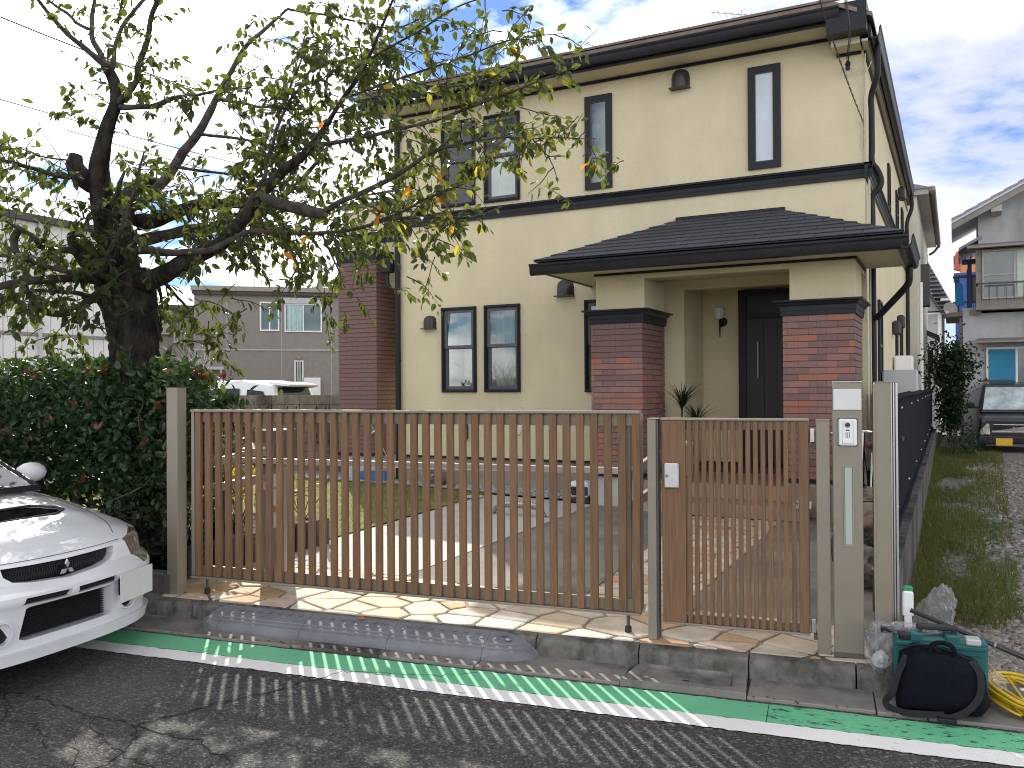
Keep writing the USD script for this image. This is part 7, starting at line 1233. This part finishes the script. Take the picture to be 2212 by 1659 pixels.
for k, r in enumerate((.011, .0125, .014, .016)): a, b = A_+(B2-A_)*k/4, A_+(B2-A_)*(k+1)/4; put('section', tube([a, b], r, 10), 'black_rubber' if k == 0 else 'gloss_black', PO, smooth=40); put('collar', tube([b-(B2-A_)*.01, b], r+.004, 10), 'steel_grey', PO, smooth=40)
HS = gthing('yellow_cable', 'coil of bright yellow extension cable lying on the gutter beside the bag', 'cable coil', 1.80, -.13, -.112)
hr2 = np.random.default_rng(3); allp = []
for k in range(11):
    an = np.linspace(0, 2*math.pi, 46); ra, rb = .165+hr2.normal(0, .014), .20+hr2.normal(0, .02); ce = hr2.normal(0, .012, 2); ph = hr2.uniform(0, 6.28)
    allp.append(np.column_stack([ce[0]+ra*np.cos(an+ph), ce[1]+rb*np.sin(an+ph), .008+.013*(k % 5)+.006*np.sin(an*2+ph*2)+.035*np.clip(-np.cos(an+ph+.3), 0, 1)]))
put('loops', tube(np.vstack(allp), .0065, 6), 'yellow_cable', HS, smooth=True); put('tie', tube(smoothline([(-.15, .06, .02), (-.20, .08, .10), (-.14, .12, .14), (-.10, .08, .06), (-.15, .06, .02)], 5), .004, 5), 'orange_leaf', HS); put('lead', tube(smoothline([(-.16, .05, .08), (-.19, .07, .16), (-.195, .1, .22)], 4), .0065, 6), 'yellow_cable', HS, smooth=True)
put('plug', cbx(-.02, .04, .02, .05, .03, .06, .008), 'plate_pale', HS); put('socket_end', crumple((.12, -.08, .05), (.035, .03, .03), 31, .3, 2), 'plate_pale', HS)
# ---------------------------------------------------------------- things in the yard
WSP = thing('wheel_stop', 'low arched silver wheel stop bar on the pale path', 'wheel stop', (-4.40, 8.63, .0)); put('bar', tube(smoothline([(-.33, 0, .0), (-.29, 0, .06), (-.24, 0, .105), (-.17, 0, .115), (0, 0, .115), (.17, 0, .115), (.24, 0, .105), (.29, 0, .06), (.33, 0, .0)], 4), .036, 12), 'stainless_dark', WSP, smooth=40); put('foot_plate', cbx(.28, .38, -.045, .045, .0, .008, .002), 'stainless_dark', WSP); put('foot_plate', cbx(-.38, -.28, -.045, .045, .0, .008, .002), 'stainless_dark', WSP)
GL = thing('garden_light', 'slim garden light with white top on a grey stake at the lawn edge', 'garden light', (-5.32, 6.40, .0)); put('stake', tube([(0, 0, 0), (0, 0, .50)], .016, 10), 'steel_grey', GL, smooth=40); put('lamp', cbx(-.022, .022, -.022, .022, .52, .80, .008), 'white_plastic', GL); put('ring', tube([(0, 0, .50), (0, 0, .52)], .022, 10), 'black_trim', GL)
VC = thing('valve_cover', 'round pale plastic valve cover at the back corner of the lawn', 'cover', (-5.62, 9.78, .012)); put('cap', lathe([(0, .018), (.10, .018), (.115, .012), (.12, 0), (0, 0)], 24), 'cream_plastic', VC)
RB_ = thing('garden_sprayer', 'small white machine with black front beside the porch foundation', 'machine', (-4.16, 9.93, .0)); put('shell', cbx(-.13, .12, -.1, .1, .07, .27, .03), 'white_plastic', RB_); put('front', cbx(-.10, .125, -.108, -.09, .10, .21, .01), 'lens', RB_); put('base', cbx(-.14, .13, -.11, .11, .0, .07, .015), 'black_rubber', RB_)
SQ = thing('scrubbing_brush', 'white handled brush standing in a low blue tray by the house foundation', 'brush', (-8.0, 10.86, .03)); put('tray', arr(mbx(-.25, .25, -.1, .1, 0, .13)-mbx(-.235, .235, -.085, .085, .015, .2)), 'blue_tray', SQ); put('handle', tube([(-.12, 0, .05), (-.12, 0, .72)], .014, 8), 'white_plastic', SQ); put('fork', cat_([tube([(-.12, 0, .70), (-.19, 0, .76)], .01, 6), tube([(-.12, 0, .70), (-.02, 0, .76)], .01, 6)]), 'white_plastic', SQ); put('stick', tube([(-.16, .02, .95), (.2, .1, .25)], .008, 6), 'steel_grey', SQ)
GB = thing('garbage_bag', 'clear bag of brown dead leaves sitting at the foot of the house', 'bag', (-6.78, 10.72, .03)); put('film', crumple((0, 0, .17), (.27, .16, .19), 41, .25, 4), 'clear_film', GB, smooth=14); put('dead_leaves', crumple((0, 0, .11), (.22, .12, .11), 43, .4, 3), 'dead_leaves', GB)
NS = thing('name_stone', 'small white plaque with dark characters leaning on the porch plinth', 'plaque', (-1.435, 9.42, .145)); put('plate', xf(cbx(-.09, .09, -.008, .008, .0, .08, .003), rx(-.2)), 'white_plastic', NS)
def strokes(L, x0, w): return [bx(x0+a*w, x0+b*w, -.0105, -.0085, c*.08, d*.08) for a, b, c, d in L]
k1 = strokes([(.1, .9, .78, .84), (.15, .22, .55, .8), (.45, .55, .78, .92), (.1, .95, .6, .66), (.25, .32, .15, .55), (.25, .8, .48, .54), (.72, .8, .35, .5), (.25, .8, .32, .38), (.25, .85, .15, .21), (.78, .85, .15, .3)], -.07, .06)
k2 = strokes([(.15, .23, .12, .82), (.15, .85, .76, .83), (.77, .85, .12, .82), (.15, .85, .54, .60), (.15, .85, .34, .40), (.46, .54, .14, .8)], .005, .055)
put('characters', xf(cat_(k1+k2), rx(-.2)), 'crack', NS)
BI = thing('bicycle', 'silver bicycle handlebar with brown grip standing behind the intercom panel', 'bicycle', (-.66, 7.6, 0), -1.62)
put('handlebar', tube(smoothline([(.28, -.30, 1.03), (.26, -.2, 1.05), (.12, -.05, 1.06), (.12, .05, 1.06), (.26, .2, 1.05), (.28, .30, 1.03)][0:6], 4), .012, 8), 'chrome', BI, smooth=True); put('grip', tube([(.30, -.32, 1.02), (.27, -.22, 1.045)], .018, 8), 'leather', BI); put('grip', tube([(.30, .32, 1.02), (.27, .22, 1.045)], .018, 8), 'leather', BI)
put('brake_lever', tube(smoothline([(.2, -.18, 1.03), (.22, -.22, .99), (.26, -.32, .96)], 4), .006, 6), 'chrome', BI)
put('frame', cat_([tube([(.1, 0, 1.05), (.16, 0, .55)], .014, 8), tube([(.12, 0, .9), (-.3, 0, .3)], .016, 8), tube([(-.3, 0, .3), (-.45, 0, .85)], .014, 8), tube([(-.3, 0, .3), (-.8, .05, .33)], .01, 8), tube([(-.42, 0, .7), (-.8, -.05, .33)], .008, 8), tube([(.16, .05, .58), (.24, .05, .33)], .01, 8), tube([(.16, -.05, .58), (.24, -.05, .33)], .01, 8)]), 'chrome', BI, smooth=True)
put('saddle', hull([(-.6, -.09, .9), (-.6, .09, .9), (-.35, -.02, .92), (-.35, .02, .92), (-.6, -.09, .94), (-.6, .09, .94), (-.35, 0, .94), (-.55, 0, .86)]), 'leather', BI, smooth=40)
for x in (.24, -.8):
    th = np.linspace(0, 2*math.pi, 40); w = put('wheel', tube(np.column_stack([x+.32*np.cos(th), 0*th, .335+.32*np.sin(th)]), .017, 8, False), 'black_rubber', BI, smooth=True); put('spokes', cat_([tube([(x, 0, .335), (x+.31*math.cos(a), 0, .335+.31*math.sin(a))], .0015, 3) for a in np.arange(0, 6.28, .35)]), 'chrome', w)
rr2 = np.random.default_rng(8)
for i, (x, y, z, sx, sy, sz, m, lab) in enumerate(((-.62, 6.6, .14, .17, .16, .17, 'rock_pale', 'pale rounded stone lowest in the pile behind the right hand posts'), (-.66, 7.0, .34, .2, .14, .12, 'rock_brown', 'brown angular stone in the middle of the pile behind the right hand posts'), (-.60, 7.25, .42, .2, .16, .10, 'rock_tan', 'tan flat stone leaning near the top of the pile behind the right hand posts'), (-.64, 7.45, .54, .24, .2, .08, 'rock_tan', 'topmost flat tan slab of the stone pile behind the right hand posts'), (-.70, 7.1, .16, .2, .2, .17, 'rock_dark', 'dark stone deep inside the pile behind the right hand posts'), (-.62, 6.85, .26, .09, .09, .09, 'rock_dark', 'small dark mossy stone wedged on the front of the pile'))):
    v, f = crumple((0, 0, 0), (sx, sy, sz), 60+i, .22, 3); put('stone', (v+np.array([x, y, z]), f), m, smooth=35 if i else True, label=lab, cat='stone', group='stones piled behind the posts')
